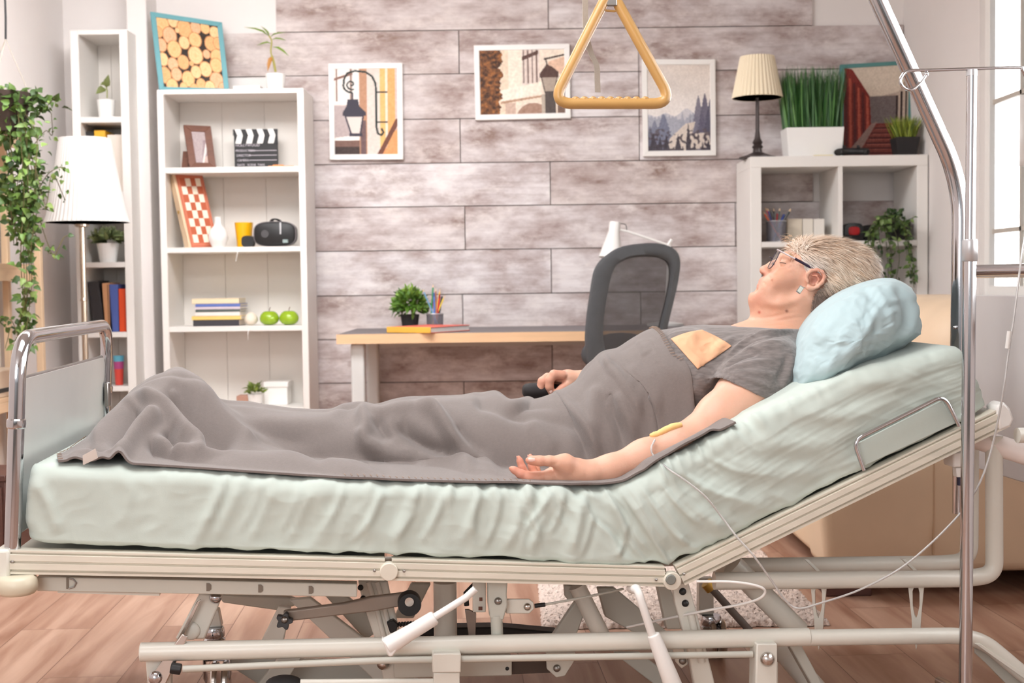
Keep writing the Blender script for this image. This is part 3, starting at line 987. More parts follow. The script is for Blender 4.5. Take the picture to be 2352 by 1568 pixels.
# clutter on top of the wide bookcase: teal framed picture of logs, plant
zt = BTOP + .0005
cs = [P(345, 26, 6.20), P(510, 51, 6.30), P(527, 201, 6.24), P(366, 200, 6.12)]
cs[2].z = zt + .001; cs[3].z = zt + .001
oriented_frame('framed_picture', cs, .024, .018, M['teal'], ras_logs(), 'teal framed picture of cut round logs leaning on the wide bookcase', 'picture')
b0 = Vector((P(633, 200, 6.2).x, 6.2, zt))
t = pot('potted_plant', b0, .038, .047, .082, M['pot_w'], 'slender leafy stem in a white pot on top of the wide bookcase')
st = [P(*q, 6.2) for q in ((633, 165), (628, 140), (622, 118), (624, 95), (618, 82))]
MB().tube(spline(st, 5), [.006] * 8 + [.0035] * 13, 8).build('stem', mat('green_stem', (168, 160, 84), .5), t)
LL = []; CC = []
for a, b, w in [((618, 84), (566, 52), .022), ((620, 86), (652, 68), .018), ((624, 92), (655, 86), .02), ((624, 100), (590, 98), .02), ((626, 108), (664, 120), .022), ((626, 128), (612, 160), .024), ((618, 84), (604, 58), .018)]:
    p0, p1 = P(*a, 6.2), P(*b, 6.18); LL.append((p0, p1 - p0, Vector((0.1, -.5, .8)), (p1 - p0).length, w)); CC.append((176, 120, 50) if a[1] == 128 else green((132, 158, 66), 16))
leaf_mesh(LL, CC, 'leaves', M['leaf'], t)
bxm = MB(); p = P(565, 185, 6.3); bxm.box((p.x - .06, 6.28, zt), (p.x + .07, 6.36, zt + .045)); tag(bxm.build('wall_patch_block', M['white'], bev=.003), 'low white block standing in for a bright wall patch beside the potted stem', 'box')  # added block in place of the bright bare patch of wall

# shelf 1 : brown photo frame, clapperboard, orange pencil case
z = BZ[0] + .001
cs = [P(421, 286, 6.22), P(484, 289, 6.26), P(497, 381, 6.2), P(436, 381, 6.15)]
cs[2].z = z; cs[3].z = z
r = Ras(50, 80, (176, 160, 160)); r.poly([(.75, .3), (1, .25), (1, 1), (.5, 1)], (150, 132, 134)); r.poly([(.9, .35), (.98, .5), (.62, .98), (.5, 1)], (226, 216, 212)); r.poly([(.75, .8), (1, .7), (1, 1), (.6, 1)], (196, 170, 160)); r.noise(12, 12)
t, n = oriented_frame('photo_frame', cs, .033, .018, M['brownwood'], r, 'brown wooden photo frame standing left of the clapperboard', 'photo frame')
a = P(421, 340, 6.25); MB().prism([Vector((a.x, 6.2, z)), Vector((a.x, 6.24, z + .09)), Vector((a.x, 6.31, z))], (.03, 0, 0)).build('easel_back', M['brownwood'], t)
x0, x1 = P(537, 340, 6.24).x, P(637, 340, 6.24).x
t = thing('clapperboard', ((x0 + x1) / 2, 6.25, z), 'black film clapperboard with white stripes on the upper shelf', 'clapperboard')
zb = P(587, 323, 6.24).z; z1 = P(587, 296, 6.24).z
MB().box((x0, 6.25, z), (x1, 6.262, zb)).build('slate', M['black'], t, bev=.001)
MB().box((x0, 6.247, zb - .014), (x1, 6.262, zb + (z1 - zb) * .45)).build('lower_bar', M['black'], t)
MB().box((x0 - .004, 6.247, zb + (z1 - zb) * .47), (x1, 6.262, z1)).build('clap_stick', M['black'], t)
sb = MB(); w = (x1 - x0) / 8
for k in range(4):
    xa = x0 + (2 * k + .25) * w; zm = zb + (z1 - zb) * .46
    sb.prism([Vector((xa, 6.2465, zb - .012)), Vector((xa + w * 1.05, 6.2465, zb - .012)), Vector((xa + w * 1.4, 6.2465, zm)), Vector((xa + w * .4, 6.2465, zm))], (0, -.0012, 0))
    sb.prism([Vector((xa + w * .4, 6.2465, zm + .001)), Vector((xa + w * 1.4, 6.2465, zm + .001)), Vector((xa + w * 1.0, 6.2465, z1)), Vector((xa + w * -.05, 6.2465, z1))], (0, -.0012, 0))
sb.build('white_stripe', M['tagw'], t, sm=0)
lm = mat('pale_print', (206, 196, 204), .6, var=.02)
ln = MB()
for yy in (345, 356, 367): zz = P(600, yy, 6.24).z; ln.box((x0 + .07, 6.2485, zz - .0012), (x1 - .005, 6.25, zz + .0012))
ln.build('ruled_line', lm, t, sm=0)
for s_, yy, xx, sz in (('HOLLYWOOD', 333, 540, .013), ('PRODUCTION', 345, 540, .0105), ('DIRECTOR', 356, 542, .0105), ('CAMERA', 367, 544, .0105), ('DATE   SCENE  TAKE', 378, 544, .0105)):
    cu = bpy.data.curves.new('lettering', 'FONT'); cu.body = s_; cu.size = sz * 1.35; cu.extrude = .0003; cu.materials.append(lm)
    o = bpy.data.objects.new('text_tmp', cu); COL.objects.link(o)
    me = bpy.data.meshes.new_from_object(o.evaluated_get(bpy.context.evaluated_depsgraph_get())); bpy.data.objects.remove(o)
    me.transform(Matrix.Translation(Vector((P(xx, yy, 6.24).x, 6.2487, P(xx, yy + 3, 6.24).z))) @ Matrix.Rotation(math.pi / 2, 4, 'X')); me.materials.clear()
    me.name = 'lettering'; link(me, 'lettering', lm, t)
mb = MB(); a = P(618, 377, 6.16).x; b = P(677, 377, 6.16).x
mb.box((a, 6.13, z), (b, 6.20, z + .006)); mb.box((a + .02, 6.14, z + .006), (a + .07, 6.19, z + .012)); tag(mb.build('notepad', solid((238, 152, 92)), bev=.002), 'orange notepad lying before the clapperboard', 'notepad')

# shelf 2 : chess box, vase, yellow cup, vr goggles
z = BZ[1] + .001
TL, TR, BR, BL = P(402, 399, 6.16), P(464, 399, 6.24), P(483, 562, 6.19), P(440, 564, 6.12)
BR.z = BL.z = z; BR = BL + (TR - TL)
n = (TR - TL).cross(TL - BL).normalized(); n = n if n.y < 0 else -n
t = thing('chess_box', (BL + BR) / 2, 'folded wooden chess box leaning in the wide bookcase', 'chess box')
sd = -(TR - TL).normalized() * .0
MB().prism([TL, TR, BR, BL], -n * .05).build('box_body', M['pine'], t, bev=.002)
r = Ras(64, 128, (196, 110, 84)); r.rect(.06, .03, .94, .97, (206, 128, 100)); r.rect(.1, .05, .9, .95, (196, 108, 80))
for i in range(8):
    for j in range(4):
        r.rect(.12 + j * .19, .06 + i * .11, .12 + (j + 1) * .19, .06 + (i + 1) * .11, (242, 232, 212) if (i + j) % 2 else (186, 96, 66))
o_ = n * .0008
r.mesh('chess_board', TL + o_, TR - TL, BL - TL, M['print'], t)
ft = MB(); ft.prism([TL - (TR - TL) * .001, TL - n * .05, BL - n * .05, BL], -(TR - TL).normalized() * .012); ft.build('box_edge', M['pine'], t, bev=.002)
hp = (TL + BL) / 2 - n * .028 - (TR - TL).normalized() * .012; MB().cyl(hp, hp - (TR - TL).normalized() * .003, .008, 14).build('clasp', mat('brass', (206, 170, 90), .3, .9), t)
b0 = Vector((P(502, 560, 6.125).x, 6.125, z)); s = 6.125 / F
MB().lathe([(.001, 0), (14 * s, 0), (16 * s, 3 * s), (22 * s, 18 * s), (22 * s, 28 * s), (18 * s, 40 * s), (9 * s, 50 * s), (7.5 * s, 56 * s), (8.5 * s, 69 * s), (7.4 * s, 69 * s), (6.3 * s, 56 * s), (6 * s, 50 * s)], b0, 36, wob=lambda k: .018 * (k % 3 == 0)).build('vase', M['pot_w'])
tag(bpy.data.objects['vase'], 'small white ribbed bottle vase before the chess box', 'vase')
b0 = Vector((P(561, 560, 6.24).x, 6.24, z)); s = 6.24 / F
MB().lathe([(.001, 0), (15.5 * s, 0), (21 * s, 57 * s), (20 * s, 57 * s), (14.5 * s, 2 * s), (.001, 2 * s)], b0, 32).build('cup', solid((252, 186, 16), .35)); tag(bpy.data.objects['cup'], 'yellow cup standing behind the black goggles', 'cup')
# goggles
c = P(633, 534, 6.17); s = 6.17 / F
t = thing('virtual_reality_goggles', (c.x, 6.17, z), 'black virtual reality goggles with a head strap in the wide bookcase', 'goggles')
hw, hh, dp = 48 * s, 28 * s, .05; zc = z + hh + .002


def rrect(cx, cz, a, b, y, n=28, e=3.2):
    return [Vector((cx + a * math.copysign(abs(math.cos(q)) ** (2 / e), math.cos(q)), y, cz + b * math.copysign(abs(math.sin(q)) ** (2 / e), math.sin(q)))) for q in np.linspace(0, 2 * math.pi, n, endpoint=False)]


def loft(mb, rings, mi=0):
    n = len(rings[0]); o = len(mb.v); vs = sum(rings, [])
    fs = [(i * n + k, i * n + (k + 1) % n, (i + 1) * n + (k + 1) % n, (i + 1) * n + k) for i in range(len(rings) - 1) for k in range(n)]
    fs += [list(range(n - 1, -1, -1)), [(len(rings) - 1) * n + k for k in range(n)]]
    mb.add(vs, fs, mi); return mb


loft(MB(), [rrect(c.x, zc, hw * .82, hh * .8, 6.125), rrect(c.x, zc, hw * .95, hh * .95, 6.132), rrect(c.x, zc, hw, hh, 6.15), rrect(c.x, zc, hw, hh, 6.20), rrect(c.x, zc, hw * .9, hh * .9, 6.23)]).build('shell', M['black'], t)
loft(MB(), [rrect(c.x, zc, hw * 1.02, hh * 1.02, 6.147), rrect(c.x, zc, hw * 1.02, hh * 1.02, 6.152)]).build('trim_ring', solid((150, 140, 144), .4), t)
MB().cyl(Vector((c.x - hw * .42, 6.128, zc)), Vector((c.x - hw * .42, 6.121, zc)), 9 * s, 22).build('camera_window', solid((72, 70, 72), .2), t)
stp = spline([(c.x - hw * .2, 6.15, zc + hh * .9), (c.x - hw * .1, 6.17, zc + hh * 1.2), (c.x + hw * .1, 6.2, zc + hh * 1.15), (c.x + hw * .3, 6.21, zc + hh * .8)], 6)
MB().tube(stp, .012, 8, flat=.35).build('head_strap', M['blackm'], t)
MB().box((c.x + hw * .28, 6.119, zc - hh * .05), (c.x + hw * .36, 6.124, zc + hh * .9), 0).build('buckle', M['silver'], t, bev=.001)
MB().box((c.x + hw * .42, 6.119, zc - hh * .75), (c.x + hw * .66, 6.1255, zc - hh * .48)).build('badge', solid((150, 166, 164), .3), t)
xx = P(570, 545, 6.18).x
loft(MB(), [rrect(xx, z + 13 * s, 14 * s, 13 * s, 6.16), rrect(xx, z + 13 * s, 15 * s, 13 * s, 6.2)]).build('phone_holder', M['black']); tag(bpy.data.objects['phone_holder'], 'small black case between the yellow cup and the goggles', 'case')

# shelf 3 : stack of books, egg, two apples
z = BZ[2] + .001; yb = 6.13; s = yb / F
stack = [(443, 549, 14, (56, 54, 58), 'black book at the bottom of the flat stack', (226, 214, 204)), (440, 553, 9, (238, 202, 116), 'yellow book second from the bottom of the flat stack', (246, 240, 232)), (448, 551, 9, (240, 232, 226), 'white book in the middle of the flat stack', (246, 240, 232)), (449, 552, 6, (86, 96, 92), 'thin dark green book in the flat stack', (236, 228, 218)), (448, 552, 6, (220, 206, 214), 'thin pale lilac book in the flat stack', (246, 240, 232)), (449, 552, 7, (98, 120, 190), 'blue book near the top of the flat stack', (232, 222, 208)), (441, 549, 12, (238, 220, 186), 'cream book on top of the flat stack', (240, 228, 206))]
zz = z
for a, b, h, c_, lb, pg in stack:
    simple_book('book', (P(a, 720, yb).x, yb, zz), (P(b, 720, yb).x, yb + .15 + random.random() * .03, zz + h * s - .0004), c_, lb, group='books in the flat stack', axis='flat', pages=pg, cover_t=.0018); zz += h * s
b0 = Vector((P(577, 745, 6.18).x, 6.18, z)); s = 6.18 / F
MB().lathe([(.0001, 0)] + [(15 * s * math.sin(a) * (1 + .12 * math.cos(a)), 15 * s * (1 - math.cos(a))) for a in np.linspace(.25, math.pi, 16)], b0, 30, wob=lambda k: .02 * math.sin(k * 2)).build('candle', solid((236, 222, 206), .6))
tag(bpy.data.objects['candle'], 'cream egg shaped candle between the books and the apples', 'candle')


def apple(px, label):
    b = Vector((P(px, 745, 6.17).x, 6.17, z)); s = 6.17 / F; R_ = 21 * s
    t = thing('apple', b, label, 'apple', 'green apples in the wide bookcase')
    pr = []
    for a in np.linspace(0.02, math.pi - .02, 22):
        rr = R_ * math.sin(a) * (1 + .12 * math.cos(math.pi - a) * -1) * (1 + .05)
        zz = R_ * .86 * (1 - math.cos(a)); zz -= R_ * .20 * math.exp(-((math.pi - a) / .42) ** 2) - R_ * .06 * math.exp(-(a / .4) ** 2)
        pr.append((max(rr, 1e-4), zz))
    z0 = min(p[1] for p in pr)
    MB().lathe([(p[0], p[1] - z0) for p in pr], b, 30, wob=lambda k: .015 * math.cos(k / 30 * 2 * math.pi * 5)).build('fruit', mat('apple_skin', (150, 182, 34), .25, var=.12, scale=18, coat=.3), t)
    q = b + Vector((0, 0, R_ * 1.48)); MB().tube([q, q + Vector((.002, 0, .012)), q + Vector((.006, 0, .02))], .0016, 6).build('stalk', M['brownwood'], t)


apple(619, 'green apple next to the cream candle'); apple(664, 'green apple beside the right side of the wide bookcase')

# shelf 4 : succulent, white box
z = BZ[3] + .001
t = pot('potted_succulent', Vector((P(587, 935, 6.13).x, 6.13, z)), .028, .036, .062, M['pot_w'], 'tiny green succulent in a white pot on the lowest visible shelf')
bushy(t, Vector((P(587, 935, 6.13).x, 6.13, z + .068)), .036, 60, .034, .013, (120, 140, 58), .9)
t = thing('white_carton', (P(642, 930, 6.25).x, 6.25, z), 'white carton with lid standing right of the tiny succulent', 'box')
a, b = P(607, 900, 6.22).x, P(660, 900, 6.22).x
MB().box((a, 6.22, z), (b, 6.34, z + .085)).build('box_body', M['frame_w'], t, bev=.002); MB().box((a - .004, 6.216, z + .085), (b + .004, 6.344, z + .11)).build('lid', M['frame_w'], t, bev=.002)
mb = MB(); a, b = P(545, 925, 6.26).x, P(575, 925, 6.26).x; mb.box((a, 6.24, z), (b, 6.32, z + .045)); tag(mb.build('trinket_box', solid((186, 138, 118)), bev=.004), 'low brown box behind the tiny succulent', 'box')
for i, (px, py0, py1) in enumerate(((546, 575, 600), (571, 755, 780))):
    q = [P(px, py0, YB - .003), P(px - 2, (py0 + py1) / 2, YB - .012), P(px - 4 + 3 * i, py1, YB - .006)]
    q[0].y = YB + .004
    tag(MB().tube(spline(q, 5), .0014, 6).build('string', M['tagw']), ['white string hanging from the shelf under the goggles', 'white string hanging from the shelf under the candle'][i], 'string')

# ---------------------------------------------------------------- narrow bookcase contents
z = NZ[0] + .001
t = pot('potted_plant', Vector((P(245, 268, 6.18).x, 6.18, z)), .034, .043, .088, M['pot_w'], 'young two leaved plant in a white pot, narrow bookcase top shelf')
st = [P(*q, 6.18) for q in ((246, 225), (246, 208), (243, 195))]; MB().tube(st, .003, 8).build('stem', mat('green_stem_b', (150, 154, 84), .5), t)
LL = []; CC = []
for a, b, w in [((243, 205), (220, 212), .045), ((244, 200), (248, 174), .035), ((243, 196), (232, 192), .03)]:
    p0, p1 = P(*a, 6.18), P(*b, 6.15); LL.append((p0, p1 - p0, Vector((.3, -.7, .6)), (p1 - p0).length, w)); CC.append(green((128, 136, 78), 14))
leaf_mesh(LL, CC, 'leaves', M['leaf'], t)
z = NZ[1] + .001


def plainbox(name, a, b, top, Y, d, col, label, cat='box', z=None, bev=.002):
    x0, x1 = P(a, top, Y).x, P(b, top, Y).x
    h = P((a + b) / 2, top, Y).z
    mb = MB(); mb.box((x0, Y, z), (x1, Y + d, h)); return tag(mb.build(name, solid(col), bev=bev), label, cat)


plainbox('box_file', 193, 214, 302, 6.15, .15, (36, 34, 36), 'black box file in the narrow bookcase above the lamp', 'box file', z)
t_ = plainbox('box_file', 216, 241, 299, 6.14, .15, (240, 178, 46), 'yellow box file between the black and cream ones', 'box file', z)
plainbox('box_file', 246, 283, 309, 6.13, .17, (226, 214, 202), 'cream box file at the right in the narrow bookcase', 'box file', z)
z = NZ[2] + .001
t = pot('potted_succulent', Vector((P(249, 600, 6.15).x, 6.15, z)), .038, .051, .088, M['pot_w'], 'broad leafed succulent in a white pot below the floor lamp shade')
bushy(t, Vector((P(251, 600, 6.15).x, 6.15, z + .098)), .058, 90, .052, .026, (116, 130, 84), .9, .55)
z = NZ[3] + .001
for a, b, top, lean, c_, lb in [(204, 229, 645, .06, (42, 38, 40), 'black book leaning at the left of the narrow bookcase row'), (228, 246, 650, .03, (206, 152, 110), 'tan book between the black and blue books'), (247, 249.5, 653, .0, (46, 36, 34), 'thin dark book beside the tan book'), (250, 272, 653, .0, (76, 96, 166), 'blue book in the narrow bookcase row'), (273, 289, 663, .0, (222, 74, 20), 'orange red book at the right end of the narrow bookcase row')]:
    Y = 6.11; x0, x1 = P(a, 700, Y).x, P(b, 700, Y).x; h = P(a, top, Y).z
    x1 = min(x1, nx1 - .04)
    Mx = Matrix.Translation((x1, 0, z)) @ Matrix.Rotation(-lean * 1.6, 4, 'Y') @ Matrix.Translation((-x1, 0, -z)) if lean else None
    if lean: x0 += .026 - (a == 204) * .005; x1 += .026 - (a == 204) * .005
    simple_book('book', (x0, Y, z), (x1 - .0008, Y + .16, h), c_, lb, group='books standing in the narrow bookcase', rotM=Mx)
z = NZ[4] + .001; Y = 6.17; s = Y / F
bx_ = P(274, 880, Y).x; zz = z
for h, c_, lb in ((37, (214, 72, 60), 'red cup at the bottom of the stacked cups'), (17, (176, 72, 130), 'purple cup in the middle of the stacked cups'), (13, (96, 172, 196), 'blue cup on top of the stacked cups')):
    r0 = 8.5 * s + (zz - z) * .06; r1 = 8.5 * s + (zz + h * s - z) * .06
    o = MB().lathe([(.001, 0), (r0, 0), (r1, h * s), (r1 * .93, h * s), (r0 * .9, .004), (.001, .004)], Vector((bx_, Y, zz)), 26).build('cup', solid(c_, .4)); tag(o, lb, 'cup', 'stacked plastic cups'); zz += h * s + .0004

# ---------------------------------------------------------------- floor lamp
Y = 5.72; s = Y / F
bx_ = P(200, 500, Y).x
t = thing('floor_lamp', (bx_, Y, 0), 'floor lamp with a white pleated shade and a nickel pole', 'lamp')
z0 = P(196, 511, Y).z; z1 = P(204, 318, Y).z
N_ = 220
pr = [(94 * s + (57 - 94) * s * q ** .8, z0 + (z1 - z0) * q) for q in np.linspace(0, 1, 14)]
MB().lathe([(p[0], p[1]) for p in pr] + [(p[0] - .004, p[1]) for p in pr[::-1]], (bx_, Y, 0), N_, wob=lambda k: .010 * (1 if k % 4 < 2 else -1) + .002 * math.sin(k * 1.7)).build('lamp_shade', M['shade_w'], t, sm=25)
px_ = P(193, 700, Y).x
MB().tube([Vector((px_, Y, .02)), Vector((px_, Y, z0 + .16))], .0125, 16).build('pole', M['lampmetal'], t)
MB().lathe([(.02, 0), (.03, .004), (.03, .012), (.016, .02)], (px_, Y, z0 - .02), 20).build('socket', M['lampmetal'], t)
MB().lathe([(.0125, -.004), (.017, 0), (.0125, .012)], (px_, Y, P(193, 690, Y).z), 18).build('pole_joint', M['lampmetal'], t)
MB().lathe([(.0001, .03), (.02, .03), (.03, .022), (.14, .016), (.15, .01), (.15, 0), (.0001, 0)], (px_, Y, 0), 36).build('base', M['lampmetal'], t)
MB().ball(Vector((px_, Y, z0 + .11)), .03, 10).build('bulb', M['pot_w'], t)

# ---------------------------------------------------------------- pine rack and hanging ivy at the left edge
Y0, Y1 = 4.6, 5.52
t = thing('pine_rack', (-2.02, 5.1, 0), 'light pine rack with boards standing against the left wall', 'rack')
xp = P(89, 700, 5.5).x
for yy in (Y1, Y0):
    MB().box((xp - .012, yy - .03, 0), (xp + .016, yy, 1.62 if yy == Y0 else P(89, 560, 5.5).z)).build('post', M['pine'], t, bev=.002)
    MB().box((XL + .02, yy - .03, 0), (XL + .046, yy, 1.62)).build('post', M['pine'], t, bev=.002)
rack_z = []
for py_, th in ((606, .05), (300, .045), (905, .04)):
    zz = P(30, py_, 5.3).z; rack_z.append(zz)
    MB().box((XL + .02, Y0, zz - .02), (xp - .014, Y1 - .032, zz)).build('board', M['pineh'], t, bev=.002)
    MB().box((xp - .03, Y0, zz - .02 - th), (xp - .014, Y1 - .032, zz - .02)).build('rail', M['pineh'], t, bev=.002)
zz = rack_z[2] + .001
x1 = xp - .02
t = thing('storage_box', (x1 - .08, 5.2, zz), 'kraft storage box with a black band on the pine rack', 'box')
h = P(30, 845, 5.3).z
MB().box((x1 - .15, 4.9, zz), (x1, 5.36, h)).build('box_body', M['cardboard'], t, bev=.003)
MB().box((x1 - .152, 4.899, zz + (h - zz) * .18), (x1 + .002, 5.361, zz + (h - zz) * .34)).build('band', M['black'], t)
t = thing('side_cabinet', (P(0, 1180, 4.4).x - .12, 4.45, 0), 'low dark brown cabinet at the left edge behind the footboard', 'cabinet')
xb = P(14, 1180, 4.3).x; h = P(5, 1105, 4.3).z
MB().box((xb - .24, 4.3, .05), (xb, 4.55, h)).build('carcass', M['darkwood'], t, bev=.003); MB().box((xb - .25, 4.29, h), (xb + .004, 4.56, h + .02)).build('top', M['darkwood'], t, bev=.002)
MB().box((xb - .23, 4.29, .07), (xb - .01, 4.299, h - .02)).build('door', M['darkwood'], t, bev=.002)
for sx in (xb - .22, xb - .02):
    for sy in (4.32, 4.53): MB().box((sx - .012, sy - .012, 0), (sx + .012, sy + .012, .05)).build('foot', M['darkwood'], t)
# hanging ivy
Y = 5.12; s = Y / F
cp = P(8, 268, Y)
t = thing('hanging_ivy', (cp.x, Y, cp.z - .06), 'trailing ivy hanging from the ceiling in a pot at the left edge', 'plant')
MB().lathe([(.001, 0), (.07, 0), (.10, .10), (.112, .15), (.104, .15), (.09, .12), (.001, .12)], (cp.x, Y, cp.z - .06), 30).build('pot', mat('bark_pot', (60, 46, 38), .8, var=.2, scale=40), t)
hk = P(13, 90, Y)
cord = MB()
for dx, dy in ((-.1, .03), (.1, .02), (0, -.1)): cord.tube([hk, Vector((cp.x + dx, Y + dy, cp.z + .08))], .0018, 6)
cord.build('hanger_cord', M['strap'], t)
MB().tube([hk, P(13, 40, Y), Vector((hk.x, Y, ZC))], [.0045, .0045, .0012], 8).build('hanger_hook', M['black'], t)
LL = []; CC = []; stems = MB()


def vine(pts, n, spread, size):
    pts = spline([P(x, y, Y + random.uniform(-.08, .06)) for x, y in pts], 8)
    stems.tube(pts, .0017, 5)
    for _ in range(n):
        u = random.random() * (len(pts) - 2); i = int(u); q = pts[i] + (pts[i + 1] - pts[i]) * (u - i)
        d = rv(); d[2] -= .25; d /= np.linalg.norm(d) + 1e-6
        LL.append((q + d * random.uniform(0, spread), d, np.array([.2, -.8, .5]) + rv(.7), size * random.uniform(.6, 1.15), size * random.uniform(.5, .85))); CC.append(green(random.choice([(74, 104, 40), (96, 128, 54), (58, 84, 34), (122, 146, 76)]), 20))


for k in range(9):
    x = random.uniform(10, 95); vine([(30 + random.uniform(-25, 25), 225), (x, 300), (x * .9 + 8, 400), (x * .85 + 10, 480), (60 + random.uniform(-40, 50), 560)], 62, .05, .037)
for k in range(5): vine([(40, 240), (55 + k * 8, 430), (48 + k * 6, 560), (52 + k * 5, 660), (50 + random.uniform(-10, 25), 760), (58, 800)], 46, .03, .036)
vine([(80, 380), (105, 470), (120, 400), (150, 460)], 24, .03, .026); vine([(85, 440), (110, 400), (135, 385), (150, 385)], 16, .02, .025)
vine([(90, 500), (110, 560), (125, 585), (145, 548), (158, 540)], 15, .02, .028); vine([(80, 270), (100, 250), (112, 240), (124, 225)], 10, .02, .022)
vine([(20, 220), (0, 205), (-20, 215)], 14, .03, .028); vine([(80, 330), (105, 300), (120, 310), (118, 260)], 12, .02, .022)
vine([(-30, 700), (0, 740), (20, 760), (12, 800)], 16, .03, .032); vine([(-10, 730), (25, 735), (40, 770)], 8, .02, .024)
for k in range(130):
    d = rv(.1); d[2] = abs(d[2]) * .6
    LL.append((np.array(cp) + d + np.array([random.uniform(-.06, .12), 0, .03]), rv() + np.array([0, -.4, .2]), rv() + np.array([0, -.5, .8]), .042, .032)); CC.append(green((72, 98, 42), 26))
stems.build('stems', mat('ivy_stem', (96, 86, 48), .6), t)
leaf_mesh(LL, CC, 'foliage', M['leaf'], t)['kind'] = 'stuff'

# ---------------------------------------------------------------- desk with its things
YD = 5.62
xd0, xd1 = P(772, 760, YD).x, P(1612, 750, YD).x
zd = .735; ydk = 6.36
t = thing('desk', ((xd0 + xd1) / 2, 6.0, 0), 'desk with a grey top, wooden edge and white metal legs', 'desk')
MB().box((xd0 + .004, YD + .006, zd - .004), (xd1 - .004, ydk, zd)).build('desktop_surface', M['deskgrey'], t, sm=0)
eb = MB(); eb.box((xd0, YD, zd - .042), (xd1, YD + .022, zd - .0005)); eb.box((xd0, YD + .022, zd - .042), (xd0 + .02, ydk, zd - .0045)); eb.box((xd1 - .02, YD + .022, zd - .042), (xd1, ydk, zd - .0045)); eb.box((xd0 + .02, YD + .022, zd - .040), (xd1 - .02, ydk, zd - .0045))
eb.build('desktop_edge', M['birch'], t)
for lx in (xd0 + .085, xd1 - .085):
    for ly in (YD + .07, ydk - .07):
        MB().box((lx - .03, ly - .03, 0), (lx + .03, ly + .03, zd - .042)).build('leg', M['metalw'], t, bev=.012, seg=4)
for ly in (ydk - .07,):
    MB().box((xd0 + .12, ly - .012, zd - .09), (xd1 - .12, ly + .012, zd - .042)).build('apron', M['metalw'], t)
# book on the desk, turned
zq = zd + .001
c = P(984, 741, 5.75); th_ = -.52
rot = Matrix.Translation((c.x, 5.80, zq)) @ Matrix.Rotation(-th_ - .62, 4, 'Z')
t = thing('book', (c.x, 5.80, zq), 'orange red book with a yellow spine lying on the desk', 'book')
w_, d_, h_ = .27, .19, .026
Rz = Matrix.Translation((c.x, 5.78, zq)) @ Matrix.Rotation(-.56, 4, 'Z')
w_, d_ = .235, .30


def bxm_(mb, lo, hi): return mb.box(lo, hi, 0, Rz)


mb = MB(); bxm_(mb, (-w_ / 2, -d_ / 2, 0), (w_ / 2, d_ / 2, .003)); bxm_(mb, (-w_ / 2, -d_ / 2, h_ - .003), (w_ / 2, d_ / 2, h_)); mb.build('cover', solid((220, 104, 88)), t, bev=.001)
mb = MB(); bxm_(mb, (-w_ / 2 - .001, -d_ / 2 - .003, 0), (w_ / 2, -d_ / 2 + .002, h_)); mb.build('spine', solid((234, 176, 70)), t, bev=.002)
mb = MB(); bxm_(mb, (-w_ / 2 + .004, -d_ / 2 + .002, .003), (w_ / 2 - .003, d_ / 2 - .004, h_ - .003)); mb.build('pages', M['tagw'], t)
# bush in a black pot
b0 = Vector((P(941, 735, 6.0).x, 6.02, zq)); s = 6.02 / F
t = pot('potted_plant', b0, 17 * s, 22 * s, 36 * s, M['blackm'], 'round bushy green plant in a black pot on the desk')
bushy(t, b0 + Vector((0, 0, 56 * s)), 38 * s, 420, .034, .015, (84, 122, 38), .3, .8)
bushy(t, b0 + Vector((0, 0, 78 * s)), 24 * s, 90, .03, .013, (120, 154, 60), .8, .8, 'young_leaves')


def pencil_cup(px, py_base, Y, zb, r, h, label, pens, grp):
    b = Vector((P(px, py_base, Y).x, Y, zb))
    t = thing('pencil_cup', b, label, 'cup')
    n = 48; mb = MB()
    mb.lathe([(r, 0), (r * 1.06, h), (r * 1.03, h), (r * .97, .002)], b, 40)
    mb.build('wire_mesh_wall', mat('wire_mesh_' + str(px), (128, 126, 134), .5, .4, var=.02, alpha=.5), t)
    MB().lathe([(.0005, 0), (r, 0), (r, .003), (.0005, .003)], b, 30).build('base', M['steel'], t)
    MB().tube([b + Vector((r * 1.06 * math.cos(a), r * 1.06 * math.sin(a), h)) for a in np.linspace(0, 2 * math.pi, 33)], .0022, 8).build('rim', M['silver'], t)
    for i, (x0, x1, y1, col, lb, cat, rad) in enumerate(pens):
        p0 = b + Vector((x0 * r, random.uniform(-.3, .3) * r, .004)); p1 = Vector((P(x1, y1, Y).x, Y + random.uniform(-.2, .4) * r, P(x1, y1, Y).z))
        d = (p1 - p0); q = p1 - d.normalized() * .018
        tt = thing(cat, p0, lb, cat, grp)
        MB().tube([p0, q], rad, 6 if cat == 'pencil' else 12).build('barrel', solid(col, .4), tt)
        if cat == 'pencil':
            MB().tube([q, p1 - d.normalized() * .004], [rad, rad * .3], 8).build('sharpened_wood', solid((232, 200, 166)), tt)
            MB().tube([p1 - d.normalized() * .004, p1], [rad * .3, .0004], 8).build('lead', solid(tuple(int(c * .8) for c in col)), tt)
        else:
            MB().tube([q, p1], [rad * 1.15, rad * 1.0], 12).build('cap', solid(tuple(int(c * .75) for c in col), .35), tt)


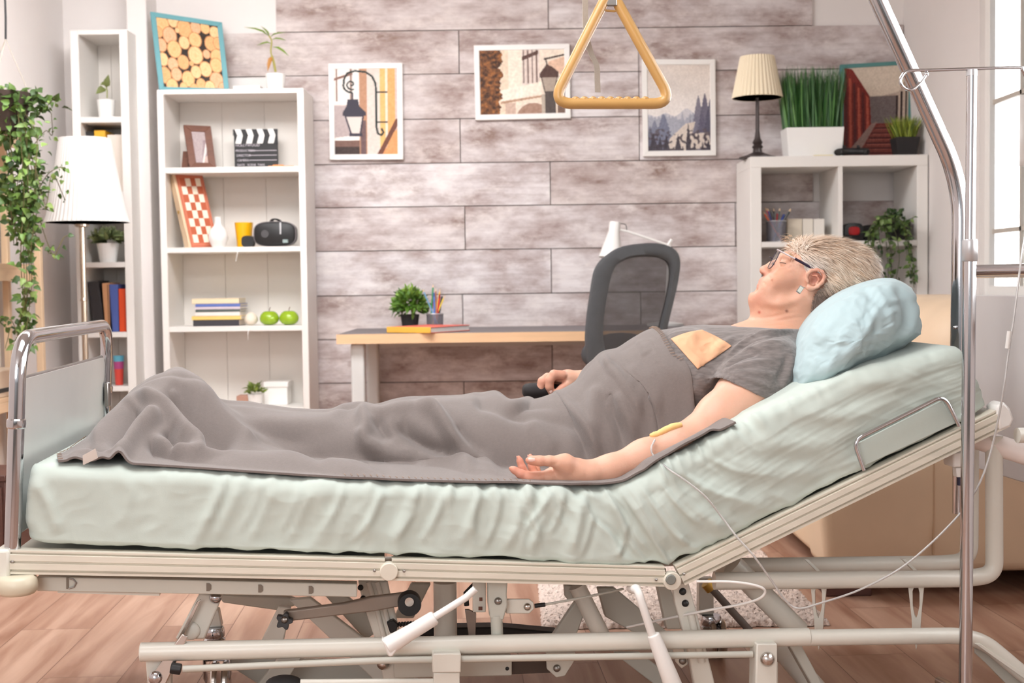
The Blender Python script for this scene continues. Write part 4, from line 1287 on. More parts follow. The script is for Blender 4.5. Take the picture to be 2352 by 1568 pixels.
pencil_cup(999, 735, 6.0, zq, .037, .074, 'silver mesh pencil cup beside the bushy plant on the desk', [
    (-.6, 995, 651, (44, 150, 92), 'tall green pencil in the desk pencil cup', 'pencil', .0036), (-.2, 1011, 662, (236, 196, 70), 'yellow pencil in the desk pencil cup', 'pencil', .0036), (.6, 970, 662, (120, 168, 206), 'light blue pencil leaning left in the desk pencil cup', 'pencil', .0036),
    (.3, 1000, 660, (180, 110, 90), 'brown pencil in the desk pencil cup', 'pencil', .0036), (.1, 1010, 676, (206, 40, 50), 'red pen in the desk pencil cup', 'pen', .0042), (.2, 1015, 680, (40, 38, 44), 'black pen in the desk pencil cup', 'pen', .0042), (-.5, 1022, 677, (240, 214, 90), 'pale yellow pencil leaning right in the desk pencil cup', 'pencil', .0036),
    (.5, 989, 678, (236, 110, 120), 'pink pencil in the desk pencil cup', 'pencil', .0036), (0, 997, 672, (96, 130, 206), 'blue pen in the desk pencil cup', 'pen', .0042)], 'pens in the desk cup')

# white desk lamp
Y = 6.12; s = Y / F
b0 = Vector((P(1528, 735, Y).x, Y, zq))
t = thing('desk_lamp', b0, 'white desk lamp with a jointed arm behind the office chair', 'lamp')
MB().lathe([(.0001, 0), (.085, 0), (.085, .012), (.03, .02), (.0001, .02)], b0, 30).build('base', M['metalw'], t)
jt = P(1536, 563, Y); el = P(1440, 531, Y)
MB().tube([b0 + Vector((0, 0, .015)), jt + Vector((.005, 0, .02))], .007, 10).build('lower_arm', M['pot_w'], t)
MB().tube([jt, el, P(1424, 528, Y)], .006, 10).build('upper_arm', M['pot_w'], t)
MB().tube([P(1533, 565, Y), P(1543, 550, Y)], .008, 10).build('joint', M['pot_w'], t)
hx = P(1411, 545, Y); tz = P(1413, 510, Y)
dz = Vector((P(1398, 625, Y).x - tz.x, -.02, P(1398, 625, Y).z - tz.z)); Q_ = Vector((0, 0, -1)).rotation_difference(dz.normalized()).to_matrix()
MB().lathe([(12 * s, 0), (13 * s, -.006), (13 * s, -.045), (28 * s, -.17), (27 * s, -.17), (11 * s, -.04)], tz, 32, Q_).build('lamp_head', M['pot_w'], t)
MB().tube(spline([P(1425, 513, Y), P(1437, 516, Y), P(1440, 530, Y)], 5), .002, 6).build('cable', M['black'], t)

# ---------------------------------------------------------------- office chair
YC = 5.15; s = YC / F
cc = P(1453, 700, YC)
t = thing('office_chair', (cc.x + .05, YC - .1, 0), 'black office chair with a mesh backrest facing the desk', 'chair')
ol = [(1352, 838), (1347, 800), (1346, 770), (1350, 720), (1356, 680), (1364, 630), (1375, 605), (1392, 588), (1420, 570), (1455, 561), (1500, 558), (1535, 565), (1555, 580), (1561, 605), (1556, 645), (1546, 690), (1534, 740), (1526, 780), (1512, 830), (1470, 862), (1420, 872), (1375, 862)]
il = [(1388, 800), (1384, 770), (1386, 725), (1393, 680), (1401, 640), (1410, 615), (1424, 602), (1450, 592), (1490, 589), (1518, 593), (1534, 604), (1539, 625), (1536, 655), (1527, 700), (1517, 740), (1508, 785), (1496, 815), (1470, 835), (1430, 842), (1402, 832)]


def chp(px, py):
    # the back leans and turns : right side farther away
    y = YC + (px - 1453) * s * .75 - (700 - py) * s * -.18
    return P(px, py, y)


def loop(pts, n=96):
    q = [chp(*p) for p in spline(pts + [pts[0]], 12)[:-1]]
    L_ = [0]
    for i in range(len(q)): L_.append(L_[-1] + (q[(i + 1) % len(q)] - q[i]).length)
    out = []; j = 0
    for k in range(n):
        d = L_[-1] * k / n
        while L_[j + 1] < d: j += 1
        u = (d - L_[j]) / (L_[j + 1] - L_[j] + 1e-9); out.append(q[j].lerp(q[(j + 1) % len(q)], u))
    return out


lo_, li_ = loop(ol), loop(il)
dpt = Vector((.6, -1, 0)).normalized() * .014
V = []; Q = []; n = len(lo_)
for o_, i_ in zip(lo_, li_):
    m_ = (o_ + i_) / 2
    for p_, k in ((o_, .35), (o_.lerp(m_, .35), 1.0), (i_.lerp(m_, .35), 1.0), (i_, .3), (i_, -.6), (m_, -1), (o_, -.6)): V.append(p_ + dpt * k)
for i in range(n):
    for k in range(7): Q.append([i * 7 + k, i * 7 + (k + 1) % 7, ((i + 1) % n) * 7 + (k + 1) % 7, ((i + 1) % n) * 7 + k])
mesh_np('backrest_frame', V, Q, M['dkgrey'], t, 50)
ci = sum(li_, Vector()) / n
V = [tuple(ci - dpt * .1)]; fs = []
for r_ in (.35, .7, 1.0): V += [tuple(ci.lerp(p_, r_)) for p_ in li_]
mb = MB(); mb.add(V, [(0, 1 + k, 1 + (k + 1) % n) for k in range(n)] + [(1 + r_ * n + k, 1 + (r_ + 1) * n + k, 1 + (r_ + 1) * n + (k + 1) % n, 1 + r_ * n + (k + 1) % n) for r_ in (0, 1) for k in range(n)]); mb.build('backrest_mesh', M['mesh'], t, sm=0)
# seat, lumbar pad, column, base
sc_ = Vector((cc.x + .02, YC + .22, 0))
th_ = Matrix.Rotation(.6, 4, 'Z')
se = MB()


def rr2(a, b, z, n=28, e=3): return [sc_ + (th_ @ Vector((a * math.copysign(abs(math.cos(q)) ** (2 / e), math.cos(q)), b * math.copysign(abs(math.sin(q)) ** (2 / e), math.sin(q)), z))) for q in np.linspace(0, 2 * math.pi, n, endpoint=False)]


loft(se, [rr2(.2, .2, .42), rr2(.235, .235, .43), rr2(.245, .24, .46), rr2(.225, .22, .49), rr2(.15, .15, .497)]); se.build('seat', M['dkgrey'], t, sm=60)
pc = chp(1445, 800) + Vector((-.02, .10, 0))
MB().ball(pc + Vector((0, .05, -.03)), .14, 12, sc=(1.15, .35, .62)).build('lumbar_pad', M['dkgrey'], t)
MB().tube(fillet([sc_ + Vector((0, 0, .40)), sc_ + Vector((-.12, -.22, .40)), chp(1420, 860) + Vector((0, .0, .02))], .08), .02, 12, flat=.5).build('back_support', M['black'], t)
MB().lathe([(.03, .10), (.03, .28), (.018, .28), (.018, .42)], sc_, 20).build('gas_column', M['black'], t)
for k in range(5):
    a = k * 2 * math.pi / 5 + .3; d = Vector((math.cos(a), math.sin(a), 0))
    MB().tube([sc_ + Vector((0, 0, .115)), sc_ + d * .15 + Vector((0, 0, .105)), sc_ + d * .29 + Vector((0, 0, .075))], [.026, .022, .014], 10).build('base_arm', M['black'], t)
    q = sc_ + d * .29; MB().cyl(q + Vector((-.018, 0, .028)), q + Vector((.018, 0, .028)), .028, 18).build('caster', M['black'], t)

# ---------------------------------------------------------------- cube shelf on the right
YK = 6.0; ykb = 6.372; s = YK / F
kx0, kx1 = P(1724, 500, YK).x, min(P(2132, 500, YK).x, XR - .006)
kz = P(1930, 357, YK).z
t = thing('cube_shelf', ((kx0 + kx1) / 2, 6.19, 0), 'white open cube shelf against the plank wall by the window', 'shelf')
MB().box((kx0, YK, kz - .05), (kx1, ykb, kz)).build('top_panel', M['white'], t, bev=.002)
MB().box((kx0, YK, 0), (kx1, ykb, .05)).build('bottom_panel', M['white'], t, bev=.002)
for a in (kx0, kx1 - .05): MB().box((a, YK, .05), (a + .05, ykb, kz - .05)).build('side_panel', M['white'], t, bev=.002)
xm = P(1931, 500, YK).x
MB().box((xm - .01, YK + .002, .05), (xm + .01, ykb, kz - .05)).build('divider', M['white'], t, bev=.001)
kzs = []
zt_ = kz
for py_ in (553, 738, 918):
    zz = P(1930, py_, YK).z; kzs.append(zz)
    for a, b in ((kx0 + .05, xm - .01), (xm + .01, kx1 - .05)): MB().box((a, YK + .002, zz - .025), (b, ykb, zz)).build('shelf_board', M['white'], t, bev=.001)

z = kz + .001
# table lamp
Y = 6.12; s = Y / F
b0 = Vector((P(1740, 355, Y).x + .0, Y, z))
t = thing('table_lamp', b0, 'table lamp with a cream pleated shade and a dark stem', 'lamp')
MB().lathe([(.0001, .0), (.085, 0), (.085, .008), (.06, .014), (.022, .03), (.02, .045), (.026, .055), (.018, .065), (.024, .075), (.014, .095), (.009, .13), (.008, .30), (.0001, .30)], b0, 36).build('base', M['bronze'], t)
z0, z1 = P(1738, 225, Y).z, P(1738, 130, Y).z
pr = [(57 * s, z0), (38 * s, z1)]
MB().lathe(pr + [(38 * s - .004, z1), (57 * s - .004, z0)], (b0.x, Y, 0), 144, wob=lambda k: .018 * (1 if k % 4 < 2 else -1)).build('lamp_shade', M['shade_c'], t, sm=25)
MB().ball(Vector((b0.x, Y, z0 + .07)), .028, 10).build('bulb', M['pot_w'], t); MB().tube([Vector((b0.x, Y, b0.z + .29)), Vector((b0.x, Y, z0 + .05))], .01, 10).build('socket', M['bronze'], t)
# grass planter
b0 = Vector((P(1865, 355, 6.14).x, 6.14, z)); s = 6.14 / F
t = squarepot('grass_planter', b0, 120 * s, 130 * s, 67 * s, M['pot_w'], 'tall green grass in a white rectangular planter on the cube shelf', .55)
blades(t, b0 + Vector((0, 0, 55 * s)), 60 * s, 30 * s, 950, 150 * s, .007, .09, lambda: green(random.choice([(58, 104, 52), (44, 84, 40), (84, 130, 66)]), 16), 'grass')
# teal framed picture of a red hall
cs = [P(1930, 148, 6.30), P(2098, 138, 6.32), P(2094, 352, 6.24), P(1928, 354, 6.24)]
cs[2].z = cs[3].z = z
oriented_frame('framed_picture', cs, .02, .018, M['teal_d'], ras_hall(), 'teal framed picture of a red corridor leaning on the cube shelf', 'picture')
# grass in a black pot
b0 = Vector((P(2078, 352, 6.1).x, 6.1, z)); s = 6.1 / F
t = squarepot('grass_pot', b0, 42 * s, 54 * s, 42 * s, M['blackm'], 'short yellow green grass in a small black pot on the cube shelf')
blades(t, b0 + Vector((0, 0, 36 * s)), 20 * s, 20 * s, 260, 58 * s, .006, .32, lambda: green(random.choice([(126, 140, 40), (96, 118, 40), (148, 160, 60)]), 16), 'grass')
# game controller
b0 = Vector((P(1956, 350, 6.06).x, 6.06, z)); s = 6.06 / F
t = thing('game_controller', b0, 'black game controller lying in front of the corridor picture', 'controller')
mb = MB(); mb.tube(spline([b0 + Vector((-.07, -.02, .016)), b0 + Vector((-.05, .0, .022)), b0 + Vector((0, .01, .024)), b0 + Vector((.05, 0, .022)), b0 + Vector((.07, -.02, .016))], 5), [.014] + [.02] * 19 + [.014], 14, flat=.8); mb.build('shell', M['black'], t)
for dx in (-.035, .03): MB().cyl(b0 + Vector((dx, -.004, .038)), b0 + Vector((dx, -.006, .05)), .008, 12).build('thumb_stick', M['blackm'], t)
mb = MB(); a = P(1870, 352, 6.02).x; mb.box((a, 6.01, z), (a + .085, 6.06, z + .004)); tag(mb.build('note_block', solid((240, 228, 186))), 'thin cream note pad lying before the grass planter', 'notepad')
# inside : pencil cup, binders, headphones, trailing plant
z = kzs[0] + .001
pencil_cup(1783, 553, 6.07, z, .044, .096, 'grey mesh pencil cup inside the cube shelf', [
    (.5, 1752, 484, (232, 92, 44), 'orange pencil leaning left in the cube shelf cup', 'pencil', .0042), (.2, 1762, 476, (70, 80, 150), 'dark blue pencil in the cube shelf cup', 'pencil', .0042), (.6, 1758, 475, (232, 110, 122), 'pink pencil in the cube shelf cup', 'pencil', .0042), (0, 1778, 476, (34, 32, 34), 'black pencil second tallest in the cube shelf cup', 'pencil', .0042), (-.1, 1791, 476, (30, 44, 34), 'dark green pencil in the cube shelf cup', 'pencil', .0042),
    (.1, 1788, 490, (214, 34, 52), 'red pen in the cube shelf cup', 'pen', .0065), (-.4, 1802, 492, (52, 76, 168), 'blue pen in the cube shelf cup', 'pen', .0055), (-.6, 1818, 478, (38, 36, 38), 'thick black pencil leaning right in the cube shelf cup', 'pencil', .006), (.3, 1770, 484, (60, 56, 58), 'short black pen at the left in the cube shelf cup', 'pen', .0045)], 'pens in the cube shelf cup')
for a, b, c_, lb in ((1808, 1843, (214, 202, 184), 'beige binder next to the cube shelf pencil cup'), (1844, 1868, (228, 220, 208), 'cream binder in the middle of three'), (1869, 1894, (232, 226, 218), 'white binder at the right of three')):
    Y = 6.1; simple_book('binder', (P(a, 530, Y).x, Y, z), (P(b, 530, Y).x - .0008, Y + .2, P(b, 502, Y).z), c_, lb, 'binder', 'binders in the cube shelf')
Y = 6.1; b0 = Vector((P(1962, 550, Y).x, Y, z)); s = Y / F
t = thing('radio', b0, 'black and red rounded radio in the right cube of the shelf', 'radio')
loft(MB(), [rrect(b0.x, z + 21 * s, 22 * s, 20 * s, Y), rrect(b0.x, z + 21 * s, 23 * s, 21 * s, Y + .01), rrect(b0.x, z + 21 * s, 22 * s, 20 * s, Y + .09)]).build('shell', M['black'], t)
loft(MB(), [rrect(b0.x, z + 23 * s, 12 * s, 9 * s, Y - .004, e=2), rrect(b0.x, z + 23 * s, 13 * s, 10 * s, Y)]).build('speaker_front', solid((196, 30, 34)), t)
MB().box((b0.x - 21 * s, Y - .006, z), (b0.x + 21 * s, Y, z + 14 * s)).build('lower_band', M['blackm'], t, bev=.003)
b1 = Vector((P(2003, 550, Y + .04).x, Y + .06, z)); loft(MB(), [rrect(b1.x, z + 19 * s, 18 * s, 19 * s, Y + .05), rrect(b1.x, z + 19 * s, 18 * s, 19 * s, Y + .12)]).build('speaker', M['blackm']); tag(bpy.data.objects['speaker'], 'small black speaker behind the trailing plant', 'speaker')
Y = 6.07; b0 = Vector((P(2063, 552, Y).x, Y, z)); s = Y / F
t = squarepot('trailing_plant', b0, 36 * s, 46 * s, 42 * s, M['blackm'], 'trailing green plant in a black pot hanging over the cube shelf edge')
LL = []; CC = []; stems = MB(); Ysv = Y; Y = 5.965
for k in range(9):
    x = random.uniform(1990, 2055); vine([(2060, 512), (2040 + random.uniform(-20, 12), 500), (x, 530), (x + random.uniform(-8, 12), 590), (x + random.uniform(-8, 14), 650), (x + random.uniform(-5, 10), 690)], 22, .02, .03)
for k in range(4): vine([(2065, 512), (2078, 520), (2080 + k * 3, 560), (2088 + k * 4, 610), (2100, 660 - k * 8)], 20, .016, .028)
vine([(2065, 512), (2085, 505), (2098, 500)], 6, .01, .026)
for k in range(60): LL.append((np.array(b0) + rv(.04) + np.array([-.02, -.01, 42 * s + .01]), rv() + np.array([0, 0, .4]), rv() + np.array([0, -.5, .5]), .03, .018)); CC.append(green((62, 92, 44), 18))
stems.build('stems', mat('vine_stem', (70, 78, 42), .6), t); CC = [tuple(v * .86 for v in c) for c in CC]
leaf_mesh(LL, CC, 'foliage', M['leaf'], t)['kind'] = 'stuff'

# ---------------------------------------------------------------- rug and sofa
x0 = PZ(1241, 1400, 0).x; yn = PZ(1500, 1443, 0).y
rugm = MB(); rx1 = PZ(1905, 1436, 0).x
nx_, ny_ = 170, 260
V = []
for i in range(nx_ + 1):
    for j in range(ny_ + 1):
        u, v = i / nx_, j / ny_
        e = min(u, 1 - u, v * 2, 2 - 2 * v) * 12; e = min(1, max(0, e))
        V.append((x0 + (rx1 - x0) * u + random.uniform(-.003, .003), yn + 1.25 * v + random.uniform(-.004, .004), .002 + .02 * math.sqrt(e) + random.uniform(0, .009) * (e > .05)))
Q = gridfaces(nx_ + 1, ny_ + 1)
rg = mesh_np('rug', V, Q, M['rug'], None, 0); tag(rg, 'fluffy pale beige rug on the floor behind the bed', 'rug')

t = thing('sofa', (1.36, 4.25, 0), 'beige leather sofa behind the head of the bed', 'sofa')
xs0, xs1, ys0, ys1 = .905, 1.88, 3.82, 5.35


def puff(lo, hi, name, m, r=.05, seg=5, sub=None):
    o = MB().box(lo, hi).build(name, m, t, bev=r, seg=seg, sm=60); return o


def taper_block(lo, hi, ins, name):
    """block whose foot is narrower than its body"""
    x0, y0, z0 = lo; x1, y1, z1 = hi; q = ins
    vs = [(x0 + q, y0 + q, z0), (x1, y0 + q, z0), (x1, y1, z0), (x0 + q, y1, z0), (x0, y0, z0 + .16), (x1, y0, z0 + .16), (x1, y1, z0 + .16), (x0, y1, z0 + .16), (x0, y0, z1), (x1, y0, z1), (x1, y1, z1), (x0, y1, z1)]
    mb = MB(); mb.add(vs, [(3, 2, 1, 0), (8, 9, 10, 11)] + [(i * 4 + k, i * 4 + (k + 1) % 4, i * 4 + 4 + (k + 1) % 4, i * 4 + 4 + k) for i in (0, 1) for k in range(4)])
    return mb.build(name, M['sofa'], t, bev=.03, seg=5, sm=60)


taper_block((xs0, ys0, .07), (xs1, ys0 + .26, .56), .025, 'arm')
taper_block((xs0 + .02, ys0 + .262, .07), (xs1, ys1, .36), .02, 'seat_base')
puff((xs0 + .01, ys0 + .27, .361), (xs1 - .32, ys1 - .02, .47), 'seat_cushion', M['sofa'], .045)
xb = P(2128, 760, 3.95).x
puff((xb, ys0 + .02, .30), (xs1, ys1, P(2170, 688, 3.95).z), 'backrest', M['sofa'], .17, 10)
xsm = P(2145, 1200, ys0 - .001).x
MB().box((xsm - .002, ys0 - .0015, .13), (xsm + .002, ys0 + .01, .52)).build('seam', solid((196, 164, 132)), t)
for fx in (xs0 + .09, xs1 - .12):
    for fy in (ys0 + .09, ys1 - .12): MB().box((fx - .07, fy - .05, 0), (fx + .07, fy + .05, .07)).build('foot', M['darkwood'], t, bev=.004)
# ---------------------------------------------------------------- hospital bed (frame only; mattress, linen and person lie on it)
bed = thing('hospital_bed', W(1.0, .44, 0), 'cream adjustable hospital bed frame with raised backrest and chrome footboard', 'bed')
BW = .88                                              # far side rail


def plate(mb, pts, b, th, mi=0):
    return mb.prism([B(x, y, b) for x, y in pts], BY * th, mi)


def part(mb, name, m, parent=None, **k):
    return mb.build(name, M[m] if isinstance(m, str) else m, parent or bed, **k)


def bolt(parent, px, py, b, r, m='chrome', dome=True, name='bolt'):
    c = B(px, py, b); s = KS(px, py, b)
    Q_ = Vector((0, 0, 1)).rotation_difference(-BY).to_matrix()
    R_ = r * s
    pr = [(R_, 0), (R_ * .95, R_ * .3), (R_ * .7, R_ * .62), (R_ * .35, R_ * .8), (.0001, R_ * .86)] if dome else [(R_, 0), (R_, R_ * .5), (.0001, R_ * .5)]
    return part(MB().lathe(pr, c, 18, Q_), name, m, parent)


RP = [(.03, 0), (0, 0), (0, .10), (.005, .13), (.005, .17), (-.002, .21), (-.002, .46), (.003, .49), (.003, .53), (-.002, .57), (-.002, .82), (.005, .86), (.005, .90), (0, .92), (0, 1), (.03, 1)]


def rail(name, TA, BA, TB_, BB_, b, m='bedrail', mirror=False, far=None):
    """ridged aluminium profile between two ends given as top/bottom points"""
    mb = MB(); sg = -1 if mirror else 1
    A0, A1, B0, B1 = (B(*q, 0) for q in (BA, TA, BB_, TB_))
    sh = BY * b
    r0 = [A0.lerp(A1, t) + sh + BY * db * sg for db, t in RP]; r1 = [B0.lerp(B1, t) + sh + BY * db * sg for db, t in RP]
    n = len(RP)
    fs = [(i, (i + 1) % n, n + (i + 1) % n, n + i) for i in range(n)] + [list(range(n - 1, -1, -1)), list(range(n, 2 * n))]
    mb.add(r0 + r1, fs); return part(mb, name, m, sm=25, fix=True)


def disc(name, px, py, b, r, th, m, parent=None, bev=.002):
    c = B(px, py, b); R_ = r * KS(px, py, b)
    return part(MB().cyl(c, c - BY * th, R_, 36), name, m, parent, bev=bev, sm=50)


for b, mir in ((0, False), (BW, True)):
    rail('foot_rail', (14, 1263), (14, 1318), (884, 1284), (884, 1333), b, mirror=mir)
    rail('seat_rail', (900, 1284), (900, 1333), (1527, 1301), (1527, 1347), b, mirror=mir)
    rail('back_rail', (1551, 1300), (1573, 1344), (2300, 936), (2322, 978), b, mirror=mir)
for px, py in ((28, 1290), (860, 1310), (928, 1311), (1507, 1331), (1571, 1318)):
    bolt(bed, px, py, -.003, 3.4, 'steel')
disc('joint_cap', 893, 1308, .012, 21, .022, 'bedrail')
disc('hinge_ring', 1540, 1330, .012, 21, .02, 'bedrail')
disc('hinge_pin', 1540, 1330, -.006, 12, .006, solid((128, 130, 124)))
plate(mb := MB(), [(2288, 934), (2306, 921), (2322, 938), (2331, 962), (2322, 981), (2296, 990)], -.004, .05); part(mb, 'end_cap', 'plug', bev=.006)
plate(mb := MB(), [(-14, 1262), (22, 1262), (22, 1332), (-14, 1332)], -.006, .06); part(mb, 'corner_block', 'bed', bev=.006)
# cross bars and mesh deck under the mattress
db = MB()
for px, py in ((120, 1300), (420, 1308), (700, 1314), (960, 1320), (1300, 1326)): db.tube([B(px, py, .03), B(px, py, 0) + BY * (BW - .03)], .014, 10)
for px, py in ((1700, 1262), (1950, 1137), (2200, 1012)): db.tube([B(px, py, .03), B(px, py, 0) + BY * (BW - .03)], .014, 10)
part(db, 'cross_bar', 'bed')
dk = MB()
for (p0, p1) in (((30, 1268), (884, 1290)), ((905, 1291), (1530, 1306)), ((1560, 1297), (2290, 942))):
    a0, a1 = B(*p0, .035), B(*p1, .035); w_ = BY * (BW - .07)
    dk.add([a0, a1, a1 + w_, a0 + w_, a0 - UP * .006, a1 - UP * .006, a1 + w_ - UP * .006, a0 + w_ - UP * .006], [(0, 1, 2, 3), (7, 6, 5, 4), (0, 4, 5, 1), (1, 5, 6, 2), (2, 6, 7, 3), (3, 7, 4, 0)])
part(dk, 'deck', 'bedgrey', sm=0)
# corner bumper roller
s = KS(40, 1340, -.01); c = B(40, 1341, 0)
part(MB().lathe([(.02, -22 * s), (38 * s, -22 * s), (45 * s, -14 * s), (46 * s, 0), (44 * s, 14 * s), (36 * s, 21 * s), (.02, 21 * s)], c, 36), 'bumper_roller', solid((214, 206, 184), .4), sm=50)
# lower channel with slots
ch = MB(); plate(ch, [(84, 1324), (820, 1341), (820, 1371), (84, 1357)], .035, .03); o = part(ch, 'side_channel', 'bedgrey', bev=.002)
hl = MB()
for px in (480, 599, 715):
    y = 1348 + (px - 480) * .028; hl = MB()
    plate(hl, [(px - 6, y - 9), (px + 1, y - 9), (px + 5, y - 5), (px + 5, y + 5), (px + 1, y + 9), (px - 6, y + 9)], .0335, .002); part(hl, 'slot', solid((120, 110, 98)), o)
hl = MB()
plate(hl, [(152, 1326), (158, 1326), (158, 1352), (152, 1352)], .0335, .002)
part(hl, 'slot', solid((120, 110, 98)), o)
part(MB().tube([B(x, y, .033) for x, y in ((158, 1328), (168, 1330), (175, 1338), (170, 1348), (158, 1351))], .0016, 8), 'ring', 'steel', o)
plate(mb := MB(), [(132, 1357), (366, 1362), (366, 1368), (132, 1361)], .05, .05); part(mb, 'lip_plate', 'bed')

# ---- footboard : chrome hoop, collars, panel
fb_n0 = B(29, 1262, 0.02); fb_n1 = B(43, 785, 0.02)
up_ = (fb_n1 - fb_n0).normalized()
zt_ = .855
T0 = fb_n0 + up_ * ((zt_ - fb_n0.z) / up_.z)
fy_ = BY * (BW - .04)
hoop = fillet([fb_n0, T0, T0 + fy_, fb_n0 + fy_], .085, 14)
s = KS(40, 1000, 0)
part(MB().tube(hoop, 18.5 * s, 28), 'chrome_hoop', 'chrome', sm=0 or 60)
cz = B(39, 972, .02); tz_ = (cz.z - fb_n0.z) / up_.z
for k in (0, 1):
    q = fb_n0 + up_ * tz_ + fy_ * k
    part(MB().lathe([(18 * s, -.010), (21.5 * s, -.007), (22 * s, 0), (21.5 * s, .007), (18 * s, .010)], q, 28, Vector((0, 0, 1)).rotation_difference(up_).to_matrix()), 'collar', 'chrome')
q0 = fb_n0 + BY * .012; q1 = fb_n0 + BY * (BW - .052)
zt2 = .775
k0 = (zt2 - q0.z) / up_.z
pn = MB(); w3 = BX * .010
C_ = [q0 + up_ * .02, q1 + up_ * .02, q1 + up_ * k0, q0 + up_ * k0]
pn.prism(fillet([C_[0].lerp(C_[1], .5), C_[1], C_[2], C_[3], C_[0], C_[0].lerp(C_[1], .5)], .04, 5)[:-1], -w3); fp = part(pn, 'foot_panel', 'panel', bev=.002)
part(MB().tube([C_[3] + BY * .03 + BX * -.004, C_[2] - BY * .03 - BX * .004], .004, 8), 'panel_edge', 'steel', fp)
plate_c = B(247, 906, BW - .045)
part(MB().box((-.005, -.012, -.03), (.005, .012, .03), 0, Matrix.Translation(plate_c)), 'latch', 'steel', fp, bev=.002)

# ---- headboard : chrome hoop and grey panel
HA = 2.27
hz = B(2300, 624, .70).z + .002
hoop = fillet([W(HA, .0, .30), W(HA, .0, hz), W(HA, BW - .03, hz), W(HA, BW - .03, .30)], .07, 12)
part(MB().tube(hoop, .0175, 24), 'head_hoop', 'chrome', sm=60)
hp_ = MB(); z1 = B(2300, 678, .6).z; hp_.prism([W(HA - .004, .03, .44), W(HA - .004, BW - .05, .44), W(HA - .004, BW - .05, z1), W(HA - .004, .03, z1)], BX * .010); part(hp_, 'head_panel', 'greypanel', bev=.003)
for b in (.0, BW - .03): part(MB().tube([W(2.0, b, .62), W(HA, b, .62)], .016, 14), 'head_arm', 'bed', sm=60)

# ---- chrome hand grip at the backrest side
g = [B(x, y, -.012) for x, y in ((1984, 1080), (1960, 1012), (2168, 908), (2203, 978))]
part(MB().tube(fillet(g, .022, 8), 4.8 * KS(2000, 1000, 0), 14), 'hand_grip', 'chrome', sm=60)
part(MB().prism([B(x, y, .0) for x, y in ((1986, 1070), (1968, 1018), (2164, 918), (2196, 972))], BY * .004), 'grip_panel', 'sheet', bev=.002)

# ---- base frame
r_ = 21.5 * KS(1000, 1475, .04)
part(MB().tube([B(322, 1497, .04), B(1858, 1462, .04)], r_, 24), 'base_tube', 'bed', bev=.002, sm=60)
part(MB().tube([B(322, 1497, .04) + BY * .78, B(1858, 1462, .04) + BY * .78], r_, 20), 'base_tube', 'bedgrey', sm=60)
tb = fillet([B(1850, 1464, .04), B(2205, 1459, .04), B(2262, 1474, .04), B(2400, 1590, .04)], .06, 10)
part(MB().tube(tb, 19 * KS(2000, 1460, .04), 22), 'base_extension', 'bed', sm=60)
pl = MB(); plate(pl, [(2238, 1476), (2262, 1480), (2290, 1500), (2410, 1610), (2380, 1640), (2262, 1520), (2240, 1500)], .07, .006); part(pl, 'gusset', 'bedgrey', bev=.001)
pl = MB(); plate(pl, [(2240, 1478), (2252, 1478), (2400, 1580), (2400, 1592)], .02, .05); part(pl, 'gusset_flange', 'bed', bev=.001)
plate(mb := MB(), [(334, 1514), (392, 1514), (392, 1640), (344, 1640)], .05, .03); part(mb, 'leg_bracket', 'bed', bev=.002)
plate(mb := MB(), [(1738, 1478), (1786, 1478), (1786, 1640), (1734, 1640)], .005, .05); lb2 = part(mb, 'leg_bracket', 'bed', bev=.003)
bolt(lb2, 1762, 1513, .005, 17, 'chrome_b')
plate(mb := MB(), [(993, 1500), (1059, 1500), (1059, 1545), (993, 1545)], .0, .06); o = part(mb, 'clamp_block', 'bed', bev=.003)
plate(mb := MB(), [(996, 1545), (1056, 1545), (1056, 1650), (996, 1650)], .005, .05); part(mb, 'clamp_leg', 'bed', o, bev=.002)
part(MB().tube(fillet([B(690, 1567, .02), B(1016, 1565, .02), B(1028, 1552, .02), B(1030, 1540, .02)], .02, 6), 8 * KS(900, 1560, 0), 14), 'pedal_bar', 'bed', sm=60)
# thin push rod
part(MB().tube([B(420, 1536, .02), B(880, 1516, .02), B(1728, 1502, .02)], 8 * KS(900, 1520, 0), 14), 'push_rod', 'bedgrey', sm=60)
o = part(MB().cyl(B(392, 1533, .02), B(416, 1537, .02), 14 * KS(400, 1535, 0), 8), 'rod_knob', 'black', bev=.002)
# left strut with chrome lever
plate(mb := MB(), [(458, 1362), (512, 1366), (470, 1468), (402, 1468)], .12, .02); o = part(mb, 'scissor_strut', 'bed', bev=.004)
bolt(o, 495, 1372, .12, 14)
part(MB().ball(B(438, 1448, .12), 22 * KS(438, 1448, .12), 10, sc=(1, .35, 1)), 'strut_boss', 'bed', o)
plate(mb := MB(), [(418, 1455), (432, 1462), (380, 1572), (340, 1590), (336, 1566)], .03, .006); o = part(mb, 'chrome_lever', 'chrome_b', bev=.002)
bolt(o, 357, 1556, .03, 16, 'chrome')
plate(mb := MB(), [(452, 1382), (462, 1376), (418, 1470), (404, 1474)], .10, .006); part(mb, 'chrome_link', 'chrome_b', bev=.001)
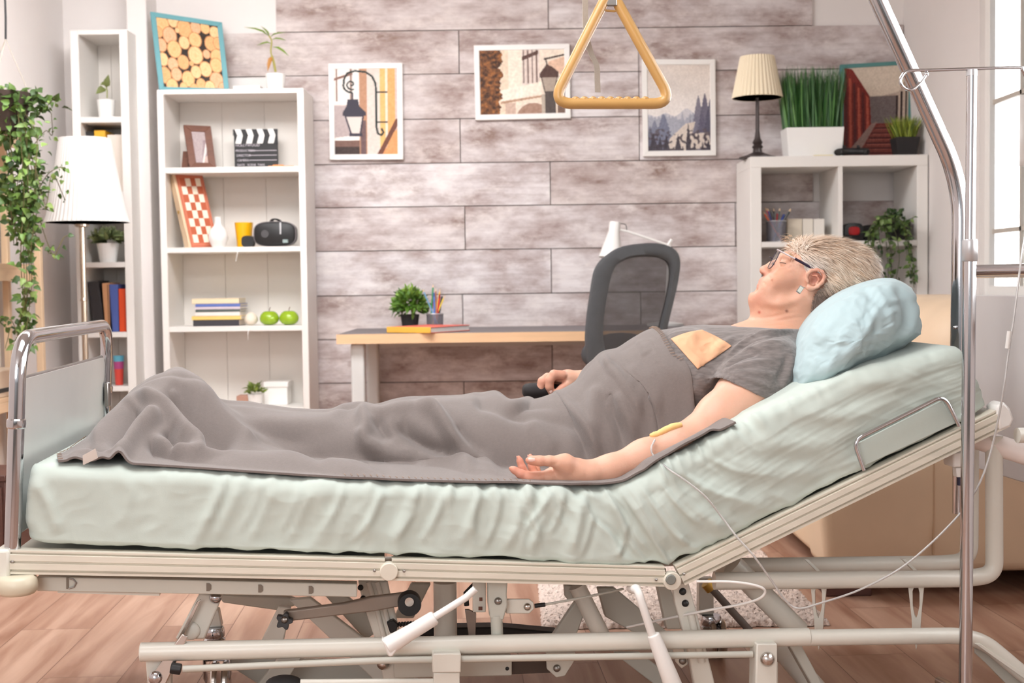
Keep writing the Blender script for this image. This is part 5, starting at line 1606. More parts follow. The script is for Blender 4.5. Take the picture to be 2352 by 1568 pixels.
# transverse plates of the scissor, far arms
plate(mb := MB(), [(500, 1366), (660, 1372), (700, 1384), (640, 1402), (512, 1384)], .40, .03); part(mb, 'cross_plate', 'bedgrey', bev=.003)
plate(mb := MB(), [(640, 1392), (668, 1396), (650, 1480), (595, 1482)], .34, .02); part(mb, 'scissor_plate', 'bed', bev=.003)
plate(mb := MB(), [(664, 1378), (712, 1372), (1010, 1600), (900, 1600)], .38, .02); part(mb, 'scissor_plate', 'bed', bev=.003)
plate(mb := MB(), [(730, 1350), (800, 1372), (880, 1440), (840, 1470)], .46, .02); part(mb, 'scissor_plate', 'bedgrey', bev=.003)
plate(mb := MB(), [(664, 1480), (712, 1480), (636, 1600), (570, 1600)], .42, .02); part(mb, 'scissor_plate', 'bedgrey', bev=.003)
plate(mb := MB(), [(945, 1340), (990, 1340), (950, 1420), (905, 1420)], .40, .02); part(mb, 'scissor_plate', 'bedgrey', bev=.003)
# ribbed upright
plate(mb := MB(), [(822, 1334), (890, 1334), (900, 1380), (924, 1470), (950, 1640), (896, 1640), (862, 1470), (832, 1380)], .20, .02)
o = part(mb, 'ribbed_upright', 'bed', bev=.004)
for q in (((846, 1336), (866, 1400), (884, 1470)), ((866, 1336), (884, 1400), (902, 1470))): part(MB().tube([B(x, y, .198) for x, y in q], .0055, 10), 'rib', 'bed', o)
bolt(o, 828, 1349, .197, 7, 'black'); bolt(o, 834, 1374, .197, 7, 'black'); bolt(o, 880, 1523, .195, 15, 'chrome_b')
plate(mb := MB(), [(888, 1430), (904, 1424), (914, 1434), (910, 1452), (896, 1454)], .18, .02); part(mb, 'pawl', 'black', o, bev=.002)
part(MB().tube([B(912 + i * .62, 1434 + 5 * math.sin(i * 1.9) - i * .05, .2 + .006 * math.cos(i * 1.9)) for i in range(90)], .0012, 6), 'spring', 'black', o)
# taupe locking arm with star knob and roller
plate(mb := MB(), [(650, 1404), (790, 1386), (850, 1372), (930, 1362), (934, 1390), (860, 1404), (790, 1412), (655, 1428)], .10, .018); o = part(mb, 'locking_arm', 'bedbrown', bev=.003)
c = B(654, 1422, .09); R0 = 20 * KS(654, 1422, .09)
pts = []
for k in range(50):
    a = 2 * math.pi * k / 50; rr = R0 * (.82 + .2 * math.cos(5 * a)); pts.append(c + BX * rr * math.cos(a) + UP * rr * math.sin(a))
part(MB().prism(pts, -BY * .02), 'star_knob', 'dkgrey', o, bev=.002); bolt(o, 653, 1423, .068, 8, 'steel')
c = B(940, 1381, .10); s = KS(940, 1381, .1); Q_ = Vector((0, 0, 1)).rotation_difference(-BY).to_matrix()
part(MB().lathe([(10 * s, .03), (26 * s, .03), (27 * s, .026), (27 * s, .0), (10 * s, 0)], c, 36, Q_), 'roller', 'black', o); bolt(o, 940, 1381, .068, 10.5, 'chrome_b', False)
# upright tube in the middle, crank, bracket, link
part(MB().tube([B(1022, 1336, .30), B(1024, 1520, .30)], 27 * KS(1022, 1400, .3), 24), 'lift_column', 'bed', sm=60)
o = part(MB().tube([B(1092, 1352, -.02), B(1070, 1372, -.02), B(986, 1424, -.02)], 8.5 * KS(1040, 1390, 0), 14), 'crank_rod', 'plug', sm=60)
cr = MB(); a_, b_ = B(1000, 1417, -.02), B(890, 1484, -.02); s = KS(940, 1450, 0)
cr.tube([a_, a_.lerp(b_, .04), a_.lerp(b_, .5), b_], [15 * s, 17 * s, 18 * s, 22 * s], 24); part(cr, 'crank_grip', 'plug', o, bev=.002, sm=60)
plate(mb := MB(), [(876, 1468), (912, 1492), (902, 1508), (892, 1508)], -.035, .03); part(mb, 'grip_tip', 'plug', o, bev=.003)
br = MB(); plate(br, [(1086, 1336), (1116, 1336), (1116, 1406), (1086, 1406)], .10, .012); o = part(br, 'bracket', 'bed', bev=.002)
hl = MB(); plate(hl, [(1101, 1372), (1108, 1372), (1108, 1380), (1101, 1380)], .0985, .002); plate(hl, [(1099, 1393), (1108, 1393), (1108, 1401), (1099, 1401)], .0985, .002); part(hl, 'hole', solid((110, 70, 54)), o)
br = MB(); plate(br, [(1120, 1336), (1166, 1336), (1164, 1364), (1166, 1390), (1156, 1424), (1126, 1420), (1122, 1390)], .05, .03); o = part(br, 'bracket', solid((200, 203, 194), .4), bev=.003)
bolt(o, 1144, 1380, .05, 9, 'steel'); part(MB().tube([B(1140, 1412, .06), B(1142, 1460, .06)], 14 * KS(1140, 1430, .06), 18), 'socket_tube', solid((200, 203, 194), .4), o, sm=60)
plate(mb := MB(), [(1162, 1376), (1216, 1376), (1226, 1384), (1227, 1398), (1216, 1409), (1162, 1409)], .07, .008); o = part(mb, 'link_arm', 'bed', bev=.002); bolt(o, 1211, 1393, .07, 9, 'chrome_b')
part(MB().tube([B(1228, 1391, .075), B(1252, 1388, .075)], 5 * KS(1240, 1390, .07), 10), 'cable_end', 'black', o)
part(MB().tube([B(1246, 1389, .075), B(1340, 1372, .09), B(1432, 1352, .12)], 3 * KS(1300, 1370, .07), 8), 'cable', 'bedgrey', o)
plate(mb := MB(), [(1068, 1400), (1078, 1400), (1094, 1408), (1092, 1470), (1078, 1470)], .26, .008); part(mb, 'slotted_plate', 'steel', bev=.001)
part(MB().tube([B(1090, 1342, .28), B(1070, 1362, .28), B(1072, 1390, .28)], .006, 10), 'hose', 'black')
mb = MB(); plate(mb, [(950, 1443), (1150, 1440), (1282, 1452), (1282, 1462), (950, 1462)], .48, .05); part(mb, 'motor_housing', 'black', bev=.004)
# slide housing under the base tube
plate(mb := MB(), [(905, 1516), (1176, 1508), (1176, 1552), (905, 1558)], .16, .04); o = part(mb, 'slide_housing', 'bedgrey', bev=.003); bolt(o, 1165, 1535, .16, 4.5, 'black')
plate(mb := MB(), [(1176, 1512), (1275, 1512), (1275, 1544), (1176, 1548)], .18, .02); part(mb, 'slide_rod', solid((66, 52, 44), .4), o)
plate(mb := MB(), [(1254, 1498), (1322, 1498), (1318, 1520), (1298, 1552), (1278, 1556), (1256, 1536)], .14, .008); o = part(mb, 'pivot_plate', 'bedgrey', bev=.002); bolt(o, 1279, 1534, .14, 9, 'steel')
plate(mb := MB(), [(500, 1512), (905, 1520), (905, 1568), (640, 1600)], .52, .02); part(mb, 'rear_plate', 'bedgrey', bev=.002)
# right scissor and lever
part(MB().tube([B(1325, 1345, .26), B(1392, 1480, .26)], 20 * KS(1350, 1400, .26), 20), 'scissor_tube', 'bed', sm=60)
plate(mb := MB(), [(1328, 1372), (1352, 1384), (1320, 1470), (1262, 1470)], .30, .02); part(mb, 'scissor_plate', 'bedgrey', bev=.003)
plate(mb := MB(), [(1372, 1350), (1412, 1350), (1500, 1424), (1590, 1500), (1540, 1500), (1390, 1416)], .34, .02); part(mb, 'scissor_plate', 'bedgrey', bev=.003)
plate(mb := MB(), [(1410, 1500), (1470, 1500), (1600, 1600), (1540, 1600)], .34, .02); part(mb, 'scissor_plate', 'bedgrey', bev=.003)
plate(mb := MB(), [(1296, 1344), (1326, 1346), (1336, 1380), (1306, 1380), (1298, 1370)], .28, .02); part(mb, 'scissor_lug', 'bedgrey', bev=.003)
o = part(MB().tube(spline([B(1450, 1350, .02), B(1464, 1356, -.01), B(1474, 1384, -.02), B(1500, 1464, -.02)], 6), [12 * KS(1470, 1400, 0)] * 6 + [9.5 * KS(1470, 1400, 0)] * 13, 14), 'lever_rod', 'plug', sm=60)
a_, b_ = B(1500, 1456, -.02), B(1580, 1660, -.02)
part(MB().tube([a_, a_.lerp(b_, .03), a_.lerp(b_, .5), b_], [14 * s, 16 * s, 21 * s, 24 * s], 24), 'lever_grip', 'plug', o, bev=.002, sm=60)
# right upright
plate(mb := MB(), [(1544, 1338), (1582, 1338), (1604, 1420), (1640, 1560), (1660, 1660), (1610, 1660), (1578, 1480), (1552, 1390)], .08, .02); o = part(mb, 'ribbed_upright', 'bed', bev=.003)
bolt(o, 1568, 1358, .08, 8.5, 'black'); bolt(o, 1574, 1385, .08, 8.5, 'black')
part(MB().tube([B(x, y, .078) for x, y in ((1586, 1408), (1600, 1470), (1612, 1520))], .008, 10), 'rib', 'bed', o)
plate(mb := MB(), [(1510, 1345), (1540, 1345), (1566, 1445), (1532, 1445)], .22, .03); part(mb, 'rear_upright', 'bedgrey', bev=.003)
plate(mb := MB(), [(1545, 1488), (1572, 1488), (1582, 1525), (1566, 1536), (1552, 1520)], .10, .01); o = part(mb, 'pivot_plate', 'bed', bev=.003); bolt(o, 1568, 1517, .10, 9, 'steel')
# head side of the base : diagonal tube, sliding tubes, brackets
part(MB().tube([B(1682, 1297, .18), B(1835, 1450, .18)], 26 * KS(1750, 1370, .18), 22), 'diagonal_tube', 'bed', sm=60)
part(MB().tube([B(1778, 1470, .22), B(1890, 1600, .22)], 25 * KS(1850, 1530, .22), 22), 'diagonal_tube', 'bed', sm=60)
plate(mb := MB(), [(1812, 1480), (1840, 1480), (1905, 1600), (1880, 1600)], .12, .04); part(mb, 'channel_arm', 'bedgrey', bev=.003)
o = part(MB().tube(fillet([B(1640, 1334, .10), B(2225, 1328, .10), B(2284, 1318, .10), B(2283, 1000, .10)], .13, 16), 20 * KS(2000, 1330, .10), 24), 'slide_tube', 'bed', sm=60)
part(MB().tube(fillet([B(1640, 1300, .26), B(2150, 1294, .26), B(2228, 1288, .26), B(2230, 1000, .26)], .14, 16), 18.5 * KS(2000, 1290, .26), 24), 'slide_tube', 'bed', sm=60)
for px in (1880, 2104):
    mb = MB(); bb = .11
    outer = [(-18, 1348), (18, 1346), (12, 1410), (8, 1474), (0, 1492), (-8, 1480), (-10, 1420)]
    inner = [(-9, 1350), (8, 1350), (8, 1390), (2, 1420), (-3, 1418), (-8, 1390)]
    # ring between outer and slot
    n_ = 40

    def rs(pl_):
        q = [Vector((x, y, 0)) for x, y in pl_] + [Vector((*pl_[0], 0))]; L_ = [0]
        for i in range(len(q) - 1): L_.append(L_[-1] + (q[i + 1] - q[i]).length)
        out = []
        for k in range(n_):
            d = L_[-1] * k / n_; j = max(i for i in range(len(L_)) if L_[i] <= d); j = min(j, len(q) - 2)
            out.append(q[j].lerp(q[j + 1], (d - L_[j]) / (L_[j + 1] - L_[j])))
        return out
    # slot shaped plate: loft outer-front, inner-front, inner-back, outer-back
    ctr = (0, 1385)
    dirs = np.linspace(-math.pi, math.pi, n_, endpoint=False)

    def cast(pl_, a):
        best = None
        for i in range(len(pl_)):
            x0, y0 = pl_[i][0] - ctr[0], pl_[i][1] - ctr[1]; x1, y1 = pl_[(i + 1) % len(pl_)][0] - ctr[0], pl_[(i + 1) % len(pl_)][1] - ctr[1]
            dx, dy = math.cos(a), math.sin(a); den = dx * (y1 - y0) - dy * (x1 - x0)
            if abs(den) < 1e-9: continue
            t_ = (x0 * (y1 - y0) - y0 * (x1 - x0)) / den; u = (x0 * dy - y0 * dx) / den
            if t_ > 0 and -1e-6 <= u <= 1 + 1e-6 and (best is None or t_ < best): best = t_
        return (ctr[0] + math.cos(a) * best, ctr[1] + math.sin(a) * best)
    ou = [cast(outer, a) for a in dirs]; inn_ = [cast(inner, a) for a in dirs]
    R4 = [[B(px + x, y, bb) for x, y in ou], [B(px + x, y, bb) for x, y in inn_]]
    off = BY * .05 + BX * .03
    vs = R4[0] + R4[1] + [v + off * .12 for v in R4[1]] + [v + off * .12 for v in R4[0]]
    fs = [(i * n_ + k, i * n_ + (k + 1) % n_, ((i + 1) % 4) * n_ + (k + 1) % n_, ((i + 1) % 4) * n_ + k) for i in range(4) for k in range(n_)]
    mb.add(vs, fs); part(mb, 'slotted_bracket', 'bed', sm=30, fix=True)
    plate(mb := MB(), [(px - 32, 1284), (px - 24, 1284), (px + 6, 1312), (px - 2, 1314)], .16, .012); part(mb, 'web_plate', 'bed', bev=.001)
# gas spring, caster forks and wheels
o = part(MB().tube([B(1628, 1344, .50), B(1722, 1448, .50)], 9 * KS(1680, 1400, .5), 14), 'gas_spring', solid((120, 112, 106), .35), sm=60)
part(MB().cyl(B(1622, 1338, .49), B(1634, 1352, .49), 14 * KS(1628, 1345, .5), 18), 'spring_eye', mat('brass_b', (214, 178, 92), .35, .7), o)


def caster(px, py, b, fork, lab):
    s = KS(px, py, b); c = B(px, py, b)
    fk = part(MB().lathe([(22 * s, 0), (24 * s, -6 * s), (24 * s, -20 * s), (21 * s, -24 * s), (25 * s, -28 * s), (25 * s, -44 * s), (20 * s, -60 * s)], c, 26), 'caster_stem', 'chrome')
    zc = .05
    for k in (-1, 1):
        q = Vector((c.x + .012, c.y, zc)) + BX * (.012 * k)
        part(MB().lathe([(.006, -.007), (.046, -.007), (.05, -.003), (.05, .003), (.046, .007), (.006, .007)], q, 30, Vector((0, 0, 1)).rotation_difference(BX).to_matrix()), 'caster_wheel', 'chrome_b', fk)
    f = MB(); q = Vector((c.x, c.y, c.z - 50 * s))
    f.prism([q + BX * -.028 + UP * 0, q + BX * .034, q + BX * .034 + UP * -(q.z - .06), q + BX * .028 + UP * -(q.z - .045), q + BX * .028 + UP * -.03, q + BX * -.02 + UP * -.03, q + BX * -.02 + UP * -(q.z - .045), q + BX * -.028 + UP * -(q.z - .06)], BY * .03)
    part(f, 'caster_fork', 'chrome', fk, bev=.002)
    plate(mb := MB(), fork, b, .03); part(mb, 'caster_mount', 'bed', fk, bev=.003)


caster(1633, 1412, .62, [(1606, 1328), (1640, 1328), (1640, 1412), (1606, 1412)], 'r')
caster(492, 1440, .42, [(470, 1400), (502, 1400), (510, 1440), (478, 1442)], 'l')
for px in (368, 1762):
    q = B(px, 1600, .06); q.z = 0
    fk = part(MB().prism([q + BX * -.024 + UP * .05, q + BX * .024 + UP * .05, q + BX * .024 + UP * .15, q + BX * -.024 + UP * .15], BY * .012), 'caster_fork', 'bed', bev=.002)
    part(MB().cyl(q + UP * .05 + BY * .014, q + UP * .05 + BY * .042, .05, 30), 'caster_wheel', 'dkgrey', fk, bev=.004)
c = B(652, 1568, .10); part(MB().ball(c, 34 * KS(652, 1568, .1), 12, sc=(1.25, 1, .5)), 'foot_pedal', 'dkgrey')
# head end : actuator and big tube with its label
plate(mb := MB(), [(2188, 1040), (2218, 1036), (2218, 1072), (2190, 1074)], .06, .05); o = part(mb, 'actuator', 'plug', bev=.004)
plate(mb := MB(), [(2196, 1074), (2212, 1074), (2212, 1096), (2198, 1096)], .07, .02); part(mb, 'actuator_neck', 'plug', o, bev=.002)
part(MB().cyl(B(2205, 1094, .08), B(2205, 1114, .08), 7 * KS(2205, 1100, .08), 14), 'actuator_tip', solid((40, 38, 62)), o, bev=.001)
a_, b_ = B(2235, 1004, .12), B(2420, 1064, .06)
o = part(MB().tube([a_, b_], 25 * KS(2320, 1030, .08), 24), 'push_handle', solid((240, 228, 222), .4), sm=60)
d_ = (b_ - a_).normalized(); u_ = d_.cross(BY).normalized(); s = KS(2320, 1030, .08)
q = B(2302, 1022, .10) - BY * 25 * s
for (f0, f1, cl_) in ((.0, 26, (120, 118, 140)), (36, 41, (220, 110, 96)), (44, 62, (224, 120, 104))):
    q0 = q + d_ * f0 * s + BY * .002; q1 = q + d_ * f1 * s + BY * .002
    part(MB().prism([q0 + u_ * 5 * s, q1 + u_ * 5 * s, q1 - u_ * 5 * s, q0 - u_ * 5 * s], -BY * .0012), 'label', solid(cl_), o)
# white cables
part(MB().tube(spline([B(x, y, b) for x, y, b in ((1440, 1440, .2), (1600, 1406, .06), (1700, 1388, .03), (1745, 1374, -.02), (1757, 1356, -.03), (1735, 1344, -.03), (1680, 1336, -.02), (1600, 1335, .0))], 8), 3.2 * KS(1700, 1350, 0), 10), 'cable', 'plug', sm=60)
# ---------------------------------------------------------------- mattress in its mint sheet
MBOT = [(55, 1252), (300, 1260), (800, 1277), (1200, 1290), (1490, 1301), (1545, 1300), (1600, 1275), (1800, 1178), (2050, 1054), (2288, 941)]
MTOP = [(60, 1070), (300, 1076), (800, 1108), (1150, 1119), (1395, 1121), (1470, 1098), (1540, 1062), (1722, 968), (1975, 855), (2222, 792)]
NS = 520
bot = np.array(spline([K(*q, .0) for q in MBOT], 40)); top = np.array(spline([K(*q, .0) for q in MTOP], 40))


def resample(A, n):
    d = np.r_[0, np.cumsum(np.linalg.norm(np.diff(A, axis=0), axis=1))]
    u = np.linspace(0, d[-1], n)
    return np.stack([np.interp(u, d, A[:, k]) for k in range(3)], 1)


# resample both with the same parameter
par = np.linspace(0, len(bot) - 1, NS)
bot = np.stack([np.interp(par, np.arange(len(bot)), bot[:, k]) for k in range(3)], 1)
top = np.stack([np.interp(par, np.arange(len(top)), top[:, k]) for k in range(3)], 1)
MW0, MW1 = .012, .868


def mat_top(a):
    return np.interp(a, top[:, 0], top[:, 2])


rc = .030
loop = []                                            # (b, t) around the section
for t in np.linspace(.06, .80, 58): loop.append((0, t, 0))
for q in np.linspace(0, math.pi / 2, 12)[1:]: loop.append((rc * (1 - math.cos(q)), .80 + .20 * math.sin(q), 1))
for b in np.linspace(rc, MW1 - MW0 - rc, 70)[1:]: loop.append((b, 1, 2))
for q in np.linspace(0, math.pi / 2, 8)[1:]: loop.append((MW1 - MW0 - rc + rc * math.sin(q), .80 + .20 * math.cos(q), 3))
for t in np.linspace(.8, .06, 14)[1:]: loop.append((MW1 - MW0, t, 3))
for q in np.linspace(0, math.pi / 2, 5)[1:]: loop.append((MW1 - MW0 - rc * (1 - math.cos(q)), .06 - .06 * math.sin(q), 3))
for b in np.linspace(MW1 - MW0 - rc, rc, 12)[1:]: loop.append((b, 0, 3))
for q in np.linspace(0, math.pi / 2, 5)[1:-1]: loop.append((rc * (1 - math.sin(q)), .06 * (1 - math.cos(q)), 0))
loop = np.array(loop); NL = len(loop)
ends = np.ones(NS); ins = np.zeros(NS)
k_ = 14
for i in range(k_):
    q = i / k_; e = math.sqrt(max(0, 1 - (1 - q) ** 2)); ends[i] = e; ends[NS - 1 - i] = e
V = np.zeros((NS, NL, 3))
wid = MW1 - MW0
for i in range(NS):
    e = .91 + .09 * ends[i]
    t = .5 + (loop[:, 1] - .5) * e
    p = bot[i] + (top[i] - bot[i]) * t[:, None]
    V[i] = p; V[i, :, 1] = MW0 + wid / 2 + (loop[:, 0] - wid / 2) * (.94 + .06 * ends[i])
Q = gridfaces(NS, NL, True)
Vf = V.reshape(-1, 3)
N = vnormals(Vf, Q)
if (N.reshape(NS, NL, 3)[200, 30, 1]) > 0: Q = Q[:, ::-1]; N = -N
# wrinkles : gathers down the near side
s_arc = np.r_[0, np.cumsum(np.linalg.norm(np.diff((bot + top) / 2, axis=0), axis=1))]
S = np.repeat(s_arc, NL); T = np.tile(loop[:, 1], NS); SIDE = np.tile(loop[:, 2], NS)
pxs = np.repeat(np.interp(np.arange(NS), np.linspace(0, NS - 1, len(MBOT)), [q[0] for q in MBOT]), NL)
amp = np.interp(pxs, [60, 250, 430, 700, 1050, 1300, 1560, 1660, 1900, 2280], [.002, .003, .0055, .006, .0065, .009, .009, .0065, .0045, .003])
sk = np.interp(pxs, [100, 700, 1100, 1450, 1700, 2200], [.03, -.05, -.03, .02, .10, .22])
u = S + sk * (T - .5) + .02 * pnoise(S * 7, T * 2.2, 1.1)
r1 = 1 - np.abs(pnoise(u * 13, T * .9, 5.5)) * 2.4
r2 = 1 - np.abs(pnoise(u * 29, T * 1.6, 8.5)) * 2.4
r3 = pnoise(u * 6, T * 1.2, 2.5)
side = np.where(SIDE < 1.5, 1.0, np.where(SIDE < 2.5, .25, .5))
D = amp * side * (.85 * (r1 - .45) + .4 * (r2 - .45) * np.clip(.35 + .9 * np.abs(T - .45), 0, 1) + .7 * r3)
topgather = np.exp(-((T - .95) / .09) ** 2) * (SIDE < 2) * np.interp(pxs, [300, 450, 1000, 1150, 1600, 2250], [0, .002, .003, .0055, .0055, .001])
D += topgather * (1 - np.abs(pnoise(S * 34, 0, 3.7)) * 2.6)
# broad creases sweeping up the backrest
mst = []


def mside(pts, w, h):
    mst.append(([K(x, y, .0) for x, y in pts], w, h))


mside([(1525, 1120), (1600, 1180), (1690, 1225)], .018, .012); mside([(1500, 1130), (1545, 1200), (1580, 1260)], .016, .012); mside([(1450, 1140), (1490, 1200), (1545, 1268)], .015, .011)
mside([(1570, 1100), (1690, 1150), (1790, 1160)], .02, .010); mside([(1620, 1060), (1780, 1090), (1900, 1080)], .02, .008); mside([(1395, 1140), (1440, 1210), (1500, 1285)], .014, .010)
mside([(1340, 1135), (1330, 1200), (1310, 1280)], .012, .010); mside([(1270, 1130), (1240, 1200), (1215, 1280)], .013, .009); mside([(1200, 1130), (1190, 1210), (1150, 1280)], .012, .008)
mside([(1700, 1010), (1850, 1030), (2000, 980)], .02, .006); mside([(1820, 950), (1950, 960), (2080, 910)], .016, .006); mside([(1950, 880), (2060, 880), (2150, 840)], .014, .005)
mside([(75, 1090), (110, 1160), (135, 1235)], .012, .008); mside([(75, 1095), (62, 1170), (55, 1230)], .012, .007)
for px in (480, 520, 600, 690, 770, 860, 930, 1010, 1090): mside([(px + 30, 1110 + px * .012), (px + 5, 1170), (px - 35, 1262)], .010, .0055)
nv = (loop[:, 2][None] < 1.5).repeat(NS, 0).ravel()
Ds = np.zeros(len(Vf)); Vp = Vf[nv].copy(); Vp[:, 1] = 0.0
mst = [([np.array((p[0], 0.0, p[2])) for p in pts], w, h) for pts, w, h in mst]
Ds[nv] = stroke_disp(Vp, mst)
D += Ds
inc = np.clip((pxs - 1560) / 120, 0, 1) * (SIDE < 1.5)
D += inc * (.0012 * (1 - 2.3 * np.abs(pnoise(S * 4.5 + T * 1.5, T * 7 - S * 3, 6.6))) + .0008 * (1 - 2.3 * np.abs(pnoise(S * 9, T * 15 - S * 5, 2.6))))
D += (SIDE < 1.5) * .0006 * (1 - 2.3 * np.abs(pnoise(S * 22, T * 5, 7.7)))
# gentle sag where the sheet rests
Vf = Vf + N * D[:, None]
SL = [[(1269, 1126), (1242, 1171), (1204, 1225), (1195, 1282)], [(1296, 1128), (1282, 1185), (1262, 1228)], [(1336, 1128), (1356, 1185), (1403, 1232), (1425, 1278)], [(1389, 1126), (1423, 1185), (1443, 1238), (1472, 1284)], [(1423, 1122), (1463, 1178), (1510, 1252), (1532, 1290)], [(1468, 1112), (1510, 1172), (1550, 1225), (1604, 1265)], [(1508, 1098), (1557, 1158), (1617, 1212)], [(1101, 1126), (1086, 1185), (1088, 1230)], [(1021, 1122), (1001, 1185), (961, 1256)],
      [(880, 1116), (848, 1198), (800, 1252)], [(960, 1118), (945, 1180), (905, 1250)], [(1150, 1124), (1140, 1190), (1110, 1262)], [(790, 1112), (770, 1170), (720, 1250)], [(700, 1108), (672, 1170), (640, 1235)], [(600, 1098), (590, 1150), (548, 1230)], [(520, 1092), (500, 1150), (470, 1210)], [(1215, 1124), (1225, 1180), (1240, 1240)], [(1556, 1078), (1640, 1128), (1720, 1150)], [(1620, 1046), (1700, 1082), (1800, 1092)], [(1360, 1180), (1350, 1230), (1330, 1282)], [(1440, 1200), (1430, 1250), (1415, 1284)]]
qx_, qy_ = project(L2W(Vf)); N2 = vnormals(Vf, Q); N2 = N2 * np.sign((N2 * N).sum(1))[:, None]
Vf = lines2d(Vf, N2, qx_, qy_, [(l_, 7.5, 4.2) for l_ in SL] + [([(x + 13, y) for x, y in l_], 7, -2.4) for l_ in SL], (Vf[:, 1] < .15).astype(float))
# caps
c0 = Vf[:NL].mean(0); c1 = Vf[-NL:].mean(0)
nV = len(Vf)
Vall = np.r_[Vf, [c0], [c1]]
me_q = Q.tolist()
o = bpy.data.meshes.new('mattress')
caps = [[nV, (k + 1) % NL, k] for k in range(NL)] + [[nV + 1, nV - NL + k, nV - NL + (k + 1) % NL] for k in range(NL)]
o.from_pydata(L2W(Vall).tolist(), [], me_q + caps); o.update(); smooth(o, 0)
mt = link(o, 'mattress', M['sheet'], None)
tag(mt, 'thick mattress in a wrinkled mint green fitted sheet on the bed', 'mattress')


# ---------------------------------------------------------------- pillow
OUT = [(1812, 905), (1815, 860), (1828, 815), (1846, 765), (1880, 715), (1925, 678), (1985, 650), (2045, 634), (2085, 641), (2112, 670), (2132, 718), (2134, 752), (2118, 778), (2060, 815), (1990, 852), (1920, 890), (1870, 912), (1838, 921)]
b_c = .36
OU = np.array(spline([K(x, y, .13) for x, y in OUT] + [K(*OUT[0], .13)], 13))[:-1]
nO = len(OU); ctr = OU.mean(0)
nB = 120
V = np.zeros((nB, nO, 3)); b0_, b1_ = .035, .80
for i in range(nB):
    q = -1 + 2 * i / (nB - 1)
    q2 = math.sin(q * math.pi / 2)                     # denser at the ends
    f = max(0.0, 1 - abs(q2) ** 4.5) ** .5
    b = (b0_ + b1_) / 2 + q2 * (b1_ - b0_) / 2
    sc = f
    sh_ = (Vector(K(1900, 760, b)) - Vector(K(1900, 760, .13))) * .78      # the pillow lies a little askew
    V[i, :, 0] = ctr[0] + sh_[0] + (OU[:, 0] - ctr[0]) * sc; V[i, :, 2] = ctr[2] + sh_[2] * .9 + (OU[:, 2] - ctr[2]) * sc; V[i, :, 1] = b
# the head presses it in
Q = gridfaces(nB, nO, True)
Vf = laplace(V.reshape(-1, 3), Q, 14, .5); Vf[:nO] = Vf[:nO].mean(0); Vf[-nO:] = Vf[-nO:].mean(0); N = vnormals(Vf, Q)
if N.reshape(nB, nO, 3)[5, :, 1].mean() > 0: Q = Q[:, ::-1]; N = -N
px_, py_ = project(L2W(Vf)); wt = np.clip(.35 - N[:, 1], 0, .5) * 2
LST = [([(2055, 655), (2080, 700), (2078, 750), (2050, 785)], 10, -9), ([(2072, 655), (2098, 700), (2096, 745), (2066, 785)], 9, 8), ([(2096, 680), (2112, 715), (2106, 750)], 8, -5), ([(1870, 880), (1930, 830), (1960, 760)], 18, 6), ([(1860, 900), (1940, 870), (2020, 810)], 12, -5),
       ([(1890, 840), (1905, 780), (1950, 720)], 16, -4), ([(1940, 820), (1990, 760), (2020, 690)], 10, 5), ([(1960, 730), (1975, 770), (1965, 810)], 7, 3.5), ([(1990, 700), (2010, 740), (2000, 790)], 7, -4), ([(2020, 690), (2045, 720), (2040, 770)], 8, 5), ([(1900, 800), (1960, 790), (2010, 760)], 6, -2.5),
       ([(1840, 905), (1900, 885), (1950, 850)], 8, 4), ([(1980, 660), (2020, 700), (2060, 705)], 9, -3.5), ([(1895, 860), (1925, 800), (1935, 755)], 6, 3), ([(1915, 850), (1965, 830), (1990, 800)], 5, 2.5), ([(2010, 665), (2040, 690), (2070, 690)], 6, 3), ([(1985, 720), (1990, 760)], 5, -2.5), ([(1870, 870), (1885, 840)], 6, -2.5)]
for _ in range(95):
    x, y = random.uniform(1860, 2105), random.uniform(665, 900)
    if y > 1400 - .27 * x or y < 640 + (2060 - x) * .55 * (x < 2000): continue
    a_ = random.choice([-.6, -1.1, .2, .9]) + random.uniform(-.35, .35); l_ = random.uniform(10, 32)
    LST.append(([(x, y), (x + l_ * .5 * math.cos(a_) + 3, y + l_ * .5 * math.sin(a_)), (x + l_ * math.cos(a_), y + l_ * math.sin(a_))], random.uniform(2.2, 4), random.choice([-1, 1]) * random.uniform(1.2, 2.4)))
Vf = lines2d(Vf, N, px_, py_, LST, wt); D = np.zeros(len(Vf))
near = np.clip((.34 - Vf[:, 1]) / .2, 0, 1)
D += near * (.0028 * (1 - 2.4 * np.abs(pnoise(Vf[:, 0] * 17 + Vf[:, 2] * 9, Vf[:, 1] * 16, Vf[:, 2] * 14))) + .0014 * (1 - 2.4 * np.abs(pnoise(Vf[:, 0] * 40, Vf[:, 1] * 40, Vf[:, 2] * 40)))) + .003 * pnoise(Vf[:, 0] * 8, Vf[:, 1] * 8, Vf[:, 2] * 8)
Vf = Vf + N * D[:, None]; Vf[:nO] = Vf[:nO].mean(0); Vf[-nO:] = Vf[-nO:].mean(0)
pil = mesh_np('pillow', L2W(np.asarray(Vf)), Q, M['pillow'], None, 0)
tag(pil, 'plump pale blue pillow under the woman\'s head on the raised backrest', 'pillow')

# ---------------------------------------------------------------- the woman in the bed
HB = .44                                             # middle plane of head and trunk
per = thing('person', W(1.35, .44, .58), 'woman with short blond hair and glasses lying asleep on her back, grey shirt', 'person')


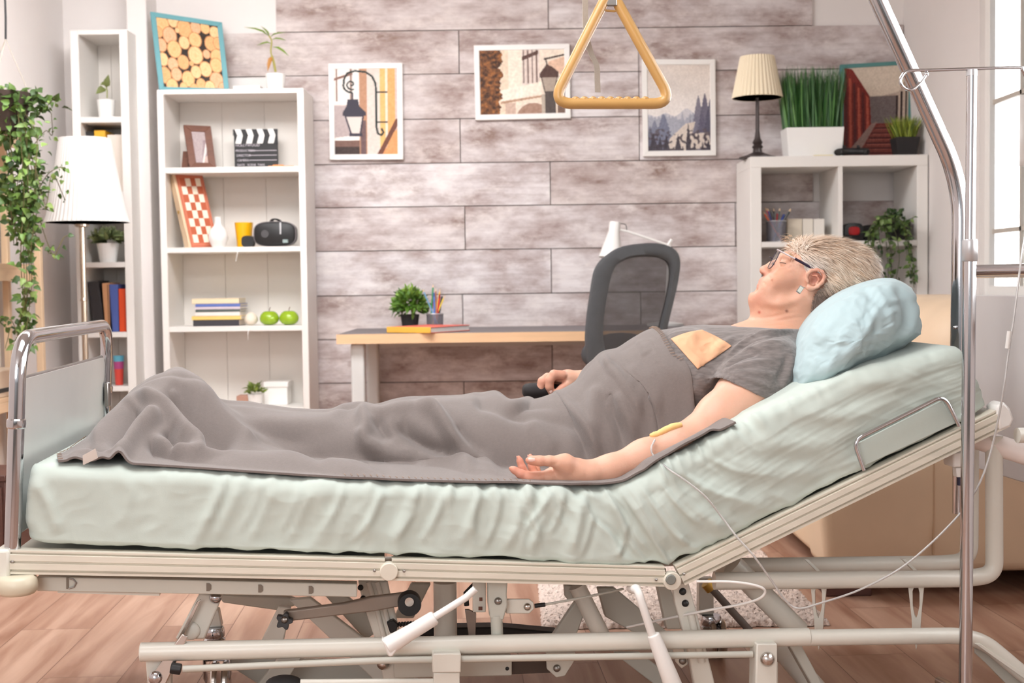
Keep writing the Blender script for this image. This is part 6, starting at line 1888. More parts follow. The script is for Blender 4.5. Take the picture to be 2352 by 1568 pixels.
class Body(Field):
    def chain(s, pts, k=.012, fy=1.0, mode='u', cut=None, inf=0.0):
        for q0, q1 in zip(pts[:-1], pts[1:]):
            s.cone(K(*q0[:3]), K(*q1[:3]), (q0[3] + inf) * KS(*q0[:3]), (q1[3] + inf) * KS(*q1[:3]), k, fy, mode, cut)

    def blob(s, px, py, b, rx, rb, rz, k=.01, ang=0.0, mode='u'):
        m = KS(px, py, b); s.ell(K(px, py, b), (rx * m, rb * m, rz * m), k, mode, ang)


def lo_hi(pts, pad=.02):
    q = np.array([K(*p) for p in pts]); return q.min(0) - pad, q.max(0) + pad


def d2(px_dir): return math.atan2(px_dir[1], px_dir[0])


PX = .00102                                           # metres per picture pixel near the head
TRUNK = [(1200, 1004, HB, 70), (1330, 984, HB, 80), (1440, 918, HB, 98), (1540, 872, HB, 100), (1640, 852, HB, 94), (1730, 836, HB, 84), (1780, 815, HB, 66)]
ARM = [(1772, 848, .245, 62), (1716, 905, .205, 66), (1655, 960, .165, 56), (1606, 1003, .135, 47), (1560, 1022, .115, 44), (1480, 1050, .105, 39), (1400, 1078, .088, 31), (1350, 1086, .082, 28)]

lo, hi = lo_hi([(1160, 1120, -.03), (1160, 1000, .78), (2030, 520, .44), (1850, 1010, .1), (1700, 740, .75)], .03)
f = Body(lo, hi, .0027)
# trunk, shoulders, neck
f.chain(TRUNK, .03, 1.75)
f.blob(1574, 802, .36, 46, 62, 42, .03); f.blob(1574, 802, .53, 46, 62, 42, .03)
f.chain([(1730, 830, HB, 66), (1772, 848, .245, 60)], .04); f.chain([(1740, 822, HB, 66), (1790, 838, .64, 60)], .04)
f.chain([(1800, 795, .40, 46), (1770, 828, .30, 50)], .04)
f.chain([(1780, 800, HB, 62), (1815, 752, HB, 54), (1845, 705, HB, 55)], .025, 1.0)
f.chain([(1700, 812, HB, 52), (1735, 790, HB, 45), (1762, 762, HB, 36)], .03, 1.1)
# head : skull, face, jaw
f.blob(1886, 628, HB, 80, 72, 72, .02); f.blob(1925, 640, HB, 76, 72, 74, .02); f.blob(1850, 618, HB, 54, 66, 52, .02); f.blob(1948, 638, HB, 62, 60, 66, .02)
f.blob(1828, 622, HB, 44, 60, 44, .02)
f.chain([(1862, 660, HB, 58), (1800, 668, HB, 46)], .02, 1.08); f.chain([(1812, 640, HB, 46), (1772, 664, HB, 32)], .018, 1.1)
f.chain([(1850, 690, HB - .045, 26), (1790, 700, HB - .030, 22), (1740, 688, HB - .008, 15)], .018); f.chain([(1850, 690, HB + .045, 26), (1790, 700, HB + .030, 22), (1740, 688, HB + .008, 15)], .018)
f.blob(1738, 685, HB, 17, 22, 17, .012); f.blob(1757, 694, HB, 24, 34, 24, .02)
f.chain([(1757, 712, HB, 30), (1800, 716, HB, 48), (1840, 715, HB, 54)], .02, 1.0); f.chain([(1760, 728, HB, 27), (1800, 745, HB, 48)], .02)
# cheeks, brow, eyes, nose, mouth
for sg in (-1, 1):
    f.blob(1797, 640, HB + sg * .040, 26, 22, 24, .02); f.blob(1772, 652, HB + sg * .024, 18, 18, 18, .018); f.blob(1765, 672, HB + sg * .022, 20, 18, 20, .018)
    f.blob(1800, 603, HB + sg * .033, 13, 14, 12, .008, mode='s')
    f.blob(1804, 605, HB + sg * .032, 12.5, 13, 12, .003)
    f.chain([(1801, 589, HB + sg * .014, 6), (1806, 587, HB + sg * .034, 6.5), (1816, 592, HB + sg * .050, 5)], .010)
    f.chain([(1797, 611, HB + sg * .020, 3.2), (1802, 616, HB + sg * .036, 3.2), (1812, 612, HB + sg * .048, 3)], .006)
    f.blob(1760, 627, HB + sg * .0125, 9, 7, 8, .007)
f.blob(1801, 592, HB, 12, 20, 12, .012)
f.chain([(1796, 602, HB, 9), (1775, 610, HB, 9.5), (1757, 619, HB, 10)], .010, .95); f.blob(1754, 621, HB, 9, 9.5, 8.5, .006)
for sg in (-1, 1): f.blob(1754, 631, HB + sg * .0075, 5, 3.8, 3.6, .003, mode='s')
f.blob(1752.5, 642.5, HB, 8.5, 17, 5, .007, .55); f.blob(1747.5, 653.5, HB, 8, 15, 5.5, .006, .5)
for sg in (-1, 1): f.blob(1757, 647, HB + sg * .018, 7, 7, 5, .006)
f.chain([(1739, 649, HB - .020, 1.8), (1739.5, 649, HB, 1.8), (1739, 649, HB + .020, 1.8)], .003, mode='s')
f.blob(1735, 668, HB, 6, 14, 5, .008, mode='s')
# ears
for sg in (-1, 1):
    b = HB + sg * .074
    f.blob(1870, 641, b - sg * .006, 19, 8, 22, .008, -.5)
    hel = [(1852, 642), (1854, 629), (1864, 621), (1877, 619), (1889, 624), (1894, 636), (1889, 648), (1878, 658), (1866, 663), (1857, 661)]
    bo = [0, .002, .005, .008, .011, .012, .011, .008, .005, .002]
    f.chain([(x, y, b + sg * o_, 4.2) for (x, y), o_ in zip(hel, bo)], .003)
    f.blob(1858, 660, b + sg * .002, 7, 5, 7.5, .005)
    f.blob(1869, 639, b + sg * .006, 11, 9, 11, .004, mode='s'); f.blob(1866, 648, b + sg * .004, 5.5, 7, 6, .003, mode='s')
    f.chain([(1864, 632, b + sg * .003, 2.3), (1876, 632, b + sg * .008, 2.4), (1881, 642, b + sg * .008, 2.4), (1874, 652, b + sg * .005, 2.3)], .003)
    f.blob(1855, 646, b + sg * .003, 4, 4, 5, .004)
# near arm with hand : palm up, thumb over the palm, fingers curled up
f.chain(ARM, .02)
f.chain([(1655, 985, .17, 40), (1606, 1006, .145, 40)], .02)
f.chain([(1352, 1086, 0.082, 27), (1322, 1085, 0.084, 29), (1290, 1090, 0.088, 27), (1264, 1096, 0.090, 21)], .012, 1.25)
f.chain([(1322, 1078, 0.074, 24), (1296, 1065, 0.062, 22), (1283, 1062, 0.056, 15)], .012)
f.chain([(1290, 1062, 0.056, 15), (1262, 1058, 0.052, 11.8), (1238, 1058, 0.050, 11.5), (1222, 1057, 0.050, 10), (1213, 1057, 0.050, 7)], .006)
f.chain([(1262, 1094, 0.070, 16), (1232, 1097, 0.066, 14), (1214, 1096, 0.064, 13), (1196, 1088, 0.064, 10.5), (1181, 1079, 0.065, 8), (1174, 1075, 0.066, 5.5)], .005)
f.chain([(1262, 1096, 0.092, 15), (1228, 1098, 0.092, 12), (1208, 1092, 0.092, 11), (1199, 1073, 0.093, 9.3), (1194, 1058, 0.094, 7.5), (1191, 1050, 0.094, 5)], .004)
f.chain([(1262, 1097, 0.114, 15), (1240, 1097, 0.115, 12), (1226, 1090, 0.116, 11), (1221, 1070, 0.117, 9), (1219, 1054, 0.118, 7.5), (1218, 1046, 0.118, 5)], .004)
f.chain([(1264, 1098, 0.134, 14), (1248, 1098, 0.136, 10.5), (1236, 1090, 0.137, 9.5), (1232, 1076, 0.138, 8), (1230, 1066, 0.138, 6)], .004)
f.chain([(1262, 1099, 0.074, 12), (1262, 1100, 0.132, 12)], .012)
for q in ([(1254, 1082, 0.052, 1.2), (1252, 1092, 0.052, 1.2), (1250, 1103, 0.054, 1.2)], [(1244, 1083, 0.054, 1), (1243, 1092, 0.052, 1)]): f.chain(q, .004, mode='s')
# far arm and fist
f.chain([(1790, 838, .64, 56), (1700, 860, .70, 50), (1600, 885, .73, 44)], .02)
f.chain([(1600, 885, .73, 42), (1450, 880, .73, 32), (1350, 872, .72, 21), (1325, 872, .72, 18)], .015)
f.chain([(1332, 868, .71, 17), (1304, 866, .71, 16), (1284, 865, .71, 13)], .01, 1.4)
f.chain([(1292, 861, .688, 11), (1272, 860, .685, 11), (1263, 872, .684, 10.5), (1262, 888, .686, 9.8), (1267, 902, .692, 7.5)], .003)
f.chain([(1286, 866, .706, 11), (1258, 867, .706, 11), (1246, 876, .706, 11), (1241, 892, .708, 10), (1250, 905, .712, 8)], .003)
f.chain([(1284, 872, .726, 11), (1254, 876, .727, 10.5), (1240, 889, .728, 11), (1240, 906, .730, 10), (1252, 914, .732, 8)], .003)
f.chain([(1284, 878, .745, 10), (1256, 886, .746, 10), (1246, 900, .748, 9.5), (1252, 912, .748, 8)], .003)
f.chain([(1318, 872, .698, 12), (1302, 884, .690, 10.5), (1290, 893, .686, 9.5), (1280, 899, .684, 7.5)], .004)
Vb, Qb = f.mesh()
Vb = laplace(Vb, Qb, 1, .35)
NBODY = len(Vb)
FACE = [([(1762, 630), (1769, 641), (1769, 654), (1763, 664)], 4, -1.5), ([(1772, 634), (1780, 648), (1778, 664)], 7, 1.3), ([(1752, 648), (1757, 651), (1758, 657)], 2.5, -1.4), ([(1748, 662), (1754, 672), (1752, 682)], 5, -.9),
        ([(1798, 612), (1808, 616), (1820, 612)], 3.5, -1.0), ([(1796, 616), (1808, 622), (1824, 618)], 5, 1.0), ([(1796, 604), (1805, 604.5), (1813, 602)], 1.8, -.9), ([(1794, 597), (1803, 594), (1815, 597)], 4, -1.3), ([(1816, 601), (1826, 598)], 2, -.6), ([(1817, 605), (1828, 606)], 2, -.6), ([(1817, 609), (1827, 613)], 2, -.6),
        ([(1808, 580), (1818, 584), (1830, 592)], 2.5, -.5), ([(1752, 690), (1775, 698), (1805, 696), (1835, 684), (1852, 672)], 8, 1.8), ([(1745, 704), (1775, 712), (1808, 710), (1842, 698)], 9, -2.4), ([(1738, 732), (1765, 729), (1800, 721), (1835, 716)], 3, -1.2), ([(1745, 741), (1780, 738), (1815, 731), (1845, 728)], 3, -1.2), ([(1740, 736), (1780, 733), (1820, 726)], 3.5, .8),
        ([(1730, 748), (1770, 747), (1815, 742)], 3, -1.0), ([(1800, 650), (1810, 668), (1806, 684)], 9, -.8), ([(1837, 640), (1842, 655), (1841, 668)], 3, -.7), ([(1735, 696), (1745, 706), (1752, 714)], 4, -1.0)]
X_, Y_ = project(L2W(Vb)); Nb = vnormals(Vb, Qb)
if Nb[np.argmax(Vb[:, 2]), 2] < 0: Nb = -Nb
Vb = lines2d(Vb, Nb, X_, Y_, FACE + [([(1253, 1080), (1252, 1092), (1250, 1104)], 1.8, -.9), ([(1243, 1083), (1242, 1094)], 1.6, -.7), ([(1218, 1086), (1216, 1096)], 1.6, -.7), ([(1342, 1062), (1346, 1080), (1345, 1100)], 3, -.6), ([(1236, 1046), (1236, 1066)], 2, -.5), ([(1284, 1058), (1275, 1066), (1262, 1068)], 3, -.8), ([(1560, 990), (1575, 1010), (1600, 1020)], 6, -1.2)])
# legs under the cover
lo, hi = lo_hi([(330, 1000, .25), (1330, 1080, .65), (400, 860, .4)], .12)
g_ = Body(lo, hi, .008)
for sg in (-1, 1):
    b = HB + sg * .085
    g_.chain([(1290, 1008, b, 62), (1000, 1012, b, 46), (830, 1020, b, 38), (600, 1022, b, 34), (450, 1018, b, 26)], .03)
    g_.chain([(450, 1015, b, 26), (415, 965, b, 22), (395, 915, b, 15)], .02, 1.2)
Vl, Ql = g_.mesh()
Vall = np.r_[Vb, Vl]; Qall = np.r_[Qb, Ql + NBODY]


def planepx(V):
    """picture position of local points (the head is built square to this line of sight)"""
    return project(L2W(V))


hx, hy = planepx(Vall)
C = np.tile(np.array(s2l((222, 174, 150))), (len(Vall), 1))


def tint(m, col, k):
    global C
    C = C * (1 - (m * k)[:, None]) + np.array(s2l(col)) * (m * k)[:, None]


def gs(x, y, r, ry=None): return np.exp(-((hx - x) / r) ** 2 - ((hy - y) / (ry or r)) ** 2)


headm = (hx > 1690) & (hy < 760) & (np.abs(Vall[:, 1] - HB) < .12)
hm = headm.astype(float)
cheek = hm * gs(1800, 645, 40, 35); tint(cheek, (210, 140, 112), .28)
tint(hm * gs(1752, 624, 14), (206, 126, 104), .5); tint(hm * gs(1738, 688, 20), (210, 134, 110), .5)
tint(hm * np.clip(1.3 * gs(1742, 643, 9, 6) + 1.2 * gs(1738, 654, 9, 6), 0, 1) * (hx < 1758), (212, 128, 112), .5)
tint(hm * np.clip(1.3 * gs(1878, 632, 18, 16), 0, 1) * (np.abs(Vall[:, 1] - HB) > .066), (212, 122, 102), .55)
tint(hm * np.clip(1.4 * gs(1866, 645, 7), 0, 1) * (np.abs(Vall[:, 1] - HB) > .062), (150, 70, 52), .6)
tint(hm * np.clip(1.3 * gs(1752, 631, 4), 0, 1), (120, 62, 52), .7)
tint(hm * gs(1800, 720, 60, 40), (204, 146, 116), .5)
mole = lambda x, y, r, c, k: tint(hm * np.clip(1.6 * gs(x, y, r), 0, 1) * (Vall[:, 1] < HB), c, k)
mole(1807, 714, 2.6, (112, 62, 50), .9); mole(1744, 717, 2.6, (188, 84, 70), .9); mole(1773, 643, 1.8, (196, 124, 96), .8); mole(1790, 630, 13, (212, 158, 116), .25)
arm = (np.arange(len(Vall)) < NBODY) & (hy > 870)
gx, gy = project(L2W(Vall))
tint(((gx > 1160) & (gx < 1262) & (gy > 1030) & (gy < 1125)).astype(float) * np.clip((1262 - gx) / 60, 0, 1), (210, 126, 104), .55)
tint(((gx > 1225) & (gx < 1300) & (gy > 840) & (gy < 920)).astype(float), (212, 138, 114), .4)
body = mesh_np('body', L2W(Vall), Qall, M['skin'], per, 0, {'Col': ('POINT', C)})
Nb = vnormals(Vb, Qb)
if np.dot(Nb[np.argmax(Vb[:, 2])], (0, 0, 1)) < 0: Nb = -Nb; body.data.flip_normals()
print('body verts', len(Vall))
bvh_body = BVHTree.FromPolygons([tuple(v) for v in Vb], Qb.tolist())

# closed eyelid line, lashes and brows
det = MB()
for sg in (-1, 1):
    pts = []
    for (x, y, bo_) in ((1793, 604, .020), (1791, 603, .030), (1797, 603, .041), (1806, 604, .048)):
        p = Vector(K(x, y, HB + sg * bo_)); h = bvh_body.find_nearest(p); pts.append(Vector(L2W([h[0] + h[1] * .0004 * (1 if h[1].dot(p - h[0]) >= -9 else -1)])[0]))
    det.tube(spline(pts, 5), .0009, 6)
det.build('eyelashes', solid((92, 66, 54)), body)
br = MB()
for sg in (-1, 1):
    for k in range(46):
        u = random.random(); x = 1800 + u * 16 + random.uniform(-2, 2); y = 585 + (u - .4) ** 2 * 12 + random.uniform(-3, 3); b = HB + sg * (.014 + .038 * u)
        p = Vector(K(x, y, b)); h = bvh_body.find_nearest(p)
        q = h[0] + (p - h[0]).normalized() * .0005
        d = Vector((.004, sg * .006, -.001)) + Vector(rv(.002))
        br.tube([Vector(L2W([q])[0]), Vector(L2W([q + d])[0])], [.0004, .0002], 4)
o = br.build('eyebrows', solid((198, 168, 130)), body); o['kind'] = 'stuff'

# nails


def nail(px, py, b, dirpx, r, nrm):
    c = B(px, py, b); s = KS(px, py, b); d = B(px + dirpx[0], py + dirpx[1], b) - c; d.normalize(); n_ = Vector(nrm[0] * BX + nrm[1] * BY + nrm[2] * UP).normalized()
    n_ = (n_ - d * n_.dot(d)).normalized(); w_ = d.cross(n_); V = []
    for i in range(6):
        t = i / 5
        for j in range(5):
            q = (j - 2) / 2; V.append(c + d * (t - .5) * 2 * r * 1.25 * s + w_ * q * r * .8 * s * (1 - .25 * (t > .9)) + n_ * (-abs(q) ** 2 * r * .35) * s)
    V2_ = [v + n_ * .0007 for v in V]
    F_ = [(i * 5 + j, i * 5 + j + 1, (i + 1) * 5 + j + 1, (i + 1) * 5 + j) for i in range(5) for j in range(4)]
    nl = MB(); nl.add(V2_, F_); nl.add(V, [f_[::-1] for f_ in F_]); nl.build('fingernail', M['nail'], body, sm=60)


nail(1221, 1055, .0405, (-1, 0.02), 6.0, (0, -1, .35)); nail(1187, 1052, .093, (-.25, -1), 4.4, (-1, .1, .15)); nail(1212.5, 1049, .117, (-.15, -1), 4.2, (-1, -.3, .1)); nail(1173, 1078, .066, (-1, -.75), 4.4, (-.6, -.2, -.8)); nail(1264, 896, .679, (.3, 1), 4.6, (-.3, -1, 0))

# ---- hair : scalp shell and strands
HL = [(1800, 545), (1812, 562), (1822, 577), (1838, 590), (1846, 602), (1846, 616), (1856, 622), (1866, 612), (1886, 614), (1900, 626), (1900, 645), (1888, 660), (1876, 668), (1868, 684), (1864, 705), (1860, 740), (1900, 760), (2040, 700), (2040, 500), (1780, 500)]
fh = Body(*lo_hi([(1790, 520, .30), (2040, 760, .58)], .03), .003)
for a_ in ((1886, 628, HB, 84, 76, 77), (1925, 640, HB, 80, 76, 79), (1850, 618, HB, 56, 70, 58), (1948, 638, HB, 66, 64, 71)): fh.blob(*a_, .02)
fh.chain([(1882, 680, HB, 62), (1876, 705, HB, 62), (1868, 740, HB, 58)], .03, 1.16)
# opening for the face and ears follows the hair line
Vh, Qh = fh.mesh()
px_, py_ = planepx(Vh)
keep = inpoly(px_, py_, HL) & (((px_ - 1873) / 21) ** 2 + ((py_ - 641) / 25) ** 2 > 1)
# forehead hair line runs back over the temples
fm = keep[Qh].all(1)
used = np.unique(Qh[fm]); mp_ = np.full(len(Vh), -1); mp_[used] = np.arange(len(used))
Vs, Qs = Vh[used], mp_[Qh[fm]]
Ns = vnormals(Vs, Qs)
if Ns[np.argmax(Vs[:, 2]), 2] < 0: Ns = -Ns; Qs = Qs[:, ::-1]
qx, qy = planepx(Vs)


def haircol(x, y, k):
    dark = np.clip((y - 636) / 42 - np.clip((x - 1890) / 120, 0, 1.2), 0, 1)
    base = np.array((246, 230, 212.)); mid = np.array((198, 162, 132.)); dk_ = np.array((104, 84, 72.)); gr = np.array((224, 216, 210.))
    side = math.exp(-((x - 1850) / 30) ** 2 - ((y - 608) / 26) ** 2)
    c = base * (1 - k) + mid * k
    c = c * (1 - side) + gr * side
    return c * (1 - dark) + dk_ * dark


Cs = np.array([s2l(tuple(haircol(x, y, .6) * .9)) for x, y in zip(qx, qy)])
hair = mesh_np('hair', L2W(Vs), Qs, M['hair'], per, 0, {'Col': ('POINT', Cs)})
# strands as slim tapered ribbons lying on the shell
area_i = rng.integers(0, len(Vs), 21000)
SV = []; SQ = []; SCc = []
bvh_h = BVHTree.FromPolygons([tuple(v) for v in Vs], Qs.tolist())
back = np.array(K(1985, 660, HB)) - np.array(K(1830, 560, HB)); back /= np.linalg.norm(back)
upd = np.array(K(1830, 540, HB)) - np.array(K(1850, 600, HB)); upd /= np.linalg.norm(upd)
for n_i, i in enumerate(area_i):
    p = Vs[i] + rng.normal(size=3) * .0015; n = Ns[i]; x, y = qx[i], qy[i]
    # flow : from the brow backwards and down, tuft lifted at the front
    fl = back * 1.0 + np.array([0, 0, -.45 - 1.2 * np.clip((y - 640) / 60, 0, 1)]) + rng.normal(size=3) * .13
    cl_ = pnoise(p[0] * 38, p[1] * 38, p[2] * 38); fl = fl + np.array([0, 0, 1]) * float(cl_) * .8
    if x < 1850 and y < 585: fl = back * .55 + upd * .55 + np.array([-.25, 0, .0]) + rng.normal(size=3) * .25
    fl = fl - n * fl.dot(n); fl /= np.linalg.norm(fl) + 1e-9
    if ((x - 1874) / 27) ** 2 + ((y - 640) / 31) ** 2 < 1: fl = fl * .5 + np.array([.8, 0, .1])
    ln = (.034 if y < 600 else .028) * rng.uniform(.6, 1.3)
    if y > 665 and x < 1905: ln *= .45
    if x < 1862 and y > 588: ln *= .5
    lift = rng.uniform(.02, .20) * (1.7 if y < 590 else 1) + max(0, float(cl_)) * .18
    w = rng.uniform(.00035, .0009)
    s_ = np.cross(n, fl); o = len(SV)
    pp = p.copy(); d = fl + n * lift * 2.2
    prev = p
    for t in range(5):
        k = (1, 1, .85, .6, .1)[t]
        SV += [pp - s_ * w * k, pp + s_ * w * k]
        d = d / np.linalg.norm(d); pp = pp + d * ln / 4
        d = d * 1.0 - n * .55 * (ln / .035) * (.55 if t < 2 else .9) * (lift + .25)
    SQ += [[o + 2 * t, o + 2 * t + 1, o + 2 * t + 3, o + 2 * t + 2] for t in range(4)]
    kk = np.clip(.36 + .55 * float(pnoise(p[0] * 60, p[1] * 60, p[2] * 60 + 9)) + rng.normal() * .18, 0, 1.25)
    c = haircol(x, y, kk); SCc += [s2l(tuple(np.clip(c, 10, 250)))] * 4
# a few loose front wisps
for k in range(26):
    p = np.array(K(1815 + random.uniform(-8, 10), 548 + random.uniform(-8, 10), HB + random.uniform(-.04, .03))); o = len(SV)
    d = np.array([-1, random.uniform(-.2, .2), random.uniform(-.1, .7)]); ln = random.uniform(.012, .026)
    for t in range(5):
        SV += [p + np.array([0, -.0005, .0005]) * (1 - t / 5), p + np.array([0, .0005, -.0005]) * (1 - t / 5)]; d = d / np.linalg.norm(d); p = p + d * ln / 4; d = d + np.array([0, 0, -.28])
    SQ += [[o + 2 * t, o + 2 * t + 1, o + 2 * t + 3, o + 2 * t + 2] for t in range(4)]; SCc += [s2l((236, 214, 188))] * 4
st_ = mesh_np('strands', L2W(SV), SQ, M['hair'], hair, 0, {'Col': ('FACE', np.array(SCc))}); st_['kind'] = 'stuff'

# ---- shirt
lo, hi = lo_hi([(1430, 1010, .12), (1850, 730, .80), (1500, 760, .2)], .03)
fs_ = Body(lo, hi, .0026)
cuffP = np.array(K(1722, 897, .215)); cn = np.array(K(1722 - 38, 897 + 92, .215)) - cuffP; cn /= np.linalg.norm(cn)
fs_.chain([(1430, 922, HB, 98)] + TRUNK[3:], .03, 1.75, inf=9)
fs_.blob(1574, 802, .36, 52, 68, 48, .03); fs_.blob(1574, 802, .53, 52, 68, 48, .03)
fs_.chain([(1730, 830, HB, 74), (1772, 848, .245, 68)], .04); fs_.chain([(1740, 822, HB, 74), (1790, 838, .64, 68)], .04)
fs_.chain([(1800, 795, .40, 52), (1770, 828, .30, 56)], .04)
fs_.chain([(1772, 848, .245, 68), (1716, 905, .215, 80), (1690, 940, .2, 84)], .022, cut=[(cuffP, cn)])
fs_.chain([(1790, 838, .64, 64), (1730, 880, .69, 66)], .02)
fs_.chain([(1700, 920, .21, 76), (1640, 975, .185, 72)], .004, mode='s')
fs_.chain([(1716, 905, .215, 73), (1690, 930, .2, 76)], .004, mode='s')
# neck opening
n1 = np.array(K(1765, 700, HB)); 
fs_.chain([(1870, 690, HB, 60), (1820, 740, HB, 60), (1785, 752, HB, 46)], .006, 1.05, mode='s')
fs_.chain([(1750, 745, HB, 16), (1700, 742, HB, 10)], .006, 3.2, mode='s')
# trim away the collar region above the neckline
cp0 = np.array(K(1690, 749, HB)); cp1 = np.array(K(1846, 753, HB)); e = cp1 - cp0; nn = np.array([-e[2], 0, e[0]]); nn /= np.linalg.norm(nn)
fs_.op(lambda X, Y, Z: np.maximum(-((X - cp0[0]) * nn[0] + (Z - cp0[2]) * nn[2]), np.abs(Y - HB) - .13) + 0 * X, cp0 - .2, cp1 + .2, .004, 's')
Vt, Qt = fs_.mesh()
Vt = laplace(Vt, Qt, 5, .45)
Nt = vnormals(Vt, Qt)
if Nt[np.argmax(Vt[:, 2]), 2] < 0: Qt = Qt[:, ::-1]; Nt = -Nt
bvh_t = BVHTree.FromPolygons([tuple(v) for v in Vt], Qt.tolist())
camL = toL(CAM)


def on_shirt(px, py):
    p = Vector(K(px, py, .3)); d = (p - camL).normalized(); h = bvh_t.ray_cast(camL, d); return (np.array(h[0]), np.array(h[1])) if h[0] is not None else (np.array(p), np.array((0, -1, 0.)))


TST = []
for pts, w, h in [([(1655, 850), (1700, 815), (1760, 790), (1800, 782)], .010, .006), ([(1660, 852), (1720, 835), (1790, 825)], .008, .005), ([(1665, 846), (1700, 825), (1745, 812)], .006, -.006), ([(1668, 858), (1730, 855), (1790, 862)], .008, .004), ([(1672, 862), (1720, 872), (1770, 890)], .007, .004), ([(1660, 840), (1690, 800), (1740, 772), (1835, 758)], .007, .007), ([(1690, 805), (1740, 780), (1820, 765)], .006, -.006), ([(1690, 810), (1760, 800), (1810, 790)], .006, .003),
                  ([(1700, 770), (1760, 768), (1830, 758)], .006, .004), ([(1625, 830), (1650, 800), (1690, 770)], .010, .006), ([(1560, 850), (1600, 900), (1620, 920)], .012, .006), ([(1555, 880), (1590, 930)], .010, -.006), ([(1600, 860), (1625, 890)], .010, .005), ([(1540, 800), (1570, 860), (1600, 890)], .012, -.004), ([(1640, 850), (1625, 880)], .007, -.006), ([(1790, 900), (1812, 860), (1822, 810)], .009, .005), ([(1780, 880), (1800, 850), (1808, 810)], .008, -.005), ([(1530, 770), (1580, 762), (1640, 765)], .01, .003)]:
    TST.append(([on_shirt(x, y)[0] for x, y in spline(pts, 3)], w, h))
D = stroke_disp(Vt, TST) + .0012 * pnoise(Vt[:, 0] * 26, Vt[:, 1] * 26, Vt[:, 2] * 26) + .0016 * pnoise(Vt[:, 0] * 11, Vt[:, 1] * 14, Vt[:, 2] * 14)
sx, sy = project(L2W(Vt))
# hem ridge round the cuff
dc = (Vt - cuffP) @ cn
D += np.where((sy > 840) & (Vt[:, 1] < .33), .0016 * np.exp(-((dc + .012) / .0035) ** 2) * -1, 0)
Vt = Vt + Nt * D[:, None]
sh = mesh_np('shirt', L2W(Vt), Qt, M['shirt'], per, 0)
bvh_t = BVHTree.FromPolygons([tuple(v) for v in Vt], Qt.tolist())
# apricot patch
cr_ = [(1541, 778), (1600, 762), (1640, 764), (1681, 795), (1602, 847)]
nu, nv = 44, 44
TLq, TRq, BRq, BLq = (1541, 779), (1612, 759), (1681, 796), (1602, 848)
Vp = []
for i in range(nu):
    for j in range(nv):
        u, v = i / (nu - 1), j / (nv - 1)
        x = (1 - u) * (1 - v) * TLq[0] + u * (1 - v) * TRq[0] + u * v * BRq[0] + (1 - u) * v * BLq[0]; y = (1 - u) * (1 - v) * TLq[1] + u * (1 - v) * TRq[1] + u * v * BRq[1] + (1 - u) * v * BLq[1]
        y -= 4 * math.sin(math.pi * u) * (1 - v); x += 6 * math.sin(math.pi * v) * u
        p, n = on_shirt(x, y); ed = min(u, 1 - u, v, 1 - v)
        wr = .003 * float(1 - 2.2 * abs(pnoise(x / 30, y / 22, 3.))) * min(1, ed * 6)
        Vp.append(p + n * (.0022 + .0012 * min(1, ed * 20) + wr))
Qp = gridfaces(nu, nv)
pt = mesh_np('patch', L2W(np.array(Vp)), Qp, M['patch'], sh, 0); pt['label'] = 'apricot coloured square patch on the chest'
so = pt.modifiers.new('t', 'SOLIDIFY'); so.thickness = .0015; so.offset = -1
# ---- plaster in the elbow crease, earring, glasses
bvh_body = BVHTree.FromPolygons([tuple(v) for v in Vb], Qb.tolist())


def on_body(px, py):
    p = Vector(K(px, py, .2)); d = (p - camL).normalized(); h = bvh_body.ray_cast(camL, d); return (np.array(h[0]), np.array(h[1])) if h[0] is not None else None


pm = MB()
pp_ = []
for x, y in ((1494, 1011), (1510, 1004), (1528, 998), (1548, 994), (1566, 988)):
    h = bvh_body.find_nearest(Vector(K(x, y, .105))); pp_.append(Vector(L2W([h[0] + (Vector(K(x, y - 30, .09)) - h[0]).normalized() * .002])[0]))
pm.tube(spline(pp_, 5), [.0045, .006, .007, .0085, .008, .0085, .0075, .008, .009, .0085, .009, .0095, .009, .0088, .009, .0095, .009, .0085, .008, .007, .005], 12, flat=.8)
pm.build('elbow_plaster', M['plaster'], per, sm=60)['label'] = 'yellow dressing over the drip needle'
c = B(1838, 665, HB - .083); Rm = Matrix.Translation(c) @ Matrix.Rotation(.0, 4, 'X')
a1 = (B(1845, 655, HB - .083) - B(1831, 675, HB - .083)).normalized(); a2 = a1.cross(BY).normalized(); s = KS(1838, 665, HB - .08)
q = [c + a1 * 9 * s + a2 * 5.5 * s, c + a1 * 9 * s - a2 * 5.5 * s, c - a1 * 9 * s - a2 * 5.5 * s, c - a1 * 9 * s + a2 * 5.5 * s]
er = MB().prism(q, BY * .0025).build('earring', M['steel'], per, bev=.0004)
q2 = [c + (p - c) * .78 - BY * .0004 for p in q]; MB().prism(q2, -BY * .0012).build('stone', M['gem'], er, bev=.0004)
MB().tube([c + a1 * 8 * s, B(1850, 661, HB - .078)], .0008, 6).build('ear_hook', M['steel'], er)
gl = MB()
glasses = None
tm = MB()
for sg in (-1, 1):
    b = HB + sg * .068
    tm.tube([B(1785, 573, HB + sg * .064), B(1826, 594, HB + sg * .069)], .0020, 8, mi=0)
tb_ = MB()
for sg in (-1, 1): tb_.tube(spline([B(1826, 594, HB + sg * .069), B(1848, 606, HB + sg * .074), B(1868, 617, HB + sg * .076), B(1884, 626, HB + sg * .075)], 5), .0024, 8, flat=1.3)
gr_ = thing  # frame made as one child with sub-parts
rim = MB(); lens = MB()
ex0 = (B(1762, 615, HB) - B(1785, 574, HB))
